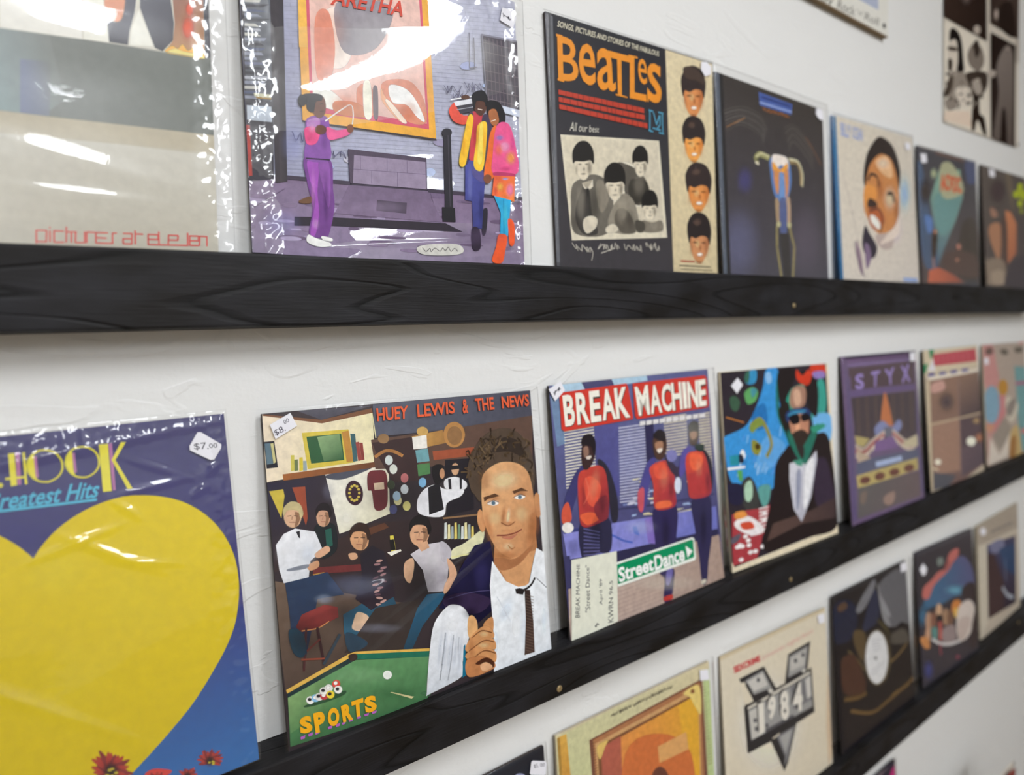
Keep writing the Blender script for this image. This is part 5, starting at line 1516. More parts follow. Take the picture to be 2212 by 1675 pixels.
P 1d1c1c - 462 560 482 562 487 606 465 605
P e6e2d6 - 448 609 509 609 512 617 465 627
P 6a2f30 - 146 600 394 640 392 667 139 624
P a9803e - 139 624 183 626 197 664 162 664
S 1c2226 - 162 449 207 441 241 465 238 552 178 573 165 519
P 23574c - 200 466 225 465 226 532 201 535
S c99c80 - 224 420 214 445 195 452 177 438 172 410 181 385 201 377 218 392
S 8f6a50 - 207 401 221 415 211 444 203 450 209 424
S 211b20 - 171 406 174 380 197 363 222 375 230 409 222 423 217 399 200 390 181 391
L 3c2a25 2.6 182 410 194 411
L 3c2a25 2.6 202 413 213 416
L 9b6f55 2.6 196 415 194 426
L 8a4f42 2.6 187 433 204 436
G 2a3b57/243149 70,633,132,921 34 624 124 629 196 629 255 731 149 721 130 793 89 925 42 893 42 735
G e4e5ea/cfd2d8 67,464,155,636 13 486 44 451 87 439 161 466 185 540 135 572 123 631 30 631 18 578
P 25242c - 90 452 104 451 103 480 97 474
S d3ab8c - 113 399 102 426 79 433 58 417 51 387 62 361 85 353 106 369
S 8f6a50 - 93 379 110 394 98 425 88 431 95 404
S c0b184 - 50 383 53 356 80 338 111 352 121 388 111 403 105 377 84 367 62 367
L 3c2a25 2.5 63 388 77 389
L 3c2a25 2.5 87 391 101 395
L 9b6f55 2.5 80 393 78 404
L 8a4f42 2.5 69 412 90 416
S d0a283 - 154 551 200 530 211 550 170 567
S c6946f - 123 588 161 578 163 600 132 607
S 7b808c - 50 584 121 583 116 595 58 591
G 23202a/2e2530 362,560,417,828 332 590 386 566 437 604 464 749 470 796 359 821 298 760 333 680
S b08c84 - 424 636 420 638 412 639 403 637 399 635 402 632 411 631 420 633
S 8f6d70 - 413 648 409 650 401 650 392 648 388 645 391 643 400 643 409 645
S 8f6d70 - 440 667 437 669 428 670 419 668 415 666 418 663 427 663 436 664
S 8f6d70 - 425 677 422 679 413 680 404 678 400 676 403 673 412 673 421 674
S 8f6d70 - 435 691 432 694 424 696 415 696 411 694 413 691 422 689 431 689
S 5d434c - 402 696 399 699 391 702 383 702 378 701 381 697 389 695 397 694
S 5d434c - 435 725 430 726 421 723 413 719 410 715 414 714 423 716 432 721
S b08c84 - 398 724 395 727 387 728 378 727 374 725 377 722 385 721 394 722
S 8f6d70 - 418 744 414 746 405 747 397 745 393 742 396 739 405 739 414 741
S b08c84 - 402 751 400 754 392 756 383 756 379 754 381 751 389 749 398 749
S 5d434c - 405 770 401 771 392 771 384 768 380 764 384 763 393 763 401 766
S b08c84 - 411 787 407 788 398 786 389 781 386 778 390 777 399 779 408 783
S b08c84 - 426 798 423 801 415 804 406 804 402 801 405 798 413 796 421 796
S b08c84 - 406 813 402 814 393 812 385 807 382 803 386 802 395 805 403 809
G 2c5a72/25485c 273,833,436,833 244 807 324 785 359 821 460 794 469 824 432 887 330 948 255 943 242 877
S d8b79a - 303 815 341 838 343 862 316 890 278 872 284 845
S cc9a72 - 372 528 366 562 341 575 313 561 298 528 305 495 329 481 357 495
S 8f6a50 - 348 512 369 531 355 565 343 572 351 541
S 35241f - 297 516 301 484 333 465 369 481 381 524 370 540 363 511 338 498 311 498
L 3c2a25 2.7 313 521 330 524
L 3c2a25 2.7 341 526 358 530
L 9b6f55 2.7 333 528 330 541
L 8a4f42 2.7 320 549 344 554
S c89c7c - 286 580 313 582 319 601 295 603
G 255a78/1f4054 559,829,522,1006 613 824 700 837 686 863 581 948 521 1034 471 1009 499 925
G cbc6cc/a9a4ac 600,611,679,821 551 639 622 614 698 618 737 680 715 792 695 831 619 816 602 717
S b8b3bb - 698 618 739 651 741 691 701 701
S d2a888 - 522 670 559 659 561 698 540 755 517 726
S d0a283 - 724 697 759 744 758 793 699 842 700 808 729 766
S cfa07e - 645 574 623 607 589 611 562 586 559 546 581 513 615 508 642 533
S 8f6a50 - 617 541 642 562 625 603 611 611 621 575
S 1c181b - 557 545 562 508 600 485 643 504 657 554 643 574 635 539 605 524 574 524
L 3c2a25 3.0 576 552 596 555
L 3c2a25 3.0 609 557 629 562
L 9b6f55 3.0 600 559 596 575
L 8a4f42 3.0 584 585 612 591
P cda080 - 580 603 634 600 642 630 603 639
G 5a2326/8a3a38 123,824,143,787 61 803 86 763 173 749 224 771 225 811 158 826 80 828
C c98a55 4.2 81 823 140 830 186 817
L 3a2428 10.2 140 830 154 971
L 4a2a2c 8.4 98 818 77 972
L 8a4534 6.6 72 928 156 951
L 6a352f 8.4 95 902 145 874
L 34414c 12.3 224 880 154 971
S 1f3d4e - 36 808 80 829 91 900 69 919 42 885
P 38302e - 236 954 379 818 580 835 481 1022
S 2a3f50 - 251 880 330 939 310 959 255 951
P d6ac52 - 7 1020 253 964 281 963 604 1050 603 1061 284 974 257 980 10 1034
P 1f3438 - 10 1034 258 980 602 1069 600 1087 279 994 11 1051
G 5f9160/3c6a44 305,1002,286,1236 11 1050 278 996 601 1084 575 1269 6 1230
G 7ea06a/4b7a4c 37,1042,115,1129 11 1051 150 1023 222 1124 10 1182
P 1d6a55 - 284 974 603 1061 601 1084 279 994
S 3a2b28 - 253 970 280 973 284 992 260 993
S 2c4f35 - 66 1103 144 1097 224 1099 214 1113 117 1113
S e6e4df - 105 1092 101 1100 90 1101 81 1093 77 1082 82 1075 92 1074 102 1082
S 2a2a30 - 95 1086 93 1089 89 1089 85 1086 83 1082 85 1079 89 1079 93 1082
S 7fb2d6 - 126 1092 121 1100 111 1100 101 1093 98 1082 103 1074 113 1074 123 1081
S e9e8e4 - 115 1086 113 1089 109 1089 105 1086 104 1082 106 1079 110 1079 114 1082
S d9d6d0 - 140 1092 135 1100 125 1100 115 1093 111 1082 116 1074 127 1074 137 1081
S 2a2a30 - 129 1086 127 1088 123 1088 119 1086 117 1081 120 1078 124 1079 128 1081
S b23a40 - 159 1095 154 1103 143 1103 134 1096 130 1085 135 1077 146 1077 156 1084
S e9e8e4 - 148 1089 146 1092 142 1092 138 1089 136 1085 138 1082 143 1082 147 1085
S e8e6e0 - 159 1076 154 1084 143 1085 133 1077 130 1066 135 1058 145 1058 155 1065
S 2a2a30 - 148 1070 146 1073 142 1073 138 1070 136 1066 138 1063 142 1063 146 1066
S dcd9d4 - 179 1073 173 1081 163 1081 153 1074 149 1063 154 1055 165 1054 175 1062
S e9e8e4 - 168 1066 165 1069 161 1069 157 1066 156 1062 158 1059 162 1059 166 1062
S e0c63c - 183 1099 178 1107 168 1107 158 1099 154 1088 159 1080 170 1080 180 1088
S 2a2a30 - 172 1092 170 1095 166 1095 162 1092 160 1088 163 1085 167 1085 171 1088
S cf3f37 - 209 1066 204 1074 194 1074 183 1067 180 1056 185 1048 196 1047 206 1055
S e9e8e4 - 198 1060 196 1063 192 1063 188 1060 186 1055 188 1052 193 1052 197 1055
S eceae4 - 215 1090 209 1099 199 1099 189 1091 185 1080 190 1072 201 1072 211 1079
S 2a2a30 - 203 1084 201 1087 197 1087 193 1084 191 1080 193 1077 198 1077 202 1080
S f0efe8 - 424 1103 418 1112 404 1113 392 1104 388 1091 394 1081 407 1081 420 1090
P e3d2a0 - 411 1170 419 1171 516 1225 503 1228
S 3f6b48 - 546 1221 588 1226 586 1244
B 120d12 496,385,0.5 705 420 634 490 486 495 353 437 305 353 366 287 505 275 649 329
B 0c0b10 585,779,0.6 713 811 667 895 574 909 491 847 464 749 507 667 597 649 684 708
B 1a1720 249,800,0.5 359 830 321 877 242 877 170 833 145 771 179 726 255 723 331 766
B 241a1a 94,867,0.5 196 898 160 948 87 950 20 904 -3 838 30 789 101 785 170 829
B 6f7896 303,708,0.35 474 751 419 782 298 769 186 722 144 668 193 638 308 647 426 694
B 9aa6c0 174,728,0.45 227 741 210 755 172 753 137 736 123 714 140 700 177 702 213 719
B 8a8ea0 372,897,0.3 529 943 480 948 370 924 266 885 226 855 269 849 374 871 483 910
B ffffff 38,525,0.4 79 534 64 566 34 574 7 553 -1 516 13 484 42 476 70 496
B aab0ba 129,545,0.5 171 554 155 593 124 604 96 580 87 536 103 497 133 486 162 510
B e6e2e8 659,682,0.4 724 697 701 733 654 738 610 711 595 668 617 632 664 625 708 652
B 8a8690 684,765,0.5 728 776 711 813 679 822 650 798 641 755 657 718 689 708 719 732
B 86ae82 283,1057,0.35 472 1121 411 1139 278 1109 155 1051 109 999 161 980 287 1006 418 1064
B 2a5234 426,1179,0.4 587 1235 536 1250 422 1223 317 1172 277 1126 322 1111 430 1134 542 1186
B fffbe0 288,439,0.5 344 449 324 483 284 491 247 468 235 429 253 395 293 387 330 409
B 6a6a80 226,322,0.4 261 328 248 363 221 374 198 355 191 317 204 282 230 271 254 290
S 51443a - 871 418 862 326 906 241 985 179 1088 167 1175 211 1221 291 1238 401 1218 485 1185 522 1147 367 956 360 920 477 887 441
S 3a312c - 1002 264 1071 209 1159 241 1191 320 1103 276
C 463a30 6.7 976 287 990 272 999 264
C 463a30 8.2 1053 250 1051 219 1033 207
C 574736 6.1 1145 360 1145 338 1159 326
C 3f342c 8.9 952 294 964 277 992 257
C 66543f 7.4 909 329 893 315 944 323
C 66543f 8.0 854 363 861 341 828 335
C 3f342c 7.4 1019 235 1004 224 1058 199
C 463a30 6.5 1105 310 1113 292 1110 286
C 5d4c3c 7.5 1168 343 1151 320 1209 317
C 574736 7.8 1187 320 1187 289 1213 305
C 3f342c 4.8 881 269 875 244 862 250
C 5d4c3c 8.4 943 300 945 270 971 267
C 5d4c3c 5.0 951 221 938 207 950 208
C 66543f 7.4 1193 325 1206 314 1200 306
C 75614b 8.9 1019 264 1025 250 1059 228
C 5d4c3c 9.0 1149 317 1170 308 1186 310
C 75614b 8.8 972 314 978 295 1011 282
C 66543f 8.4 1224 403 1217 372 1216 366
C 75614b 6.8 989 272 982 241 967 247
C 3f342c 6.4 1125 213 1128 189 1142 172
C 66543f 7.7 869 362 877 353 873 335
C 574736 7.8 1131 263 1123 242 1159 241
C 463a30 4.8 1010 306 999 278 1010 285
C 75614b 7.6 971 254 992 238 959 234
C 66543f 9.0 1093 212 1101 203 1124 205
C 75614b 7.1 1023 249 1038 238 1051 213
C 5d4c3c 8.5 901 286 887 265 907 241
C 66543f 5.1 894 297 878 272 862 258
C 463a30 5.6 971 305 961 294 970 292
C 66543f 5.7 1088 263 1084 253 1082 248
C 5d4c3c 6.5 972 282 987 255 959 267
C 66543f 4.8 1222 437 1220 425 1226 419
C 574736 6.9 1103 206 1122 194 1106 189
C 463a30 6.0 929 273 924 243 945 245
C 3f342c 4.6 990 232 990 214 968 199
C 3f342c 5.1 1232 433 1240 405 1234 402
C 3f342c 5.6 994 195 1003 179 1003 157
C 66543f 7.3 1065 257 1055 234 1087 228
C 75614b 8.4 924 294 927 277 940 281
C 574736 8.0 1014 244 1020 227 1017 198
C 3f342c 5.5 940 339 928 322 951 322
C 463a30 5.0 899 286 912 275 921 245
C 574736 6.4 994 242 992 215 1022 200
C 3f342c 6.3 1126 340 1109 324 1118 301
C 3f342c 7.8 988 298 996 280 975 283
C 3f342c 6.5 1074 257 1087 243 1104 221
C 463a30 7.9 1194 307 1181 279 1207 264
C 574736 8.2 1012 232 999 202 1007 193
C 66543f 8.1 975 287 979 269 993 248
C 75614b 7.1 946 311 968 295 959 280
C 5d4c3c 6.0 865 332 848 319 866 320
C 66543f 8.7 924 388 944 380 916 346
C 3f342c 4.9 975 236 960 204 1015 212
C 574736 8.8 937 278 958 261 921 244
C 3f342c 7.5 954 235 952 222 946 194
C 463a30 8.8 1216 373 1226 349 1195 325
C 75614b 5.0 1196 260 1211 232 1200 245
C 574736 8.3 1200 265 1223 251 1177 223
C 3f342c 6.6 896 335 905 320 900 304
C 574736 8.9 1222 422 1202 389 1217 398
C 574736 7.2 951 239 946 209 949 197
C 463a30 7.5 1169 266 1168 237 1148 220
C 574736 8.0 1083 299 1069 287 1097 281
C 66543f 8.1 929 305 919 284 908 276
C 5d4c3c 7.9 950 263 955 235 980 237
C 66543f 5.2 942 326 958 302 955 311
C 5d4c3c 9.1 1158 374 1147 353 1193 337
C 66543f 6.9 952 259 945 244 983 220
C 5d4c3c 8.1 1184 438 1206 430 1191 395
C 75614b 6.2 962 273 945 246 932 231
S c58f64 - 931 568 928 604 915 617 901 601 892 565 896 530 908 516 922 531
S c08a60 - 1260 556 1253 596 1237 611 1222 592 1216 550 1223 510 1238 495 1254 514
G c89468/ab7650 958,462,1232,725 975 671 1212 656 1216 759 1093 907 1019 867 960 770
H d6a577/b98159 944,480,1252,664 927 427 946 359 1034 322 1136 339 1197 396 1216 506 1221 636 1190 716 1107 771 1043 760 982 706 935 602 923 518
B ecc69c 1052,405,0.75 1168 406 1138 451 1059 468 978 448 941 404 968 361 1044 343 1128 361
B 8f5a38 1201,654,0.7 1254 672 1207 758 1158 782 1135 732 1150 637 1196 550 1246 524 1270 574
B 9a6440 947,604,0.6 983 605 986 693 966 728 935 691 911 603 908 517 928 481 959 517
B e8bb90 985,570,0.5 1035 580 1017 606 981 611 948 592 936 561 953 535 989 530 1023 548
B e8bb90 1139,578,0.5 1192 588 1173 622 1134 630 1099 608 1087 568 1106 535 1144 526 1180 548
B 8f5a38 1018,748,0.6 1133 773 1097 787 1015 778 938 751 909 723 942 709 1021 717 1101 744
B 8a5535 988,478,0.5 1044 487 1026 501 986 500 947 487 933 469 950 456 990 456 1029 469
B 8a5535 1142,483,0.5 1195 492 1178 504 1140 504 1104 492 1090 474 1107 462 1144 462 1181 474
B ecc69c 1047,712,0.5 1091 722 1076 736 1045 737 1016 723 1005 703 1019 689 1050 688 1080 701
B 6a4630 947,389,0.5 996 397 976 445 940 460 908 434 899 382 917 335 953 319 986 344
P 5a4030 - 933 464 996 457 1022 473 957 475 936 485
P 5a4030 - 1095 463 1151 455 1189 478 1143 470 1104 477
S e9e2da - 950 494 987 488 1014 503 985 510
S 5a7080 - 994 501 991 506 984 507 977 504 975 497 978 492 985 491 992 495
S e9e2da - 1103 493 1137 486 1168 500 1135 507
S 5a7080 - 1147 499 1143 504 1136 505 1128 502 1126 495 1130 490 1137 489 1144 492
L 6b4a38 3.3 948 494 986 486 1014 501
L 6b4a38 3.5 1100 493 1138 484 1171 498
B 8f5c3c 1034,564,0.7 1051 569 1034 609 1017 622 1010 601 1017 559 1033 519 1050 505 1057 526
B f0cda4 1061,574,0.8 1076 578 1063 612 1049 624 1042 606 1046 570 1058 536 1073 524 1080 542
B 9a6440 1055,606,0.6 1106 616 1090 624 1054 621 1019 610 1005 597 1021 589 1057 592 1092 603
B a06a48 1048,639,0.4 1112 652 1092 657 1047 652 1003 639 986 627 1005 622 1049 627 1094 640
C 8a5a40 4.5 1018 595 1057 617 1097 606
C 8f4f40 6.8 990 649 1040 658 1092 658 1132 649
S b5745c - 1014 661 1071 668 1104 664 1063 681
C a97049 4.6 1048 707 1065 727 1085 724
G 262441/1d1b30 805,685,934,968 807 725 866 668 951 666 960 770 933 979 832 1021 793 940 661 895 711 840
S 352a44 - 686 863 800 863 926 926 861 969 726 922
C 4c4668 4.1 708 868 823 869 936 887
G e4e7ec/d3d8df 972,824,1161,1297 952 758 1019 867 1086 910 1145 920 1209 753 1274 799 1332 1276 1070 1278 913 1258 929 1151 929 865
B a9b2bd 1007,999,0.6 1059 1030 1011 1073 961 1073 938 1030 955 969 1003 924 1054 923 1077 967
B b4bcc8 1222,1101,0.6 1255 1110 1235 1212 1208 1248 1189 1198 1190 1092 1210 991 1237 954 1256 1003
B aab2be 1112,1123,0.45 1164 1138 1137 1243 1096 1277 1065 1220 1060 1108 1086 1004 1127 968 1159 1023
B f4f6f8 1050,1084,0.6 1093 1096 1072 1179 1038 1205 1011 1161 1007 1071 1028 989 1062 961 1089 1006
B b4bcc8 938,1123,0.6 967 1132 950 1221 926 1252 909 1208 909 1114 926 1026 950 994 967 1037
L c9ced6 4.5 963 925 1027 1056
P c89468 - 1019 867 1086 910 1143 917 1202 762 978 775
S a06c4a - 968 752 1080 777 1190 738 1103 804 1000 811
P dfe3e8 - 1086 910 1132 914 1203 886 1225 940 1155 954 1097 934
C 2b2728 10.8 1186 892 1167 914 1142 927 1117 932
P 2b2728 - 1066 915 1092 917 1124 931 1109 953 1071 938
G 3b2f2c/4a3a34 1130,937,1120,1231 1120 934 1151 940 1157 1093 1151 1236 1090 1232 1114 1071
L 55585f 3.6 1195 894 1258 961
L 6a5850 2.3 1125 957 1169 979
L 6a5850 2.3 1124 970 1168 993
L 6a5850 2.3 1123 984 1166 1006
L 6a5850 2.3 1121 997 1165 1020
L 6a5850 2.3 1120 1011 1163 1033
L 6a5850 2.3 1119 1024 1162 1047
L 6a5850 2.3 1117 1038 1161 1060
L 6a5850 2.3 1116 1051 1159 1074
L 6a5850 2.3 1115 1064 1158 1087
L 6a5850 2.3 1113 1078 1157 1101
L 6a5850 2.3 1112 1091 1155 1114
L 6a5850 2.3 1111 1105 1154 1128
L 6a5850 2.3 1109 1118 1153 1141
L 6a5850 2.3 1108 1131 1151 1155
L 6a5850 2.3 1107 1145 1150 1168
L 6a5850 2.3 1105 1158 1149 1182
L 6a5850 2.3 1104 1171 1147 1195
L 6a5850 2.3 1103 1185 1146 1208
L 6a5850 2.3 1101 1198 1145 1222
L 6a5850 2.3 1100 1211 1143 1235
H e2e4e9/c4c9d1 704,906,696,1244 575 1222 603 1060 634 954 694 903 734 899 783 927 808 984 800 1051 755 1156 750 1214 587 1235
C a2a6ae 7.2 684 1007 666 1089 639 1196
C aaaeb6 6.2 722 1028 701 1129 677 1209
C b6bac2 5.2 748 1046 735 1130
P 1f6a84 - 767 1091 777 1084 767 1219 749 1223
B 9fa5b0 651,1065,0.55 666 1071 644 1152 626 1181 623 1143 637 1059 659 978 677 948 680 986
B 9fa5b0 674,1080,0.55 689 1086 667 1167 649 1196 646 1158 659 1074 682 993 700 962 703 1001
B 9fa5b0 697,1095,0.55 713 1101 690 1182 671 1212 668 1173 682 1089 705 1007 724 977 727 1016
B 9fa5b0 721,1110,0.55 736 1116 713 1198 695 1227 692 1189 706 1104 729 1022 747 991 750 1030
B 9fa5b0 745,1125,0.55 760 1132 737 1214 718 1243 715 1204 729 1119 752 1037 771 1006 774 1045
B f4f6f8 720,989,0.6 775 1005 755 1041 714 1046 677 1017 665 973 685 937 725 931 763 959
B 0f0e1c 730,874,0.6 809 895 782 930 725 931 672 900 654 854 680 820 736 817 789 848
B 3a3766 889,805,0.5 949 819 924 892 879 913 840 871 830 791 855 718 899 696 938 737
B 12101f 815,956,0.6 873 972 853 995 811 995 772 972 758 941 777 918 819 917 858 940
S d0a06e - 803 978 825 973 844 1004 841 1054 810 1074 795 1040
S b98458 - 880 1025 928 1008 925 1068 888 1067
S c08a5c - 775 1103 817 1057 879 1035 919 1061 927 1099 862 1090 805 1123
S c08a5c - 772 1137 806 1113 874 1084 927 1110 931 1152 870 1133 808 1158
S c08a5c - 774 1162 820 1152 876 1134 930 1167 923 1210 865 1182
C 7f5236 5.3 816 1066 865 1051 919 1075
C 7f5236 5.3 794 1119 873 1098 927 1120
C 7f5236 5.3 801 1163 869 1142 930 1172
S b57a50 - 779 1154 866 1167 917 1208 909 1236 783 1230
B 8a5636 806,1113,0.5 829 1120 818 1166 800 1181 785 1156 783 1106 794 1060 812 1045 827 1070
B e0b48a 876,1069,0.6 911 1079 900 1089 874 1087 850 1074 841 1059 852 1049 877 1051 902 1064
B e0b48a 871,1118,0.6 911 1130 898 1138 870 1134 842 1120 832 1106 844 1098 873 1102 901 1115
S 4a2c22 - 823 1183 878 1176 917 1208 909 1228 876 1195 840 1194
S d2a27c - 845 1201 876 1197 907 1227 860 1230'''.split('\n'),
 'title': '''T d9603f 0.025;HUEY 448 18 593 19 587 73 449 72
T d9603f 0.025;LEWIS 633 17 819 18 819 72 633 73
T d9603f 0.025;& 859 14 891 14 887 77 859 77
T d9603f 0.025;THE 927 16 1029 16 1031 74 930 72
T d9603f 0.025;NEWS 1074 17 1235 18 1233 74 1075 73
P a85fb0 - 44 1206 62 1206 58 1217 44 1216
P a85fb0 - 72 1206 90 1206 88 1216 73 1216
P a85fb0 - 98 1209 118 1210 112 1219 99 1219
P a85fb0 - 147 1208 165 1208 164 1218 148 1218
P a85fb0 - 178 1211 196 1211 193 1221 178 1221
P a85fb0 - 203 1213 218 1213 215 1222 203 1221
P a85fb0 - 230 1212 248 1212 245 1222 231 1221
P a85fb0 - 264 1214 281 1214 279 1223 265 1222
P a85fb0 - 294 1214 314 1215 311 1224 295 1223
P a85fb0 - 326 1216 347 1218 342 1226 327 1225
T e5a528 0.06;S 45 1134 88 1140 91 1205 44 1196
T e5a528 0.06;P 96 1138 137 1140 142 1220 100 1214
T e5a528 0.06;O 149 1141 195 1146 194 1216 150 1212
T e5a528 0.06;R 203 1149 246 1147 248 1216 208 1215
T e5a528 0.06;T 246 1147 295 1148 293 1218 247 1211
T e5a528 0.06;S 298 1148 347 1155 349 1218 300 1215'''.split('\n'),
 'tag': [(25, 42), (103, 5), (124, 56), (41, 97)],
 'tag_text': '''T 4a4652 0;$8. 37 65 73 47 83 73 42 89
T 4a4652 0;00 73 32 92 22 97 38 78 46'''.split('\n')},
{'label': 'record sleeve of three people in red jackets with a green street sign', 'group': 'records on the middle rail', 'm': [[0.99994, -0.00525, -0.00953, 0.62792], [0.00591, 0.99747, 0.07083, -0.03054], [0.00914, -0.07088, 0.99744, 1.0854], [0.0, 0.0, 0.0, 1.0]], 'hs': 1.0378, 'w': 0.313, 'thick': 0.0045, 'edge': 'dark_edge', 'bag': (0.002, 0.015, 0.002, 50, 0.0004, 0.0004, 9, 'thin_plastic'),
 'print': '''P 51507e - -40 -40 1300 -40 1300 1300 -40 1300
G 5e6290/3f3a66 566,-19,579,1014 -1 -8 1241 -16 1258 1232 -15 1211
P a9c6da - 21 -6 705 -10 714 28 299 42 38 42
P 4b4a70 - 218 0 432 -4 453 36 238 37
P 6f87a8 - 4 51 61 44 79 289 21 299
P d8d3c4 - 74 229 278 227 277 234 73 236
P d8d3c4 - 73 243 277 242 276 249 73 250
P d8d3c4 - 72 258 276 257 275 264 72 264
P d8d3c4 - 71 272 276 272 275 279 71 279
P d8d3c4 - 70 287 275 287 274 294 70 293
P d8d3c4 - 69 301 274 302 274 309 69 308
P d8d3c4 - 68 315 274 317 273 324 68 322
P d8d3c4 - 68 330 273 332 272 339 67 337
P d8d3c4 - 67 344 272 347 272 354 66 351
P d8d3c4 - 66 359 272 362 271 369 65 365
P d8d3c4 - 65 373 271 377 270 384 64 380
P d8d3c4 - 64 388 270 392 270 399 63 394
P d8d3c4 - 63 402 270 407 269 414 62 409
P d8d3c4 - 62 416 269 422 268 429 61 423
P d8d3c4 - 61 431 269 437 268 444 60 438
P d8d3c4 - 60 445 268 452 267 459 59 452
P d8d3c4 - 59 460 267 467 266 474 58 466
P d8d3c4 - 58 474 267 482 266 489 57 481
P d8d3c4 - 57 489 266 497 265 504 56 495
P d8d3c4 - 56 503 265 512 265 519 55 510
P b5b6cc - 447 255 672 258 671 265 446 263
P b5b6cc - 446 271 671 274 670 281 445 278
P b5b6cc - 444 286 670 290 670 298 444 293
P b5b6cc - 443 302 670 306 669 314 443 309
P b5b6cc - 442 317 669 322 668 330 441 324
P b5b6cc - 441 332 668 338 667 346 440 340
P b5b6cc - 440 348 668 354 667 362 439 355
P b5b6cc - 439 363 667 371 666 378 438 371
P b5b6cc - 438 379 666 387 665 394 437 386
P b5b6cc - 437 394 666 403 665 410 436 401
P b5b6cc - 436 410 665 419 664 426 435 417
P b5b6cc - 435 425 664 435 663 442 434 432
P b5b6cc - 434 440 663 451 663 458 433 448
P b5b6cc - 433 456 663 467 662 475 432 463
P b5b6cc - 432 471 662 483 661 491 431 478
P b5b6cc - 431 487 661 499 660 507 430 494
P b5b6cc - 430 502 661 515 660 523 429 509
P b5b6cc - 429 517 660 531 659 539 428 525
P b5b6cc - 428 533 659 547 658 555 427 540
P b5b6cc - 427 548 659 564 658 571 426 555
P b5b6cc - 425 564 658 580 657 587 425 571
P b5b6cc - 424 579 657 596 656 603 424 586
P b5b6cc - 423 594 657 612 656 619 423 602
P b5b6cc - 422 610 656 628 655 635 421 617
P b5b6cc - 421 625 655 644 654 651 420 632
P b5b6cc - 420 641 654 660 654 667 419 648
P cfc6b4 - 819 241 1019 242 1018 250 819 248
P cfc6b4 - 818 257 1019 259 1018 267 817 265
P cfc6b4 - 817 273 1018 276 1017 284 816 281
P cfc6b4 - 816 290 1017 293 1016 301 815 297
P cfc6b4 - 815 306 1016 310 1015 318 814 314
P cfc6b4 - 814 323 1016 327 1015 335 813 330
P cfc6b4 - 813 339 1015 344 1014 352 812 347
P cfc6b4 - 811 355 1014 361 1013 369 810 363
P cfc6b4 - 810 372 1013 378 1012 386 809 380
P cfc6b4 - 809 388 1013 395 1012 403 808 396
P cfc6b4 - 808 405 1012 412 1011 420 807 412
P cfc6b4 - 807 421 1011 429 1010 437 806 429
P cfc6b4 - 806 438 1010 446 1009 454 805 445
P cfc6b4 - 804 454 1010 463 1009 471 804 462
P d9cdae - 1131 254 1240 255 1239 263 1130 262
P d9cdae - 1130 271 1239 272 1238 280 1129 279
P d9cdae - 1129 288 1238 290 1237 298 1128 296
P d9cdae - 1127 305 1237 307 1236 316 1126 313
P d9cdae - 1126 323 1237 325 1236 333 1125 331
P d9cdae - 1125 340 1236 343 1235 351 1124 348
P d9cdae - 1124 357 1235 360 1234 368 1123 365
P d9cdae - 1122 374 1234 378 1233 386 1121 382
P d9cdae - 1121 392 1233 395 1232 404 1120 400
P d9cdae - 1120 409 1233 413 1232 421 1119 417
P d9cdae - 1119 426 1232 431 1231 439 1118 434
P d9cdae - 1117 443 1231 448 1230 456 1116 451
P d9cdae - 1116 461 1230 466 1229 474 1115 469
P d9cdae - 1115 478 1230 483 1229 492 1114 486
P d9cdae - 1114 495 1229 501 1228 509 1113 503
P d9cdae - 1112 512 1228 519 1227 527 1111 520
P d9cdae - 1111 529 1227 536 1226 544 1110 537
P d9cdae - 1110 547 1227 554 1225 562 1109 555
P d9cdae - 1109 564 1226 571 1225 580 1108 572
P d9cdae - 1107 581 1225 589 1224 597 1106 589
G 55558c/4a4a86 302,229,411,606 278 227 456 233 424 609 282 611
P 2d2a4e - 658 252 730 250 720 566 647 573
P c7c7d8 - 518 636 607 646 576 652 517 645
P e0d9b4 - 528 539 588 543 561 550 527 548
P 7a86b8 - 741 722 773 722 804 740 740 732
P e0d9b4 - 846 761 935 772 878 773 845 770
P d8cda4 - 578 558 611 558 642 574 577 567
P 9fb3d6 - 500 726 540 728 529 737 499 735
P 9fb3d6 - 654 621 696 623 730 640 653 631
P 7a86b8 - 719 646 749 645 780 662 717 655
P e0d9b4 - 643 662 703 667 731 684 642 671
P c7c7d8 - 653 686 692 688 682 697 652 696
P 9fb3d6 - 526 669 598 677 598 688 525 678
P 7a86b8 - 439 657 528 668 483 670 438 666
P d8cda4 - 983 592 1027 593 1091 615 981 601
P e0d9b4 - 591 635 635 637 618 645 590 644
P c7c7d8 - 678 725 728 729 760 747 677 734
P c7c7d8 - 482 655 525 658 572 678 481 665
P 7a86b8 - 774 738 813 740 817 752 773 748
P 9fb3d6 - 923 743 975 747 1002 764 922 753
P c7c7d8 - 472 660 531 665 512 673 471 669
P d8cda4 - 974 621 1054 628 1040 638 973 631
P d8cda4 - 928 807 961 807 982 823 927 817
P 9fb3d6 - 794 755 841 758 836 769 793 765
P d8cda4 - 588 735 631 738 676 758 587 744
P 9fb3d6 - 835 613 898 617 905 630 834 622
L 3a3a5e 8.6 377 673 562 696 973 728 1219 741
L c9c2a2 7.5 381 749 665 777 997 792
G 8a8bd0/6f74bb 472,756,736,906 8 713 343 739 1226 816 1221 982 730 954 360 925 24 871
P 2d2c4c - 15 851 364 889 1225 951 1223 993 370 954 21 896
P 4a68c0 - 496 789 530 792 544 846 505 828
P 3a3f78 - 9 705 344 735 342 748 12 723
L 4b62b8 10.6 325 790 422 847 486 871
P 7f6bb8 - 596 763 666 767 662 919 607 898
G b9a59b/a58e82 440,1026,828,1371 19 912 370 954 1231 989 1252 1273 333 1263 -8 1247
L a6928a 4.3 350 1013 1278 1015
L a6928a 4.3 347 1034 1275 1038
L a6928a 4.3 344 1055 1272 1060
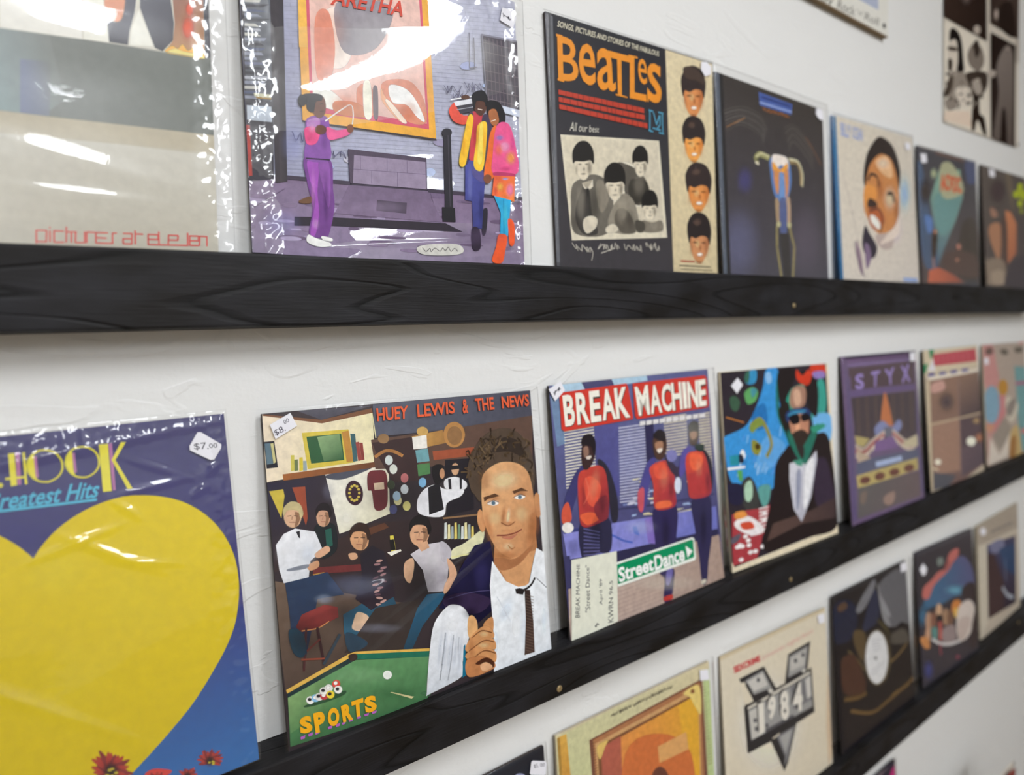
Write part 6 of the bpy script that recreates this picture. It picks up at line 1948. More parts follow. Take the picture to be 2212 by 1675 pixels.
L a6928a 4.3 342 1076 1269 1083
L a6928a 4.3 339 1098 1266 1105
L a6928a 4.3 337 1119 1263 1128
L a6928a 4.3 334 1140 1260 1150
L a6928a 4.3 332 1161 1257 1173
L a6928a 4.3 329 1182 1254 1195
L a6928a 4.3 327 1203 1251 1218
L a6928a 4.3 324 1224 1248 1240
L a6928a 4.3 322 1245 1245 1262
L a6928a 4.3 319 1266 1242 1285
L a6928a 4.3 317 1287 1239 1307
P 3b3a62 - -6 829 39 836 44 996 -1 992
S 2b2a44 - 128 695 322 703 321 870 215 864 123 877
L 5d5c8c 6.1 146 725 252 765
L 5d5c8c 6.1 144 744 250 781
L 5d5c8c 6.1 142 763 248 796
L 5d5c8c 6.1 140 781 246 812
L 5d5c8c 6.1 138 800 244 828
L 5d5c8c 6.1 135 819 242 843
L 5d5c8c 6.1 133 838 241 859
L 5d5c8c 6.1 131 856 239 874
S 3b3a6a - 132 435 193 427 90 601 44 695 11 663 50 542
S c9553f - 18 604 57 578 71 658 34 680 9 662
S 2c2a38 - 281 405 352 452 398 605 391 722 351 727 335 593
H c04438/93303a 151,473,312,678 141 463 192 436 291 433 334 494 327 682 245 719 138 710 127 608
S d8603f - 130 657 215 658 260 696 172 711
S d65540 - 173 494 236 478 290 549 231 628 186 593
S 7d2f38 - 231 628 323 591 323 699 259 704
C e0705a 6.1 187 479 203 552 160 606
S 3a2728 - 189 304 224 282 269 297 268 368 230 424 186 435 172 380
S 211b20 - 179 303 199 268 254 268 277 315 260 375 247 329 206 315
S 8a6a5c - 190 330 219 325 223 361 194 375
S d9ccc0 - 206 375 238 374 229 387 210 386
S e4dfda - 78 706 65 722 38 724 14 711 5 691 18 676 44 674 69 686
S 302a54 - 674 730 862 747 834 938 776 1062 801 1107 753 1251 695 1239 712 1124 673 1066 664 901
S 6f68a8 - 745 1074 787 1094 749 1163 724 1146
S b33a34 - 697 1221 764 1225 765 1247 701 1241
S 4a4688 - 645 478 719 460 661 575 601 717 559 718 556 633
S c25560 - 561 615 608 604 588 714 555 708
H c8493a/a03540 670,500,836,702 670 501 790 480 860 520 865 669 847 744 688 729 687 599
S dd6a45 - 704 698 806 707 817 738 700 730
S d65540 - 699 505 788 490 808 571 720 566
S 4b342c - 718 345 808 337 823 407 776 468 720 446
S 241d22 - 721 326 767 304 818 328 803 375 733 347
S a47a60 - 729 375 788 373 786 412 739 415
S e0d4c8 - 742 411 783 411 769 429 749 428
S 3a3042 - 794 442 849 489 904 536 939 502 913 587 841 546
S d3dbec - 919 638 907 668 886 678 868 662 864 629 876 599 897 589 915 605
S 7b7ab0 - 905 467 888 489 855 494 825 479 815 454 831 433 864 428 894 442
S 2f2c50 - 1003 743 1167 742 1166 949 1109 1123 1079 1228 1038 1228 1028 1052 1013 917
S c6c0b0 - 1031 1216 1072 1216 1063 1236 1031 1232
S 2b2734 - 1136 469 1211 542 1209 687 1156 699
S 584f98 - 944 463 1027 434 980 548 913 587
H cf4a38/9c3440 1005,471,1172,701 982 488 1071 466 1150 492 1190 632 1177 734 1005 729 980 649
S dd6040 - 1022 474 1132 500 1107 568 1026 565
S b03a3c - 991 590 1117 620 1162 721 1009 694
S 4a3630 - 1034 324 1103 317 1115 375 1084 427 1029 414
S 1f1a1e - 1026 313 1071 290 1118 307 1108 353 1038 345
S 9a7560 - 1037 355 1095 356 1088 387 1048 393
S 2d3a36 - 1076 426 1156 441 1135 474 1088 463
B f08a6a 243,523,0.5 290 538 248 609 203 629 182 588 196 509 238 438 283 416 305 457
B 5a2430 287,620,0.6 325 627 306 687 277 708 254 677 251 614 269 554 298 533 321 563
B 6a2830 165,563,0.5 189 567 173 639 153 665 140 632 142 559 157 487 177 460 190 493
B f0886a 778,575,0.4 836 585 811 643 767 661 729 629 720 566 744 508 788 490 827 521
B 5a2430 829,643,0.6 865 649 847 708 818 729 797 699 794 636 812 577 840 556 862 586
B f09070 1091,565,0.4 1139 573 1118 627 1080 645 1050 616 1043 558 1064 504 1101 485 1132 514
B 5a2434 1162,659,0.6 1195 664 1176 727 1150 750 1130 719 1129 653 1147 591 1173 568 1193 598
B 14131f 228,751,0.5 289 764 263 834 216 855 178 815 169 739 195 669 241 647 280 686
B 14121f 754,882,0.5 813 894 782 998 735 1033 700 979 697 869 727 767 773 730 809 783
B 14131f 1087,912,0.5 1136 922 1106 1032 1066 1071 1039 1017 1039 902 1068 793 1108 752 1136 806
B a9b0e0 549,800,0.4 716 835 661 864 543 855 433 815 392 768 442 739 556 745 671 785
B 2a2a50 66,803,0.5 135 819 110 862 59 870 13 839 -1 788 24 745 74 736 121 766
B cbb8ac 707,1142,0.4 1102 1244 976 1254 700 1198 451 1115 358 1051 461 1039 714 1086 986 1171
B 8a90c0 509,457,0.25 673 482 608 606 487 639 383 567 354 434 414 314 531 274 640 343
B d8c8b0 1054,347,0.25 1250 370 1180 450 1039 466 912 414 869 324 933 248 1069 227 1203 277'''.split('\n'),
 'title': '''P c93a2e - 59 58 75 39 540 30 551 53 569 209 564 224 74 230 55 218
P c93a2e - 587 34 1216 33 1232 51 1233 212 1218 225 602 228 585 211
T 4a3a36 0.05;B 81 58 158 55 152 212 84 211
T ece8dc 0.03;B 78 55 155 51 149 208 81 207
T 4a3a36 0.05;R 168 54 255 52 253 213 166 212
T ece8dc 0.03;R 165 50 252 49 250 209 163 208
T 4a3a36 0.05;E 262 53 337 52 336 212 261 212
T ece8dc 0.03;E 259 49 333 48 332 208 257 208
T 4a3a36 0.05;A 334 52 445 52 446 213 346 211
T ece8dc 0.03;A 331 48 441 48 443 209 342 207
T 4a3a36 0.05;K 445 52 546 51 550 215 446 213
T ece8dc 0.03;K 441 48 542 47 547 211 443 209
T 4a3a36 0.05;M 602 58 710 55 710 217 619 215
T ece8dc 0.03;M 599 54 706 51 706 213 616 211
T 4a3a36 0.05;A 712 63 814 59 812 216 718 216
T ece8dc 0.03;A 708 58 810 55 808 212 715 212
T 4a3a36 0.05;C 816 63 901 60 897 215 818 217
T ece8dc 0.03;C 812 59 897 56 893 211 814 213
T 4a3a36 0.05;H 904 60 994 59 992 217 903 216
T ece8dc 0.03;H 900 56 990 55 988 213 899 212
T 4a3a36 0.05;I 1003 62 1037 62 1034 215 1002 216
T ece8dc 0.03;I 999 57 1033 58 1030 211 998 212
T 4a3a36 0.05;N 1047 63 1144 62 1137 219 1043 216
T ece8dc 0.03;N 1043 59 1140 58 1133 215 1039 212
T 4a3a36 0.05;E 1147 63 1221 60 1214 217 1144 218
T ece8dc 0.03;E 1143 58 1217 55 1210 212 1140 213
P d9d6d6 - 618 241 662 243 660 265 615 266
P d9d6d6 - 671 243 716 244 714 266 668 267
P d9d6d6 - 725 244 772 245 769 268 722 268
P d9d6d6 - 780 245 828 246 825 269 777 270
P d9d6d6 - 837 246 885 248 882 271 834 271
P d9d6d6 - 894 248 943 249 940 272 891 273
P d9d6d6 - 952 249 1002 250 999 274 949 274
P d9d6d6 - 1012 250 1063 252 1060 275 1009 276
P d9d6d6 - 1073 252 1125 253 1121 277 1069 278
P d9d6d6 - 1134 253 1187 254 1184 279 1131 279
P dfe3dc - 350 944 977 948 995 960 996 1073 985 1083 348 1071
P 17885a - 354 956 969 960 984 967 981 1062 971 1065 350 1057
T eef0ea 0.03;Street 359 975 632 976 634 1054 360 1052
T eef0ea 0.03;Dance 640 979 897 978 896 1063 642 1060
P eef0ea - 912 983 970 1027 922 1054'''.split('\n'),
 'taped': '''P d6d7c8 - 43 858 359 886 327 1243 1 1250
T 33343c 0;BREAK_MACHINE 37 1140 76 885 96 890 66 1149
T 33343c 0;"Street_Dance" 106 1134 133 906 159 908 139 1142
T 33343c 0;April_'89 204 1125 219 998 244 1000 234 1130
T 33343c 0;KWRN_96.5 254 1231 289 1025 312 1027 294 1237
C 33343c 5.1 164 1217 168 1225 175 1217 171 1221 178 1212 189 1220'''.split('\n'),
 'tag': [(-10, 17), (72, -16), (95, 30), (25, 77)],
 'tag_text': '''C 4a4a55 3.9 21 32 27 47 34 26 28 37 49 22 52 31 53 18 58 27 57 12 66 23'''.split('\n')},
{'label': 'cream bordered record sleeve with a bearded man in black against blue splashes', 'group': 'records on the middle rail', 'm': [[0.99982, 0.01629, 0.00968, 0.96696], [-0.0169, 0.99761, 0.06696, -0.02891], [-0.00856, -0.06711, 0.99771, 1.08481], [0.0, 0.0, 0.0, 1.0]], 'hs': 1.0194, 'w': 0.313, 'thick': 0.004, 'edge': 'edge',
 'print': '''P e0d3b8 - -40 -40 1300 -40 1300 1300 -40 1300
P 352f36 - 5 4 1226 -4 1220 1201 781 1205 24 1222 -4 1179
S 3e8fd0 - 490 9 616 10 614 183 633 323 684 488 683 568 562 652 478 797 193 772 37 674 2 450 7 405 221 362 342 259 436 132
S 2c6fae - 306 294 442 229 459 366 343 393
S 5f9fd8 - 451 443 645 523 564 632 328 678 323 582
C 2f7a70 33.8 629 45 599 162 599 320 671 447 714 531
S 8db8e0 - 479 38 530 30 540 90 489 96
L 5f8fd8 8.9 499 693 518 628
L 9cc6ea 8.2 108 665 129 622
L 9cc6ea 9.0 557 762 575 721
L bcd6ee 8.3 172 581 211 540
L 5f8fd8 8.3 185 446 211 418
L 9cc6ea 8.7 374 670 414 617
L 5f8fd8 8.8 468 709 503 683
L 9cc6ea 8.4 230 466 247 420
L 2a68b0 8.3 153 707 170 680
L 2a68b0 8.5 298 544 319 492
L 9cc6ea 8.6 356 568 378 511
L 5f8fd8 8.5 286 601 315 543
L bcd6ee 8.5 295 632 312 606
L 2a68b0 8.3 179 625 211 576
L 2a68b0 8.2 99 620 118 585
L 9cc6ea 9.1 596 462 619 396
L 5f8fd8 8.4 240 570 258 544
L bcd6ee 8.6 316 682 340 628
L bcd6ee 8.2 138 612 161 552
L 9cc6ea 8.7 403 688 432 647
L 2a68b0 9.0 537 675 561 623
L bcd6ee 8.2 129 620 155 587
S 5f9f60 - 245 138 326 115 379 147 348 203 267 221 238 176
S 4a8f9c - 309 124 371 137 318 181
S 3f5a48 - 83 173 136 159 183 200 150 253 98 239
S 3c8cba - 305 10 378 11 364 79 304 95 252 73
S 3f6a5a - 266 17 305 14 282 84 247 63
C a9a04a 31.5 284 359 382 330 455 405 494 506 436 577
S 7f8f44 - 267 367 367 319 427 363 344 384 294 407
S 8a8a3c - 289 454 379 503 341 556 281 529
S 4a3a20 - 365 506 356 518 337 522 320 514 314 500 323 487 341 484 359 491
L c97f3a 6.9 34 284 209 333
P e6e6ea - 16 597 195 608 193 622 14 615
S e9e9ee - 199 538 190 558 172 564 156 554 151 532 160 512 178 505 194 516
S 2a2a3a - 126 538 172 535 182 583 130 576
P 2f8a9a - 45 528 134 530 135 595 46 588
P 59a05a - 109 629 162 631 162 701 124 696
S 40403f - 153 709 233 684 302 770 304 903 180 891 130 790
S a9c9b0 - 181 732 245 714 252 800 216 841 173 815
S 5f9a94 - 318 772 448 773 420 875 353 893
S 2c2a40 - 5 705 151 728 140 838 22 818
P a34046 - 304 903 434 897 385 1043 333 1081 291 1168 254 1217 10 1210 12 1054 29 893 180 891
S ece6e6 - 173 950 170 959 155 963 137 960 127 952 130 944 145 940 163 943
S ece6e6 - 115 1189 112 1197 98 1201 80 1197 70 1189 73 1181 88 1178 105 1181
S ece6e6 - 211 1027 208 1035 193 1039 175 1036 164 1028 168 1019 183 1016 201 1018
S ece6e6 - 245 1050 242 1059 226 1063 208 1060 198 1052 201 1043 216 1039 234 1042
S ece6e6 - 201 1083 198 1091 183 1095 165 1092 155 1084 158 1075 173 1071 191 1075
S ece6e6 - 206 1114 202 1122 187 1126 169 1123 159 1115 162 1106 177 1103 195 1106
S ece6e6 - 135 1108 132 1116 117 1120 99 1117 89 1109 92 1100 107 1097 124 1100
S ece6e6 - 86 1103 83 1111 68 1115 51 1112 41 1104 44 1096 58 1092 76 1095
S ece6e6 - 392 946 389 955 373 959 354 956 343 948 346 939 362 935 381 938
S ece6e6 - 174 1053 171 1061 156 1065 139 1062 128 1054 131 1045 146 1042 164 1045
S ece6e6 - 216 1162 213 1171 198 1174 180 1171 169 1163 173 1155 188 1151 206 1154
S ece6e6 - 111 1096 107 1104 93 1107 75 1104 65 1096 68 1088 83 1085 100 1088
S ece6e6 - 268 1167 265 1175 250 1179 231 1175 221 1167 224 1159 239 1155 258 1158
S ece6e6 - 349 1152 345 1161 330 1164 311 1161 300 1153 303 1144 319 1141 338 1144
S ece6e6 - 105 1103 101 1111 87 1115 69 1112 59 1104 62 1096 77 1092 94 1095
S ece6e6 - 385 986 382 994 366 998 347 995 336 987 340 979 355 975 374 978
P e4dada - 312 900 417 904 413 913 311 911
P e4dada - 311 923 411 926 407 935 308 934
P e4dada - 310 946 406 948 401 957 306 956
P e4dada - 309 968 400 970 396 979 304 979
P e4dada - 309 991 394 992 390 1001 301 1001
P e4dada - 308 1014 388 1015 384 1023 299 1024
P e4dada - 307 1037 383 1037 379 1045 296 1046
S e4dfe0 - 53 943 176 928 295 988 351 1056 224 1059 78 994
S c8503a - 111 963 217 973 244 1016 137 1005
S d98f4a - 59 889 149 891 176 928 70 928
S 5f5a66 - 14 1037 104 1027 70 1066 10 1072
S 2f8f7a - 728 171 904 131 935 185 848 302 693 409 689 288
S 2b2726 - 603 281 719 251 722 462 641 404
S 2a2526 - 631 26 825 25 777 134 717 190 639 264 611 183
S 3f9a8c - 1103 123 1189 138 1186 330 1058 424 990 355
S 70aee0 - 1028 358 1241 377 1223 558 1106 513 1017 451
S 2a2526 - 914 40 1092 132 1065 362 976 312 937 164
S 2c2526 - 640 563 713 541 768 679 823 840 1004 565 1050 496 1201 545 1253 959 1220 1201 783 1190 338 1178 474 835 528 647
S 3b3140 - 987 708 1144 687 1219 900 1228 998 991 1001
G 5a4742/46393a 552,1044,1226,1008 453 1027 913 1019 1240 979 1228 1128 794 1090 376 1128
S a07a68 - 754 173 848 138 937 164 926 257 849 291 743 273
S c9a28a - 790 175 863 170 870 262 797 267
S 2f3f6a - 686 313 812 293 957 311 970 364 807 339 696 379
S 3f83a8 - 701 329 775 306 920 313 881 330 735 342
S b8836a - 735 342 934 350 939 474 858 527 771 497 725 432
S d9a080 - 786 367 841 362 832 443 787 449
S 201d22 - 718 341 826 335 837 392 747 394
S 201d22 - 861 344 954 341 957 383 875 386
S 3a302c - 758 456 868 447 936 495 872 570 781 569 717 502
S 2f6f5f - 690 429 738 474 815 584 976 478 1058 424 1063 466 961 601 876 694 807 654 714 531
S 3a8f74 - 980 437 1135 431 1152 454 1013 482
S 35302f - 782 559 872 570 845 649
G cfcfd8/a9a9b6 698,670,951,1015 686 658 807 654 876 694 1027 609 1029 672 924 928 838 1026 786 1078 700 972 673 767
S 8f93a8 - 762 739 816 737 776 934 735 978
S e2e2e6 - 874 714 992 667 908 904 823 993
P 4a8f7a - 728 644 845 649 839 699 768 679
S c8402c - 843 26 911 70 989 33 1021 86 978 136 904 131 836 87
S c8402c - 1031 -2 1205 6 1194 96 1101 59 1022 76
S 8f7ab8 - 1043 56 1180 53 1194 96 1077 100'''.split('\n'),
 'tag': [(172, 44), (222, 92), (156, 145), (101, 92)], 'tag_off': 0.0006},
{'label': 'worn purple framed record sleeve with an orange spire and draped bunting', 'group': 'records on the middle rail', 'm': [[0.99997, 0.00806, 0.00158, 1.33657], [-0.00816, 0.99741, 0.07152, -0.03085], [-0.001, -0.07153, 0.99744, 1.08614], [0.0, 0.0, 0.0, 1.0]], 'hs': 1.0415, 'w': 0.313, 'thick': 0.0045, 'edge': 'dark_edge', 'bag': (0.001, 0.004, 0.001, 24, 0.0004, 0.0002, 10, 'thin_plastic'),
 'print': '''P 6d5a7a - -40 -40 1300 -40 1300 1300 -40 1300
P 453852 - 63 -12 1227 -1 1232 55 78 39
L 8f6a9c 7.7 90 33 1221 36
L 8a76a8 9.3 96 66 1230 69
P 544349 - 104 88 1219 86 1204 283 102 259
P 67557f - 102 253 1211 277 1210 318 106 308
P 493d44 - 110 308 1208 333 1180 739 140 685
L 3f3638 15.6 148 322 131 596
L 63503f 15.8 215 324 198 600
L 3f3638 16.0 284 326 266 604
L 63503f 16.2 353 328 335 609
L 3f3638 16.4 424 330 406 613
L 63503f 16.6 496 333 477 618
L 3f3638 16.8 569 335 550 622
L 63503f 17.0 643 337 624 627
L 3f3638 17.2 718 340 699 632
L 63503f 17.4 795 342 776 636
L 3f3638 17.7 873 344 853 641
L 63503f 17.9 952 347 932 646
L 3f3638 18.1 1033 349 1013 651
L 63503f 18.4 1115 352 1095 657
P 5f5278 - 67 39 102 253 86 1216 7 1223
P 5f5278 - 1229 74 1218 321 1250 1197 1150 1193
S bf7448 - 611 382 671 317 750 547 731 593 557 574
S 8087b0 - 461 564 588 531 731 593 868 547 911 612 745 665 547 643 453 621
S 6a6a78 - 604 591 730 598 735 664 619 657
C d8c6b8 37.2 599 625 397 671 249 721 142 674
C d8c6b8 34.6 751 630 896 706 1049 773 1138 734
C b24f4f 37.1 586 645 393 698 246 745 137 711
C b24f4f 34.6 747 651 892 732 1046 792 1134 763
C d8c6b8 37.0 573 664 389 725 242 769 131 748
C d8c6b8 34.6 744 672 888 758 1043 811 1129 792
P b0a06a - 131 596 354 644 252 699 144 663
P 7c5f8f - 444 677 745 665 833 770 409 752
P b9a48f - 139 696 377 805 145 807
P c4b89a - 919 733 1186 702 1184 801 912 780
P 5c6078 - 123 804 379 794 1180 826 1197 902 111 890
P a9b8d8 - 421 834 875 842 874 883 427 874
P b8a66a - 110 896 1155 897 1159 996 593 997 119 991
S 6b4038 - 320 951 303 970 248 976 189 966 159 946 176 927 229 921 289 931
S 6b4038 - 562 955 543 975 486 981 423 971 392 950 409 931 466 924 529 934
S 6b4038 - 817 960 798 979 737 986 671 975 637 954 656 934 716 928 783 938
S 6b4038 - 1088 964 1067 985 1003 991 933 980 897 958 917 938 980 931 1051 942
G 5f5c5c/6a5a5c 299,1008,501,1271 119 991 593 997 1179 1011 1174 1221 86 1216
S 9a7f74 - 524 1125 703 1108 664 1195 539 1185
S 7a6a60 - 156 1041 249 1034 214 1118 147 1106'''.split('\n'),
 'title': '''T 9a86c4 0.03;S 196 143 330 136 326 258 189 254
T 9a86c4 0.03;T 453 135 600 129 556 253 450 253
T 9a86c4 0.03;Y 674 130 855 119 829 253 706 252
T 9a86c4 0.03;X 961 116 1132 106 1131 253 962 252
L 7a68a0 9.3 116 155 119 247'''.split('\n'),
 'tag': [(1130, 14), (1225, 11), (1224, 86), (1130, 84)]},
{'label': 'brown record sleeve of four picture panels under a red banner', 'group': 'records on the middle rail', 'm': [[0.99999, -0.00028, -0.00405, 1.69523], [0.00053, 0.9981, 0.06168, -0.02736], [0.00403, -0.06168, 0.99809, 1.08939], [0.0, 0.0, 0.0, 1.0]], 'hs': 1.0269, 'w': 0.313, 'thick': 0.0045, 'edge': 'dark_edge',
 'print': '''P b9ab97 - -40 -40 1300 -40 1300 1300 -40 1300
P cdbfa5 - -5 -5 1240 -12 1310 209 23 232
S 3a8a5f - 142 -17 235 -4 170 82 134 36
S 3a8a5f - -4 134 80 121 28 197 -12 186
P d9d6dc - 71 182 201 83 239 193
G 8f7263/7a625c 470,270,569,1160 40 260 1306 238 1322 1166 671 1271 28 1219
P e0d6c6 - 64 235 1255 225 1303 258 80 271
R 54484c/87705f 439,488 713 513 616 603 419 624 240 566 179 465 267 378 458 353 645 408
R 4c3f48/7c655e 1004,529 1336 559 1224 632 986 644 768 589 691 502 792 430 1021 415 1249 467
G 8a7062/54484c 942,274,1038,629 746 290 1251 254 1267 661 714 664
S c49a90 - 137 311 378 292 411 367 148 382
P 9c7c6c - 89 643 714 664 664 1156 87 1104
P 5c4d52 - 713 673 1290 684 1286 1051 712 994
R b0946c/5c4d52 1125,736 1279 752 1228 782 1117 784 1013 758 975 720 1023 691 1132 687 1239 713
R b07a5f/66544f 1176,909 1359 931 1297 973 1166 976 1043 941 999 887 1058 846 1187 841 1312 876
G 6b5a60/5a4e56 838,962,948,1219 695 953 1325 977 1322 1166 678 1224
P 58585f - 69 1083 565 1188 371 1258 46 1240
L bca88e 18.8 25 658 713 668 1291 674
L 8c7878 14.9 745 299 679 1215
S f4ead8 - 1079 934 1041 959 958 961 880 939 852 905 889 880 971 878 1050 900
S efe6d2 - 238 1015 216 1030 170 1030 127 1016 111 996 132 982 177 981 221 995
L d8c9ae 16.2 63 1047 166 1076
P c4b49a - 28 267 102 264 45 1222 -36 1226
P b8505a - 196 43 1207 31 1227 155 224 147
P 5a5590 - 72 207 216 207 225 235 80 236
P 5a5590 - 311 208 461 208 471 236 320 237
P 5a5590 - 561 209 720 209 730 238 571 239
P 5a5590 - 825 210 992 210 1002 239 835 240
L c9858a 11.2 312 64 311 118
L c9858a 11.4 422 64 421 118
L c9858a 11.5 535 63 533 119
L c9858a 11.7 650 63 649 119
L c9858a 11.9 768 63 767 119
L c9858a 12.2 888 63 887 120
L c9858a 12.4 1012 62 1010 120'''.split('\n')},
{'label': 'pale record sleeve with pink, blue and teal shapes near the end of the middle rail', 'group': 'records on the middle rail', 'm': [[0.99999, 0.00116, 0.00361, 2.04299], [-0.00135, 0.99855, 0.0538, -0.02452], [-0.00355, -0.05381, 0.99854, 1.0944], [0.0, 0.0, 0.0, 1.0]], 'hs': 1.0087, 'w': 0.313, 'thick': 0.004, 'edge': 'edge',
 'print': '''P ab9c90 - -40 -40 1300 -40 1300 1300 -40 1300
S bf8a86 - -58 19 269 9 358 201 421 394 269 468 26 430 -25 183
S c07f80 - 372 559 604 578 650 689 424 839 214 922 2 857 63 802 285 804
S 7fa0b4 - 404 647 321 781 156 822 10 750 -36 609 43 478 204 432 355 501
S b8863a - 670 480 621 536 518 553 423 521 390 460 437 405 538 387 635 418
P b58a84 - 2 857 222 860 152 977 247 1114 64 1246 -43 1230
S c48f74 - 5 827 224 840 162 895 52 894
P 968b80 - 154 957 519 785 713 913 674 984 360 1129
P cfc4b8 - 100 951 325 1177 708 956 584 1222 10 1238
S bfa36f - 708 956 1023 945 1018 1236 643 1230
S 9c7040 - 697 1041 852 1038 796 1240 613 1226
P 6f9a9c - 887 259 1201 286 1611 295 1482 1285 1021 1214 934 892 918 514
P a85f7a - 897 435 1180 448 1588 468 1584 503 908 469
P c07a74 - 1020 968 1518 1010 1509 1079 1013 1023
S c8bfae - 604 578 902 645 953 738 749 873 583 748
S 8a8078 - 588 705 781 613 899 667 696 802
S 6a5550 - 70 64 211 28 288 83 146 108
S 6a6258 - 489 69 667 64 720 120 570 125
S 6a6258 - 912 62 1168 59 1160 115 968 113
P c48480 - 1016 -12 1651 -19 1645 28 1075 23'''.split('\n'),
 'tag': [(24, 134), (132, 134), (140, 201), (32, 204)], 'tag_off': 0.0006},
{'label': 'black record sleeve with a white price sticker, left of the orange doorway sleeve', 'group': 'records on the third rail', 'm': [[1.0, -0.00011, 0.002, 0.28437], [0.0, 0.99848, 0.05503, -0.02321], [-0.002, -0.05503, 0.99848, 0.63381], [0.0, 0.0, 0.0, 1.0]], 'hs': 0.9995, 'w': 0.313, 'thick': 0.004, 'edge': 'dark_edge', 'ink': 'ink', 'bag': (0.002, 0.004, 0.004, 30, 0.0005, 0.0003, 11, 'thin_plastic'),
 'print': '''P 27272e - -40 -40 1300 -40 1300 1300 -40 1300
G 24242c/1c2c3a 1098,-8,1027,54 303 -15 1255 10 1250 228 293 122
S 8d93b0 - 1123 100 1115 103 1096 98 1078 87 1071 77 1079 73 1098 79 1116 90'''.split('\n'),
 'tag': [(1174, 40), (1251, 76), (1258, 87), (1248, 141), (1239, 146), (1156, 107), (1150, 96), (1164, 43)],
 'tag_text': '''T 4a4656 0;$5. 1177 62 1208 67 1206 92 1178 82
T 4a4656 0;00 1217 72 1246 83 1244 100 1217 91'''.split('\n')},
{'label': 'pale green record sleeve with an orange doorway inside a gilt frame', 'group': 'records on the third rail', 'm': [[0.99981, -0.00301, 0.01933, 0.6102], [0.00197, 0.99854, 0.05395, -0.02451], [-0.01946, -0.0539, 0.99836, 0.63497], [0.0, 0.0, 0.0, 1.0]], 'hs': 1.005, 'w': 0.313, 'thick': 0.0045, 'edge': 'edge', 'bag': (0.003, 0.011, 0.004, 30, 0.0004, 0.0002, 12, 'thin_plastic'),
 'print': '''P c9c09a - -40 -40 1300 -40 1300 1300 -40 1300
G d3c6a4/bcc490 275,38,106,248 11 14 1249 -10 1252 1103 6 624
G d6a850/c08a3f 29,61,79,196 11 14 74 16 91 317 18 343
P a98440 - 11 17 29 15 32 349 14 341
P b9c98f - 1188 55 1290 39 1316 886 1192 831
P 7a5040 - 228 110 1178 87 1192 994 247 694
P a9744f - 253 119 1159 102 1156 977 265 703
P c59a6a - 266 145 1145 129 1120 960 279 710
P 7d5238 - 283 166 1131 156 1108 954 287 714
G d98a4f/d9a038 414,203,1059,297 310 184 1081 171 1125 234 1103 952 301 721
G b05f4f/a8604a 339,174,405,342 310 184 460 175 451 649 301 721
G dca83a/e0a636 1041,212,1094,469 950 176 1081 171 1131 244 1108 954 1037 922
S c9703f - 488 290 783 287 1043 513 991 900 472 804
P d7a266 - 752 351 1007 360 1022 473 760 452
S e0c87a - 1001 119 1146 121 1152 299 1100 233 1057 162
S d9b86a - 283 166 360 161 339 188 297 241
S 6a3f34 - 704 481 759 474 811 519 825 578 705 527
S 8a5a3a - 1102 141 1096 148 1083 147 1070 139 1065 129 1071 122 1084 123 1097 131
L 6a4632 3.2 239 135 267 137
L 6a4632 3.2 240 150 268 153
L 6a4632 3.2 241 166 269 169
L 6a4632 3.2 243 182 270 185
L 6a4632 3.2 244 198 271 200
L 6a4632 3.2 245 213 273 216
L 6a4632 3.2 246 229 274 232
L 6a4632 3.2 247 245 275 248
L 6a4632 3.2 248 260 276 264
L 6a4632 3.2 249 276 277 279
L 6a4632 3.2 251 292 278 295
L 6a4632 3.2 252 308 279 311
L 6a4632 3.2 253 324 281 327
L 6a4632 3.2 254 339 282 343
L 6a4632 3.2 255 355 283 359
L 6a4632 3.2 256 371 284 375
L 6a4632 3.2 257 387 285 390
L 6a4632 3.2 258 403 286 406
L 6f4a34 3.9 1164 143 1203 144
L 6f4a34 3.9 1165 163 1205 163
L 6f4a34 3.9 1166 182 1206 183
L 6f4a34 3.9 1167 202 1207 203
L 6f4a34 3.9 1169 222 1209 223
L 6f4a34 3.9 1170 242 1210 243
L 6f4a34 3.9 1171 261 1211 263
L 6f4a34 3.9 1172 281 1212 282
L 6f4a34 4.0 1174 301 1214 302
L 6f4a34 4.0 1175 321 1215 322
L 6f4a34 4.0 1176 340 1216 342
L 6f4a34 4.0 1177 360 1217 362
L 6f4a34 4.0 1179 380 1219 382
L 6f4a34 4.0 1180 400 1220 402
L 6f4a34 4.0 1181 420 1221 422
L 6f4a34 4.0 1182 439 1223 442
L 6f4a34 4.0 1184 459 1224 462
L 6f4a34 4.0 1185 479 1225 482
L 6f4a34 4.0 1186 499 1226 502
L 6f4a34 4.0 1187 519 1228 522
L 6f4a34 4.0 1189 539 1229 542
L 6f4a34 4.0 1190 559 1230 562
L 6f4a34 4.0 1191 578 1232 582
L 6f4a34 4.0 1193 598 1233 602
L 6f4a34 4.0 1194 618 1234 622
L 6f4a34 4.0 1195 638 1235 642'''.split('\n'),
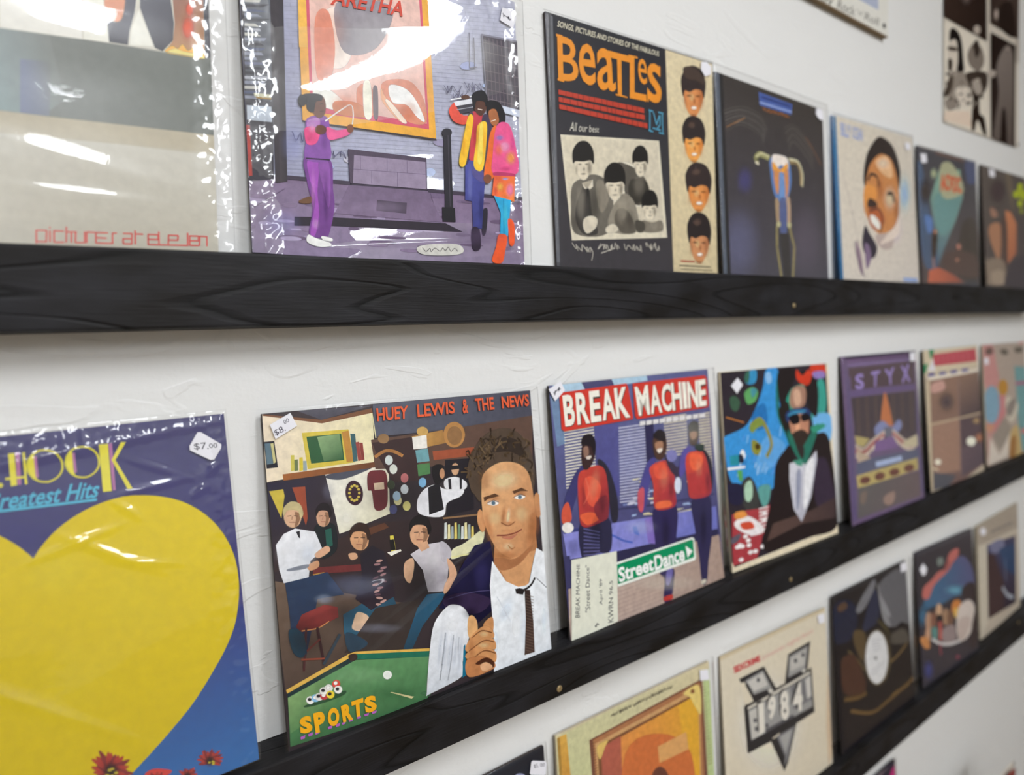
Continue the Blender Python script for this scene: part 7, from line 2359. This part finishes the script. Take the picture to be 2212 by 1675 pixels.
 'title': '''C 6b6558 3.5 396 31 394 43 402 31 412 45 413 30 425 47
C 6b6558 3.5 423 32 434 43 438 32 435 42 441 28 447 40
C 6b6558 3.6 455 27 466 49 463 31 472 47 468 28 470 46
C 6b6558 3.6 475 28 479 42 485 31 486 45 486 31 494 45
C 6b6558 3.6 494 28 506 46 505 27 520 47 521 33 517 42
C 6b6558 3.6 527 31 540 44 537 29 547 43 552 28 552 42
C 6b6558 3.7 567 31 576 51 583 35 588 48 582 33 590 44
C 6b6558 3.7 598 29 592 42 613 33 601 43 618 34 606 46
C 6b6558 3.7 618 30 619 43 624 32 632 43 638 29 637 44
C 6b6558 3.7 649 30 651 46 658 30 674 49 681 33 677 48
C 6b6558 3.8 677 29 680 44 703 36 706 51 710 38 711 49
C 6b6558 3.8 724 37 726 48 721 29 721 46 721 27 738 48
C 6b6558 3.8 730 30 736 45 742 28 750 49 762 35 757 45
C 6b6558 3.8 758 29 778 50 775 34 781 50 784 30 789 48
C 6b6558 3.9 799 36 793 48 797 30 810 49 809 30 820 50
C 6b6558 3.9 829 30 827 45 834 29 843 45 862 38 855 45
C 6b6558 3.9 865 34 880 50 887 35 889 51 904 37 899 44'''.split('\n'),
 'tag': [(1149, 21), (1233, 42), (1237, 111), (1150, 87)]},
{'label': 'cream record sleeve with a black V emblem carrying the number 1984', 'group': 'records on the third rail', 'm': [[0.99974, 0.01492, 0.01739, 0.95568], [-0.01588, 0.9983, 0.05617, -0.02458], [-0.01652, -0.05643, 0.99827, 0.63571], [0.0, 0.0, 0.0, 1.0]], 'hs': 0.9694, 'w': 0.313, 'thick': 0.0035, 'edge': 'edge', 'ink': 'ink', 'bag': (0.002, 0.017, 0.012, 30, 0.0005, 0.0003, 13, 'thin_plastic'),
 'print': '''P d9cfba - -40 -40 1300 -40 1300 1300 -40 1300
R e2dac8/d9cfba 480,640 995 836 810 1107 444 1088 131 820 27 468 178 211 516 189 864 442
P cdbd9e - -4 -5 1240 -11 1244 24 -4 24
P d0b99c - 1241 505 1286 690 1243 1185 1196 1250 1192 910
P 2a2a2e - 179 209 459 211 497 276 584 412 689 412 745 214 1033 199 976 410 1031 403 1044 755 807 756 681 1002 632 1045 495 769 231 751 216 421 247 402 293 407
P d9cfba - 197 242 236 249 323 414 258 413 224 401
P 9b9a98 - 245 244 443 235 537 397 330 387
P c9c6c0 - 270 260 437 252 490 358 333 350
P 2a2a2e - 243 274 269 271 331 372 488 387 513 412 324 411
P d6d2c8 - 487 396 534 398 553 426 512 426
P 9b9a98 - 759 235 997 226 946 400 731 385
P bdbab4 - 775 256 973 245 936 356 760 347
P 2a2a2e - 731 385 906 387 903 418 729 412
P d6d2c8 - 913 389 954 389 951 410 912 410
P d9d3c6 - 256 435 1000 426 1013 446 260 453
P 9b9a98 - 263 460 1015 454 1020 705 278 676
P c4c1ba - 271 470 395 474 403 680 284 671
P 77777a - 751 463 1015 459 1022 647 777 640
P c9c6c0 - 941 471 1009 461 1013 619 956 624
P 2a2a2e - 278 676 1020 705 1019 750 257 720
P 55555a - 429 659 774 672 779 697 439 686
P 77777a - 559 756 787 764 683 971 635 1006
P a5a4a2 - 595 778 752 775 660 930
P 2a2a2e - 501 768 570 776 647 940 626 1034
P d9cfba - 509 752 598 744 597 755 527 763
S 5a5a5e - 355 623 348 631 335 630 322 621 318 608 324 600 337 601 350 610
S 5a5a5e - 348 559 341 568 328 567 315 558 311 545 317 537 330 538 343 547
S 5a5a5e - 475 646 468 654 454 653 441 644 436 631 443 623 457 623 470 633
S 5a5a5e - 405 291 399 300 385 299 372 291 367 278 374 270 387 270 400 279
S 5a5a5e - 853 297 846 306 831 306 816 296 811 283 818 274 833 274 848 284
S 5a5a5e - 951 283 943 292 928 292 913 282 907 269 915 260 930 260 945 269'''.split('\n'),
 'title': '''T 2a2a2e 0.09;1 353 434 418 438 415 655 353 646
T e2ddd2 0.045;1 368 453 433 457 431 675 368 666
T 2a2a2e 0.09;9 467 436 555 425 553 607 455 586
T e2ddd2 0.045;9 482 456 571 444 569 627 471 606
T 2a2a2e 0.09;8 605 438 708 442 705 671 607 647
T e2ddd2 0.045;8 621 458 725 462 722 692 623 667
T 2a2a2e 0.09;4 760 452 882 445 878 663 758 643
T e2ddd2 0.045;4 777 472 899 466 895 684 775 664
T c8434a 0.05;SEXCRIME 124 107 414 115 422 162 136 157
T d9a09a 0;(nineteen_eighty-four) 437 130 1066 113 1068 158 448 172'''.split('\n'),
 'tag': [(1128, 27), (1218, 34), (1221, 107), (1142, 96)]},
{'label': 'near-black record sleeve showing a round white record label', 'group': 'records on the third rail', 'm': [[0.99998, 0.00125, 0.00632, 1.30146], [-0.0017, 0.99748, 0.07091, -0.02962], [-0.00622, -0.07092, 0.99746, 0.63572], [0.0, 0.0, 0.0, 1.0]], 'hs': 0.995, 'w': 0.313, 'thick': 0.004, 'edge': 'dark_edge', 'bag': (0.002, 0.024, 0.003, 30, 0.0008, 0.0004, 14, 'thin_plastic'),
 'print': '''P 1c1a20 - -40 -40 1300 -40 1300 1300 -40 1300
G 2e2a2c/201e22 873,-60,830,244 -7 0 1253 -5 1287 256 -33 203
S 20263c - 18 84 204 76 345 173 343 332 198 407 2 347
S 5a4436 - 71 98 183 90 215 138 102 145
S 77777c - 364 179 647 30 681 90 521 202 395 237
S 2a3048 - 585 178 697 126 706 366 472 410 439 360
S 8a8a8d - 726 71 822 305 933 463 884 491 769 374
S 65656a - 767 81 1220 64 1272 362 1242 563 1108 513 927 504 825 285
S 949498 - 771 207 864 316 917 416 817 345
S 55504a - 918 565 1144 589 1219 721 907 646
S 5a4a33 - 321 355 469 430 402 630 302 498 277 392
S 4c452f - 664 364 840 489 907 646 873 572
C 6b5c3c 16.0 188 482 326 605 411 713
S 4a2f28 - 89 528 275 549 400 790 291 871 76 765
C 7c6440 23.9 841 794 1025 769 1171 728
C 7a6038 32.9 845 1080 1119 1081 1267 1055
C 6f5634 33.9 88 840 278 892 412 906
C 6f5634 29.8 169 962 492 1092 746 1097 1242 1070
S 4a3028 - 81 522 223 551 399 746 398 884 185 842 68 750
S 5a4f3a - 869 755 777 897 606 908 459 788 417 609 502 470 669 451 823 568
S ddddde - 818 738 741 873 600 890 480 784 448 619 520 487 659 464 783 567
S 3b3b40 - 626 683 620 689 607 689 594 681 590 671 597 664 610 665 622 673
L b3b3b8 5.7 561 508 723 550
L b3b3b8 5.7 563 534 712 569
L b3b3b8 5.7 566 559 701 588
L b3b3b8 5.7 569 584 690 608
L b3b3b8 5.7 572 610 678 627
L b3b3b8 5.6 505 765 760 747
L b3b3b8 5.7 522 791 712 783'''.split('\n'),
 'tag': [(1130, 4), (1233, 6), (1250, 82), (1137, 81)]},
{'label': 'dark record sleeve with a blue glow and slanted salmon lettering', 'group': 'records on the third rail', 'm': [[0.99957, 0.0164, 0.02417, 1.66292], [-0.01818, 0.99699, 0.07537, -0.03101], [-0.02286, -0.07578, 0.99686, 0.63494], [0.0, 0.0, 0.0, 1.0]], 'hs': 0.9945, 'w': 0.313, 'thick': 0.004, 'edge': 'dark_edge', 'bag': (0.002, 0.004, 0.002, 24, 0.0005, 0.0002, 15, 'thin_plastic'),
 'print': '''P 3b3842 - -40 -40 1300 -40 1300 1300 -40 1300
G 454048/38353c 389,-53,357,172 -17 26 1247 -17 1319 502 -24 426
H 5f6088/3f6f90 1026,264,562,569 599 318 946 223 1162 343 1278 569 1179 621 724 585 454 590 252 562 53 569 141 466 329 374
R 6aa0b8/4a7290 788,529 1121 607 1014 634 777 598 557 524 473 454 571 427 798 459 1029 533
R 3f6a88/38495a 96,613 264 657 201 738 78 744 -33 674 -67 571 -8 492 114 482 227 551
S 3a3036 - 924 561 1245 586 1217 1156 1041 1131 1039 761
S d68a4a - 717 632 855 642 900 726 782 756 677 717
S e9bf62 - 733 708 843 723 831 805 736 780
S dcd0c8 - 845 712 1078 696 1211 804 1131 933 1056 1037 823 1045 763 884
S c9b8b0 - 826 840 1053 863 1070 942 909 1045 800 1014
S b58f76 - 248 699 221 756 173 770 132 732 123 666 150 609 197 594 238 632
S 8a6050 - 343 712 318 763 273 774 234 741 225 681 250 631 295 619 333 653
S d6ae8c - 469 652 444 695 398 704 359 673 348 621 372 578 418 569 458 600
S a9876c - 612 748 583 799 528 809 481 772 468 710 497 660 551 650 599 686
S 7a5a4a - 711 786 682 837 630 848 586 812 574 750 602 699 654 687 699 723
S c79c80 - 209 814 187 856 147 865 113 835 104 785 125 743 165 734 200 763
S 2f2a30 - 485 738 458 764 403 763 352 736 334 699 361 673 416 674 467 701
P c06058 - 381 734 451 753 437 924 367 904
S 9a8a8a - 472 829 711 858 716 1015 456 941
S 5f8f8a - 224 761 348 783 334 883 260 863
C e0dcdc 30.0 235 861 402 949 607 1010 824 1039
S c98a55 - -2 789 141 818 177 919 80 902
L a84a58 23.9 389 951 393 1051
R 3f4680/3b3842 124,1119 268 1163 213 1243 106 1249 11 1179 -17 1075 37 996 142 988 239 1057
S 8a4458 - 790 1192 775 1202 744 1198 715 1184 704 1167 719 1158 750 1161 779 1176'''.split('\n'),
 'title': '''S c2706a - 675 168 791 131 915 144 891 212 773 248 655 307 490 341 328 385 214 473 96 433 132 351 286 318 447 273 606 272
S a05a58 - 613 226 695 220 658 284 577 290
S 7f8a84 - 438 154 543 153 561 215 455 216'''.split('\n'),
 'tag': [(129, 122), (195, 183), (163, 233), (100, 230), (51, 163)]},
{'label': 'pale grey record sleeve with a framed dark blue picture', 'group': 'records on the third rail', 'm': [[0.9998, -0.01276, -0.01558, 2.02821], [0.01331, 0.99927, 0.03585, -0.01858], [0.01511, -0.03605, 0.99924, 0.63333], [0.0, 0.0, 0.0, 1.0]], 'hs': 0.9838, 'w': 0.313, 'thick': 0.004, 'edge': 'edge',
 'print': '''P bcb0a0 - -40 -40 1300 -40 1300 1300 -40 1300
P a89c8e - -30 -27 1339 4 1322 309 261 241 -16 212
P c9c0b0 - -16 212 261 241 233 1099 0 1251
P c6bcac - 261 241 1188 293 1267 355 276 272
G 4a4a66/3a3038 664,297,591,1186 259 267 1148 374 1116 1164 234 1083
S 7b7c98 - 330 285 703 307 771 422 466 414
G 3f5170/33486a 854,371,900,782 618 398 1133 454 1125 845 752 657
P 4a3a3c - 269 364 466 414 738 822 713 1126 234 1080
C b6bcc8 46.4 695 867 843 995 1019 1076
L 8a93a6 14.0 799 556 798 811
C 8a8484 15.5 403 139 446 173 483 144 480 164 568 154 601 177 617 157 658 182 669 157 720 187 787 172 827 192 857 176 860 194 914 176 996 213 999 175 1052 211'''.split('\n'),
 'tag': [(243, 113), (214, 138), (149, 136), (87, 108), (64, 71), (93, 46), (157, 48), (219, 75)], 'tag_off': 0.0006},
{'label': 'dark purple and magenta record sleeve on the lowest rail', 'group': 'records on the lowest rail', 'm': [[1.0, -0.00017, 0.003, 1.26006], [0.0, 0.99848, 0.05503, -0.02422], [-0.003, -0.05503, 0.99848, 0.18566], [0.0, 0.0, 0.0, 1.0]], 'hs': 0.9995, 'w': 0.313, 'thick': 0.004, 'edge': 'dark_edge', 'ink': 'ink', 'bag': (0.002, 0.003, 0.003, 24, 0.0004, 0.0002, 16, 'thin_plastic'),
 'print': '''P 1d0f35 - -40 -40 1300 -40 1300 1300 -40 1300
L c8b0b4 10.6 711 60 964 19 1255 36
P c8187e - 1192 65 1247 55 1220 590 1086 525 1153 101
P 1c0d33 - 605 352 767 21 1256 25 1222 51 1132 105 1014 555'''.split('\n')}]

for s in SLEEVES: make_sleeve(s)

# ------------------------------------------------------------------ sign and poster on the wall
sg = tag(empty('wall_sign', (0.9, 0, 2.28)), 'white printed board with script lettering above the brown sleeve with curled arms', 'sign')
v, f = box(-0.454, 0.4535, -0.012, -0.001, -0.238, 0.24)
bo = link_mesh('board', v, f, M['sign'], sg); bevel(bo, 0.001)
v, f = box(-0.4535, 0.453, -0.0115, -0.002, -0.2395, -0.2382)
link_mesh('lower_edge', v, f, M['sign_edge'], sg)  # thin brown strip along the underside of the board
SIGN_PRINT = '''P a9b0c4 - -140 1629 3446 1106 3461 1753 3141 1758 -157 1960'''.split('\n')
SIGN_TEXT = '''T 77756f 0;by 2638 1851 2789 1843 2773 1927 2623 1935
T 77756f 0;Rock 2858 1837 3108 1827 3091 1897 2838 1909
T 77756f 0;'n' 3134 1833 3226 1828 3216 1865 3128 1870
T 77756f 0;Roll 3260 1822 3476 1812 3455 1873 3240 1881'''.split('\n')
pm = print_mesh('picture_print', SIGN_PRINT, sg, M['matt_ink'], 3628, 1912, 1.0, 0.0, 0.4535); pm.location = (0, -0.0121, -0.238)
pm = print_mesh('script_lettering', SIGN_TEXT, sg, M['matt_ink'], 3628, 1912, 1.0, 0.0001, 0.4535); pm.location = (0, -0.0121, -0.238)
for sx, sz in ((0.435, -0.222), (-0.435, -0.222), (0.435, 0.222), (-0.435, 0.222)):
    vs, fs = [], []
    for rr, yy in ((0.005, 0.0), (0.0046, -0.0012), (0.003, -0.0018), (0.0012, -0.0019)):
        for a in range(12): vs.append((rr * math.cos(a * math.tau / 12), yy, rr * math.sin(a * math.tau / 12)))
    for k in range(3):
        for a in range(12): fs.append((k * 12 + a, k * 12 + (a + 1) % 12, k * 12 + 12 + (a + 1) % 12, k * 12 + 12 + a))
    fs.append(tuple(36 + a for a in range(12)))
    s = link_mesh('screw', vs, fs, M['black_screw'], sg); s.location = (sx, -0.0121, sz)

po = tag(empty('poster', (1.645 + 0.29, -0.0012, 1.93)), 'cream poster with black and white photographs of long-haired people', 'poster')
po.rotation_euler = (0, math.radians(-1.3), 0)
n = 14; vs = []; fs = []
for j in range(n + 1):
    for i in range(n + 1):
        x = -0.29 + 0.58 * i / n; z = 0.86 * j / n
        vs.append((x, -0.006 * max(0, 0.25 - j / n) * (0.4 + 0.6 * i / n) - 0.0004, z))
for j in range(n):
    for i in range(n):
        a = j * (n + 1) + i; fs.append((a, a + 1, a + n + 2, a + n + 1))
po.rotation_euler = (0, 0, 0)
po.matrix_world = Matrix([[0.9996, 0, -0.027, 1.8899], [0, 1, 0, -0.0022], [0.027, 0, 0.9996, 1.93461], [0, 0, 0, 1]])
sh = link_mesh('paper_sheet', [((x * 0.485 / 0.58), y + 0.0009, z * 0.75 / 0.86) for x, y, z in vs], fs, M['cream'], po, True)
POSTER_PRINT = '''P d8cfc2 - -40 -40 1300 -40 1300 1300 -40 1300
G 3a2d28/2a201d 29,1924,952,2011 -22 1092 978 762 1027 2072 -8 2077
R 6f625c/33282a 507,1767 695 1720 640 1820 509 1887 379 1883 326 1812 377 1715 506 1647 638 1648
R 5a4c46/33282a 275,1747 428 1707 383 1789 276 1844 170 1842 126 1785 168 1706 274 1649 382 1649
G 382c27/4a3d38 1147,1543,1787,1830 1093 724 1906 456 1924 1867 1111 1881
R b9aaa0/3d322d 1274,1758 1384 1732 1353 1801 1276 1844 1198 1836 1165 1783 1195 1716 1271 1673 1350 1679
R 8a7c74/3d322d 1643,1461 1840 1411 1784 1497 1646 1560 1510 1564 1453 1509 1506 1426 1640 1362 1779 1355
S 2a211e - 1363 1661 1711 1555 1822 1857 1369 1856
P b5aba0 - 1856 1872 1952 1873 1947 2107 1865 2111
P dad2c4 - -17 2094 1013 2089 1107 2987 -18 2993
S 1d1815 - 129 2172 228 2126 381 2176 449 2384 450 2465 294 2494 305 2292 229 2229 129 2269
S cdc3b6 - 129 2269 279 2228 312 2411 231 2526 131 2524 81 2377
S 4a4038 - 105 2314 280 2287 280 2317 105 2343
S 3a302a - 93 2433 180 2416 181 2495 106 2529
S b3a79c - 853 2002 829 2037 770 2062 711 2063 686 2039 710 2005 768 1980 827 1979
S 7d736a - 541 2285 702 2159 899 2171 959 2286 818 2397 596 2387
S 3a312c - 675 2175 784 2111 842 2203 759 2283 703 2242
S 8f857b - 131 2544 385 2488 543 2489 599 2603 547 2736 284 2757 83 2750
S 3f3630 - 516 2474 990 2376 1051 2483 907 2615 711 2689 599 2583
S a49a90 - 653 2532 819 2481 907 2572 766 2638
S d2c8bb - 283 2657 545 2602 655 2677 494 2786 284 2778
S 4a4038 - 131 2584 206 2560 182 2674 34 2778 10 2733
S 8a8077 - 34 2797 284 2737 285 2828 84 2879
S 2a211d - 683 2673 822 2629 853 2794 970 2820 1032 2975 944 2975 798 2866 729 2972 646 2972 657 2823
S 2f2622 - -23 2983 59 2912 159 2962 84 2978
P d9c6b4 - 35 2896 602 2811 659 2960 -13 2982
S a79c90 - 304 2717 291 2730 261 2739 230 2740 218 2731 230 2719 261 2710 291 2709
S a79c90 - 427 2626 420 2638 403 2645 386 2643 378 2634 385 2623 403 2616 420 2617
S a79c90 - 274 2715 266 2726 245 2733 225 2732 216 2724 225 2714 245 2707 266 2707
S 2f2722 - 891 2433 880 2443 854 2451 827 2452 816 2447 827 2437 853 2429 880 2428
S c3b9ac - 853 2474 838 2482 802 2491 767 2495 752 2492 766 2483 802 2474 838 2470
S c3b9ac - 753 2714 748 2726 736 2733 724 2730 719 2719 724 2707 736 2701 748 2703
S a79c90 - 663 2591 653 2598 629 2604 605 2606 595 2602 604 2595 628 2589 653 2587
S c3b9ac - 695 2761 688 2767 672 2772 655 2772 649 2768 655 2762 671 2758 688 2757
S 4a4038 - 749 2614 738 2622 709 2629 681 2632 669 2628 680 2619 709 2612 737 2610
S 4a4038 - 363 2776 356 2785 339 2791 321 2790 314 2783 321 2774 338 2768 356 2769
S 2f2722 - 627 2660 614 2674 584 2683 553 2684 540 2674 553 2660 583 2651 614 2650
S 4a4038 - 472 2732 466 2738 452 2742 437 2742 431 2738 437 2733 451 2729 466 2728
S 4a4038 - 929 2447 917 2456 888 2463 859 2466 847 2462 859 2454 888 2446 917 2443
S a79c90 - 630 2724 623 2735 605 2741 587 2741 579 2732 586 2722 604 2715 622 2716
S 2f2722 - 606 2737 593 2750 561 2760 529 2760 515 2751 528 2738 560 2729 593 2728
S 2f2722 - 764 2680 750 2689 718 2696 686 2699 673 2694 686 2686 718 2678 750 2675
S 2f2722 - 121 2553 110 2565 83 2574 56 2575 45 2567 56 2554 83 2545 110 2544
S 4a4038 - 943 2623 931 2634 900 2643 870 2644 857 2637 870 2626 900 2617 930 2616
S c3b9ac - 432 2725 427 2736 414 2741 402 2740 396 2731 401 2721 414 2715 427 2717
S a79c90 - 281 2525 274 2536 259 2542 243 2541 237 2533 243 2523 259 2516 274 2517
S c3b9ac - 577 2636 570 2646 553 2653 536 2652 529 2644 536 2633 553 2627 570 2628
S c3b9ac - 370 2823 358 2832 327 2839 296 2841 283 2836 296 2827 327 2819 358 2818
S 4a4038 - 76 2641 70 2651 55 2658 40 2656 34 2648 40 2638 55 2631 70 2633
S 4a4038 - 330 2754 316 2763 285 2771 253 2773 240 2769 253 2760 284 2752 316 2749
S c3b9ac - 518 2704 512 2712 498 2717 484 2717 478 2710 484 2702 498 2697 512 2698
S 2f2722 - 427 2574 420 2580 402 2584 384 2586 377 2583 384 2577 402 2572 420 2571
S 4a4038 - 430 2681 417 2689 387 2697 357 2699 345 2695 357 2687 387 2680 417 2677
S 2f2722 - 119 2721 110 2729 88 2735 65 2736 56 2732 65 2724 87 2718 110 2717
S 2f2722 - 172 2763 165 2775 148 2782 131 2780 124 2771 131 2759 148 2752 165 2753
S 4a4038 - 363 2805 356 2814 338 2820 320 2820 312 2812 319 2803 337 2797 356 2797
G 241b18/3a302c 1098,1980,1823,2860 1122 1964 1825 1947 1845 3010 1152 2992
H 7f756f/5f5550 1407,2133,1755,2869 1287 2267 1500 2037 1694 2008 1767 2199 1759 2974 1626 2990 1519 2673 1400 2972 1213 2985 1356 2519
R a0958d/5a504a 1596,2028 1694 2008 1666 2051 1598 2080 1529 2078 1500 2048 1527 2006 1594 1977 1664 1978
S 241b18 - 1455 2683 1551 2668 1593 2971 1432 2980
S b0a59b - 1077 2349 1257 2316 1228 2376 1108 2398
S 1f1b1a - 2135 2976 2123 2988 2093 2995 2063 2995 2050 2986 2062 2974 2092 2967 2122 2967'''.split('\n')
pm = print_mesh('photograph_print', POSTER_PRINT, po, M['matt_ink'], 1960, 3000, 1.0, 0.0008, 0.245)
for sx, sz in ((0.238, 0.009), (-0.238, 0.741), (0.238, 0.741)):
    vs = [(0.004 * math.cos(a * math.tau / 10) * k, -0.002 - 0.0022 * (1 - k * k), 0.004 * math.sin(a * math.tau / 10) * k) for k in (1.0, 0.8, 0.4) for a in range(10)]
    fs = [(k * 10 + a, k * 10 + (a + 1) % 10, k * 10 + 10 + (a + 1) % 10, k * 10 + 10 + a) for k in (0, 1) for a in range(10)] + [tuple(20 + a for a in range(10))]
    s = link_mesh('pin', vs, fs, M['black_screw'], po); s.location = (sx, 0, sz)


# ------------------------------------------------------------------ crate of records on the floor, its first sleeve corner shows low in the view
cr = tag(empty('record_crate', (1.56, -0.13, 0.0)), 'pine crate on the floor holding a red and a cream record', 'crate')
for nm, b in (('bottom_board', (-0.19, 0.33, -0.07, 0.075, 0.004, 0.014)), ('front_board', (-0.19, 0.33, -0.082, -0.07, 0.004, 0.2)), ('back_board', (-0.19, 0.33, 0.075, 0.085, 0.004, 0.2)),
              ('end_board', (-0.2, -0.19, -0.082, 0.085, 0.0, 0.22)), ('end_board', (0.33, 0.34, -0.082, 0.085, 0.0, 0.22))):
    v, f = box(*b); bevel(link_mesh(nm, v, f, M['pine'], cr), 0.001)
for nm, x0, y, mt, lab in (('record_sleeve', 1.529, -0.107, 'red_card', 'red record sleeve standing in the floor crate'), ('record_sleeve', 1.556, -0.096, 'cream', 'cream record sleeve standing behind the red one in the crate')):
    e = tag(empty(nm, (x0 + 0.1565, y, 0.0145)), lab, 'record', 'records in the floor crate')
    v, f = box(-0.1565, 0.1565, 0.0, 0.004, 0.0, 0.3255); bevel(link_mesh('card_jacket', v, f, M[mt], e), 0.0008)
    plastic_sheet(e, 0.313, 0.3255, 0.002, 0.003, 0.002, 16, 0.0004, 0.0002, 31, M['thin_plastic'])
